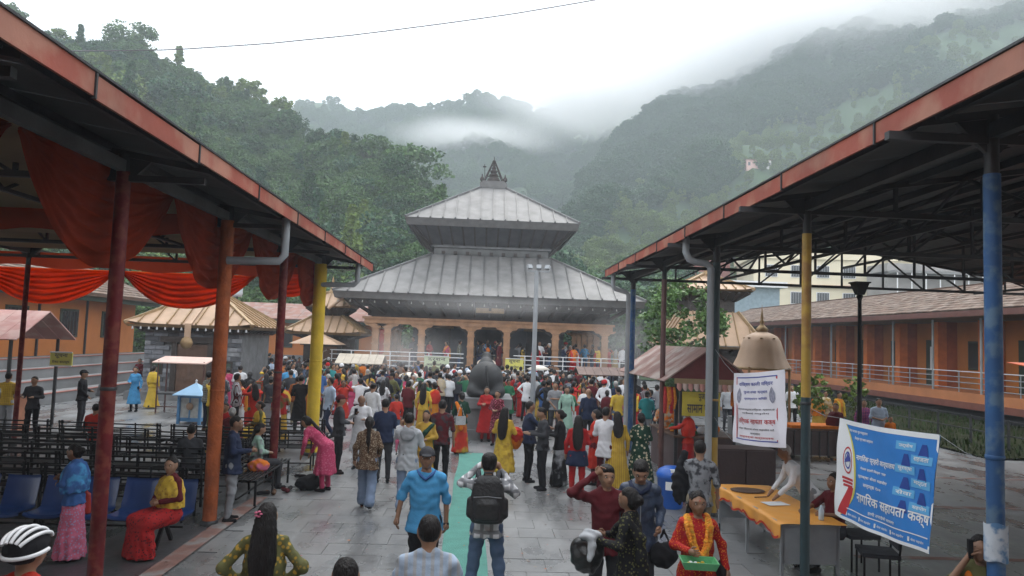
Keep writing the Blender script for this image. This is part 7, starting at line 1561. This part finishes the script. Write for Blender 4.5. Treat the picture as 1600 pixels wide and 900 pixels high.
DESC = ['shirt and trousers', 'jacket, hands in front', 'short sleeved shirt', 'half sleeved shirt with phone', 'half sleeved shirt, arms folded', 'loose shirt, hand on hip', 'long tunic', 'jacket and cap', 'tunic and long hair', 'long tunic with a scarf', 'sari with a sash', 'sari and wrapped shawl', 'long skirt and loose hair', 'tunic with a ponytail', 'tunic, arms raised', 'short sleeved shirt, arms raised']
MEN = ['white']*7+['black']*6+['navy']*6+['charcoal']*6+['grey']*5+['light_grey']*3+['blue']*3+['maroon']*4+['pale_blue']*3+['red']*2+['green', 'khaki', 'beige', 'olive', 'brown', 'denim', 'teal', 'orange', 'yellow', 'sky_blue']*1
WOM = ['red']*11+['scarlet']*8+['maroon']*5+['yellow']*6+['mustard']*5+['orange']*4+['saffron']*3+['pink']*4+['rose']*4+['green', 'dark_green', 'teal', 'mint', 'blue', 'purple', 'black', 'black', 'charcoal', 'white', 'white', 'cream', 'lavender', 'navy', 'navy']
g = random.Random(21); occ = [(o.location.x, o.location.y) for o in COL.objects if o.parent is None and o.name.startswith('person')]
occ2 = {}; used = {}
def zone(x, y, up):
    px = proj((x, y, 1.5))[0]
    z = [(420, 'by the stone shrine'), (505, 'left of the yellow post'), (585, 'right of the yellow post'), (660, 'below the green notice board'), (735, 'left of the stone bull'), (795, 'close to the stone bull'), (850, 'near the floodlight mast'), (910, 'right of the floodlight mast'), (975, 'before the low stall'), (1050, 'beside the red gabled stall'), (1e9, 'in the right of the crowd')]
    s = [t for a, t in z if px < a][0]
    return s+(', on the temple platform' if up == 2 else ', up on the terrace steps' if up == 1 else ', crowd back' if y > 31 else ', mid crowd' if y > 26 else ', crowd front')
def crowd_one(x, y, ground=0., up=0, away=.62, lod='far'):
    f = g.randrange(len(FORM)); kw = dict(FORM[f]); wom = kw.get('sex') == 'f'; c = g.choice(WOM if wom else MEN); c2 = g.choice(('black', 'navy', 'charcoal', 'denim', 'grey', 'khaki', 'black')) if not wom else (c if g.random() < .5 else g.choice(('red', 'maroon', 'white', 'mustard', 'green', 'black')))
    cc1, cc2 = c, c2
    if g.random() < .34: cc1 = cloth(c, g.choice(('floral', 'blotch', 'check', 'stripe')), g.choice(('white', 'black', 'mustard', 'maroon', 'grey', 'olive')), g.choice((5, 8)))
    s3 = g.choice(('red', 'green', 'yellow', 'white', 'saffron', 'scarlet', 'black', c)); face = g.gauss(0, 35) if g.random() < away else g.uniform(60, 300); h = g.choice((1.46, 1.54, 1.60) if wom else (1.60, 1.68, 1.76))
    back = 'from behind' if abs((face+180) % 360-180) < 60 else 'facing us' if abs(face % 360-180) < 60 else 'from the side'
    lab = '%s in %s %s, %s, %s' % ('woman' if wom else 'man', c.replace('_', ' '), DESC[f], back, zone(x, y, up)); k = lab
    if lod == 'mass': person('', loc=(x, y), h=round(h, 1), face=face, lod='mass', cols=(cc1, cc2), skin=g.choice((0, 1)), shawlm=s3, ground=ground, **kw); occ.append((x, y)); return True
    if k in used: return False
    used[k] = 1; w = lab.split(); lab = ' '.join(w[:16]) if len(w) > 16 else lab
    if lab in occ2: return False
    occ2[lab] = 1
    o, _ = person(lab, loc=(x, y), h=h, face=face, lod='far', cols=(cc1, cc2), skin=g.choice((0, 0, 1, 2)), shawlm=s3, capm=g.choice(('black', 'red', 'white')), hairm=HAIRG if g.random() < .07 else None, shoem=g.choice(('black', 'brown')), group='crowd before the temple', ground=ground, **kw)
    o.rotation_euler.x = g.gauss(0, .035); o.rotation_euler.y = g.gauss(0, .03)
    occ.append((x, y)); return True
def clear(x, y, r=.52): return all((x-a)**2+(y-b)**2 > r*r for a, b in occ)
occ += [(bx+dx*.5, by+dy*.5) for dx in range(-2, 3) for dy in range(-5, 4)]
CX = [(g.uniform(-9, 6), g.uniform(20, 36)) for _ in range(34)]
k = 0; n = 0
while n < 205 and k < 9000:
    k += 1; y = 19.5+17.0*g.random()**.72; x = g.uniform(-.34*y, .26*y)
    if y < 22.5 and abs(x) < 1.3: continue
    if y < 22.5 and not (3.0 < x < 4.0 or -3.8 < x < -1.2) and g.random() < .6: continue
    if 4.3 < x < 8.5 and 16.8 < y < 21.5: continue
    if 2.2 < x < 5.2 and 29.2 < y < 31.6 or -7.8 < x < -5.2 and 33.2 < y < 35.5: continue
    if x < -8.5 and (y < 27 or g.random() < .4) or x < -9.3 and y > 30.5: continue
    if x > 6.4: continue
    q = g.choice(CX)
    if g.random() < .55: x, y = x*.12+q[0]*.88+g.gauss(0, .25), y*.1+q[1]*.9+g.gauss(0, .25)
    if abs(x) < 1.3 and y < 22.5 or 4.2 < x < 6.3 and 16 < y < 21.9 or x > 6.4 or (x < -8.0 and y < 29.5): continue
    if not clear(x, y, .38 if y > 25 else .5): continue
    n += bool(crowd_one(x, y))
k = n = 0
while n < 36 and k < 900:      # worshippers on the temple platform
    k += 1; x = g.choice((g.uniform(TX-6.5, TX+7.5), g.uniform(TX+2.5, TX+7.2), g.uniform(TX-.9, TX+.9))); y = g.uniform(TY-7.3, TY-4.9)
    if min(abs(x-c) for c in colw) < .35 or x < -1 and g.random() < .65 or not clear(x, y, .5): continue
    n += bool(crowd_one(x, y, ZF+.002, 2, .5))
k = n = 0
while n < 24 and k < 900:      # people climbing at the left back
    k += 1; x = g.uniform(-15.0, -8.6); y = g.uniform(36.5, 43.5)
    if not clear(x, y, .5): continue
    n += bool(crowd_one(x, y, 0.0, 0, .5))
k = n = 0
while n < 125 and k < 6000:      # the packed rear of the crowd, one mass
    k += 1; y = 28.5+9.0*g.random(); x = g.uniform(-.28*y, .17*y)
    if -6.4 < x < -4.5 and 33.2 < y < 35.2 or 4.1 < x < 5.9 and 29.2 < y < 31.3 or not clear(x, y, .40): continue
    n += bool(crowd_one(x, y, lod='mass'))
Vs, Fs, Ms, mats_ = [], [], [], []; off = 0
for me, loc, gr, face, h, ml in MASS:
    nv, nf = len(me.vertices), len(me.polygons); co = np.empty(nv*3, f32); me.vertices.foreach_get('co', co); fi = np.empty(nf*4, np.int32); me.polygons.foreach_get('vertices', fi) if False else me.loops.foreach_get('vertex_index', fi); mi = np.empty(nf, np.int32); me.polygons.foreach_get('material_index', mi)
    co = co.reshape(-1, 3) @ rotz(R(face)).T + np.array([loc[0], loc[1], gr]); lut = []
    for m in ml:
        if m not in mats_: mats_.append(m)
        lut.append(mats_.index(m))
    Vs.append(co); Fs.append(fi.reshape(-1, 4)+off); Ms.append(np.array(lut)[mi]); off += nv
mobj('crowd', np_mesh('crowd', np.concatenate(Vs), np.concatenate(Fs), mats_, np.concatenate(Ms)), label='dense rear crowd packed before the temple platform', cat='crowd', kind='stuff')
distinct(('wares on the stall counter', 'garlands hanging on the stall', 'shoes left beside the benches'))
# pale parasols over the crowd
for px, py, Y in ((842, 575, 33), (640, 586, 31)):
    q = at(px, py, Y); e = empty('parasol', (q.x, Y, 0), label='small pale round parasol above the crowd %s' % ('by the floodlight mast' if px > 800 else 'left of the stone bull'), cat='parasol')
    b = MB(); b.lathe([(0, q.z+.12), (.25, q.z+.08), (.55, q.z-.06), (.53, q.z-.07), (0, q.z+.09)], n=12); b.build('canopy', mat('parasol_cream', (.68, .63, .55), .7), e); b = MB(); b.tube([(0, 0, 0), (0, 0, q.z+.1)], .02, 6); b.build('pole', M['grey'], e)
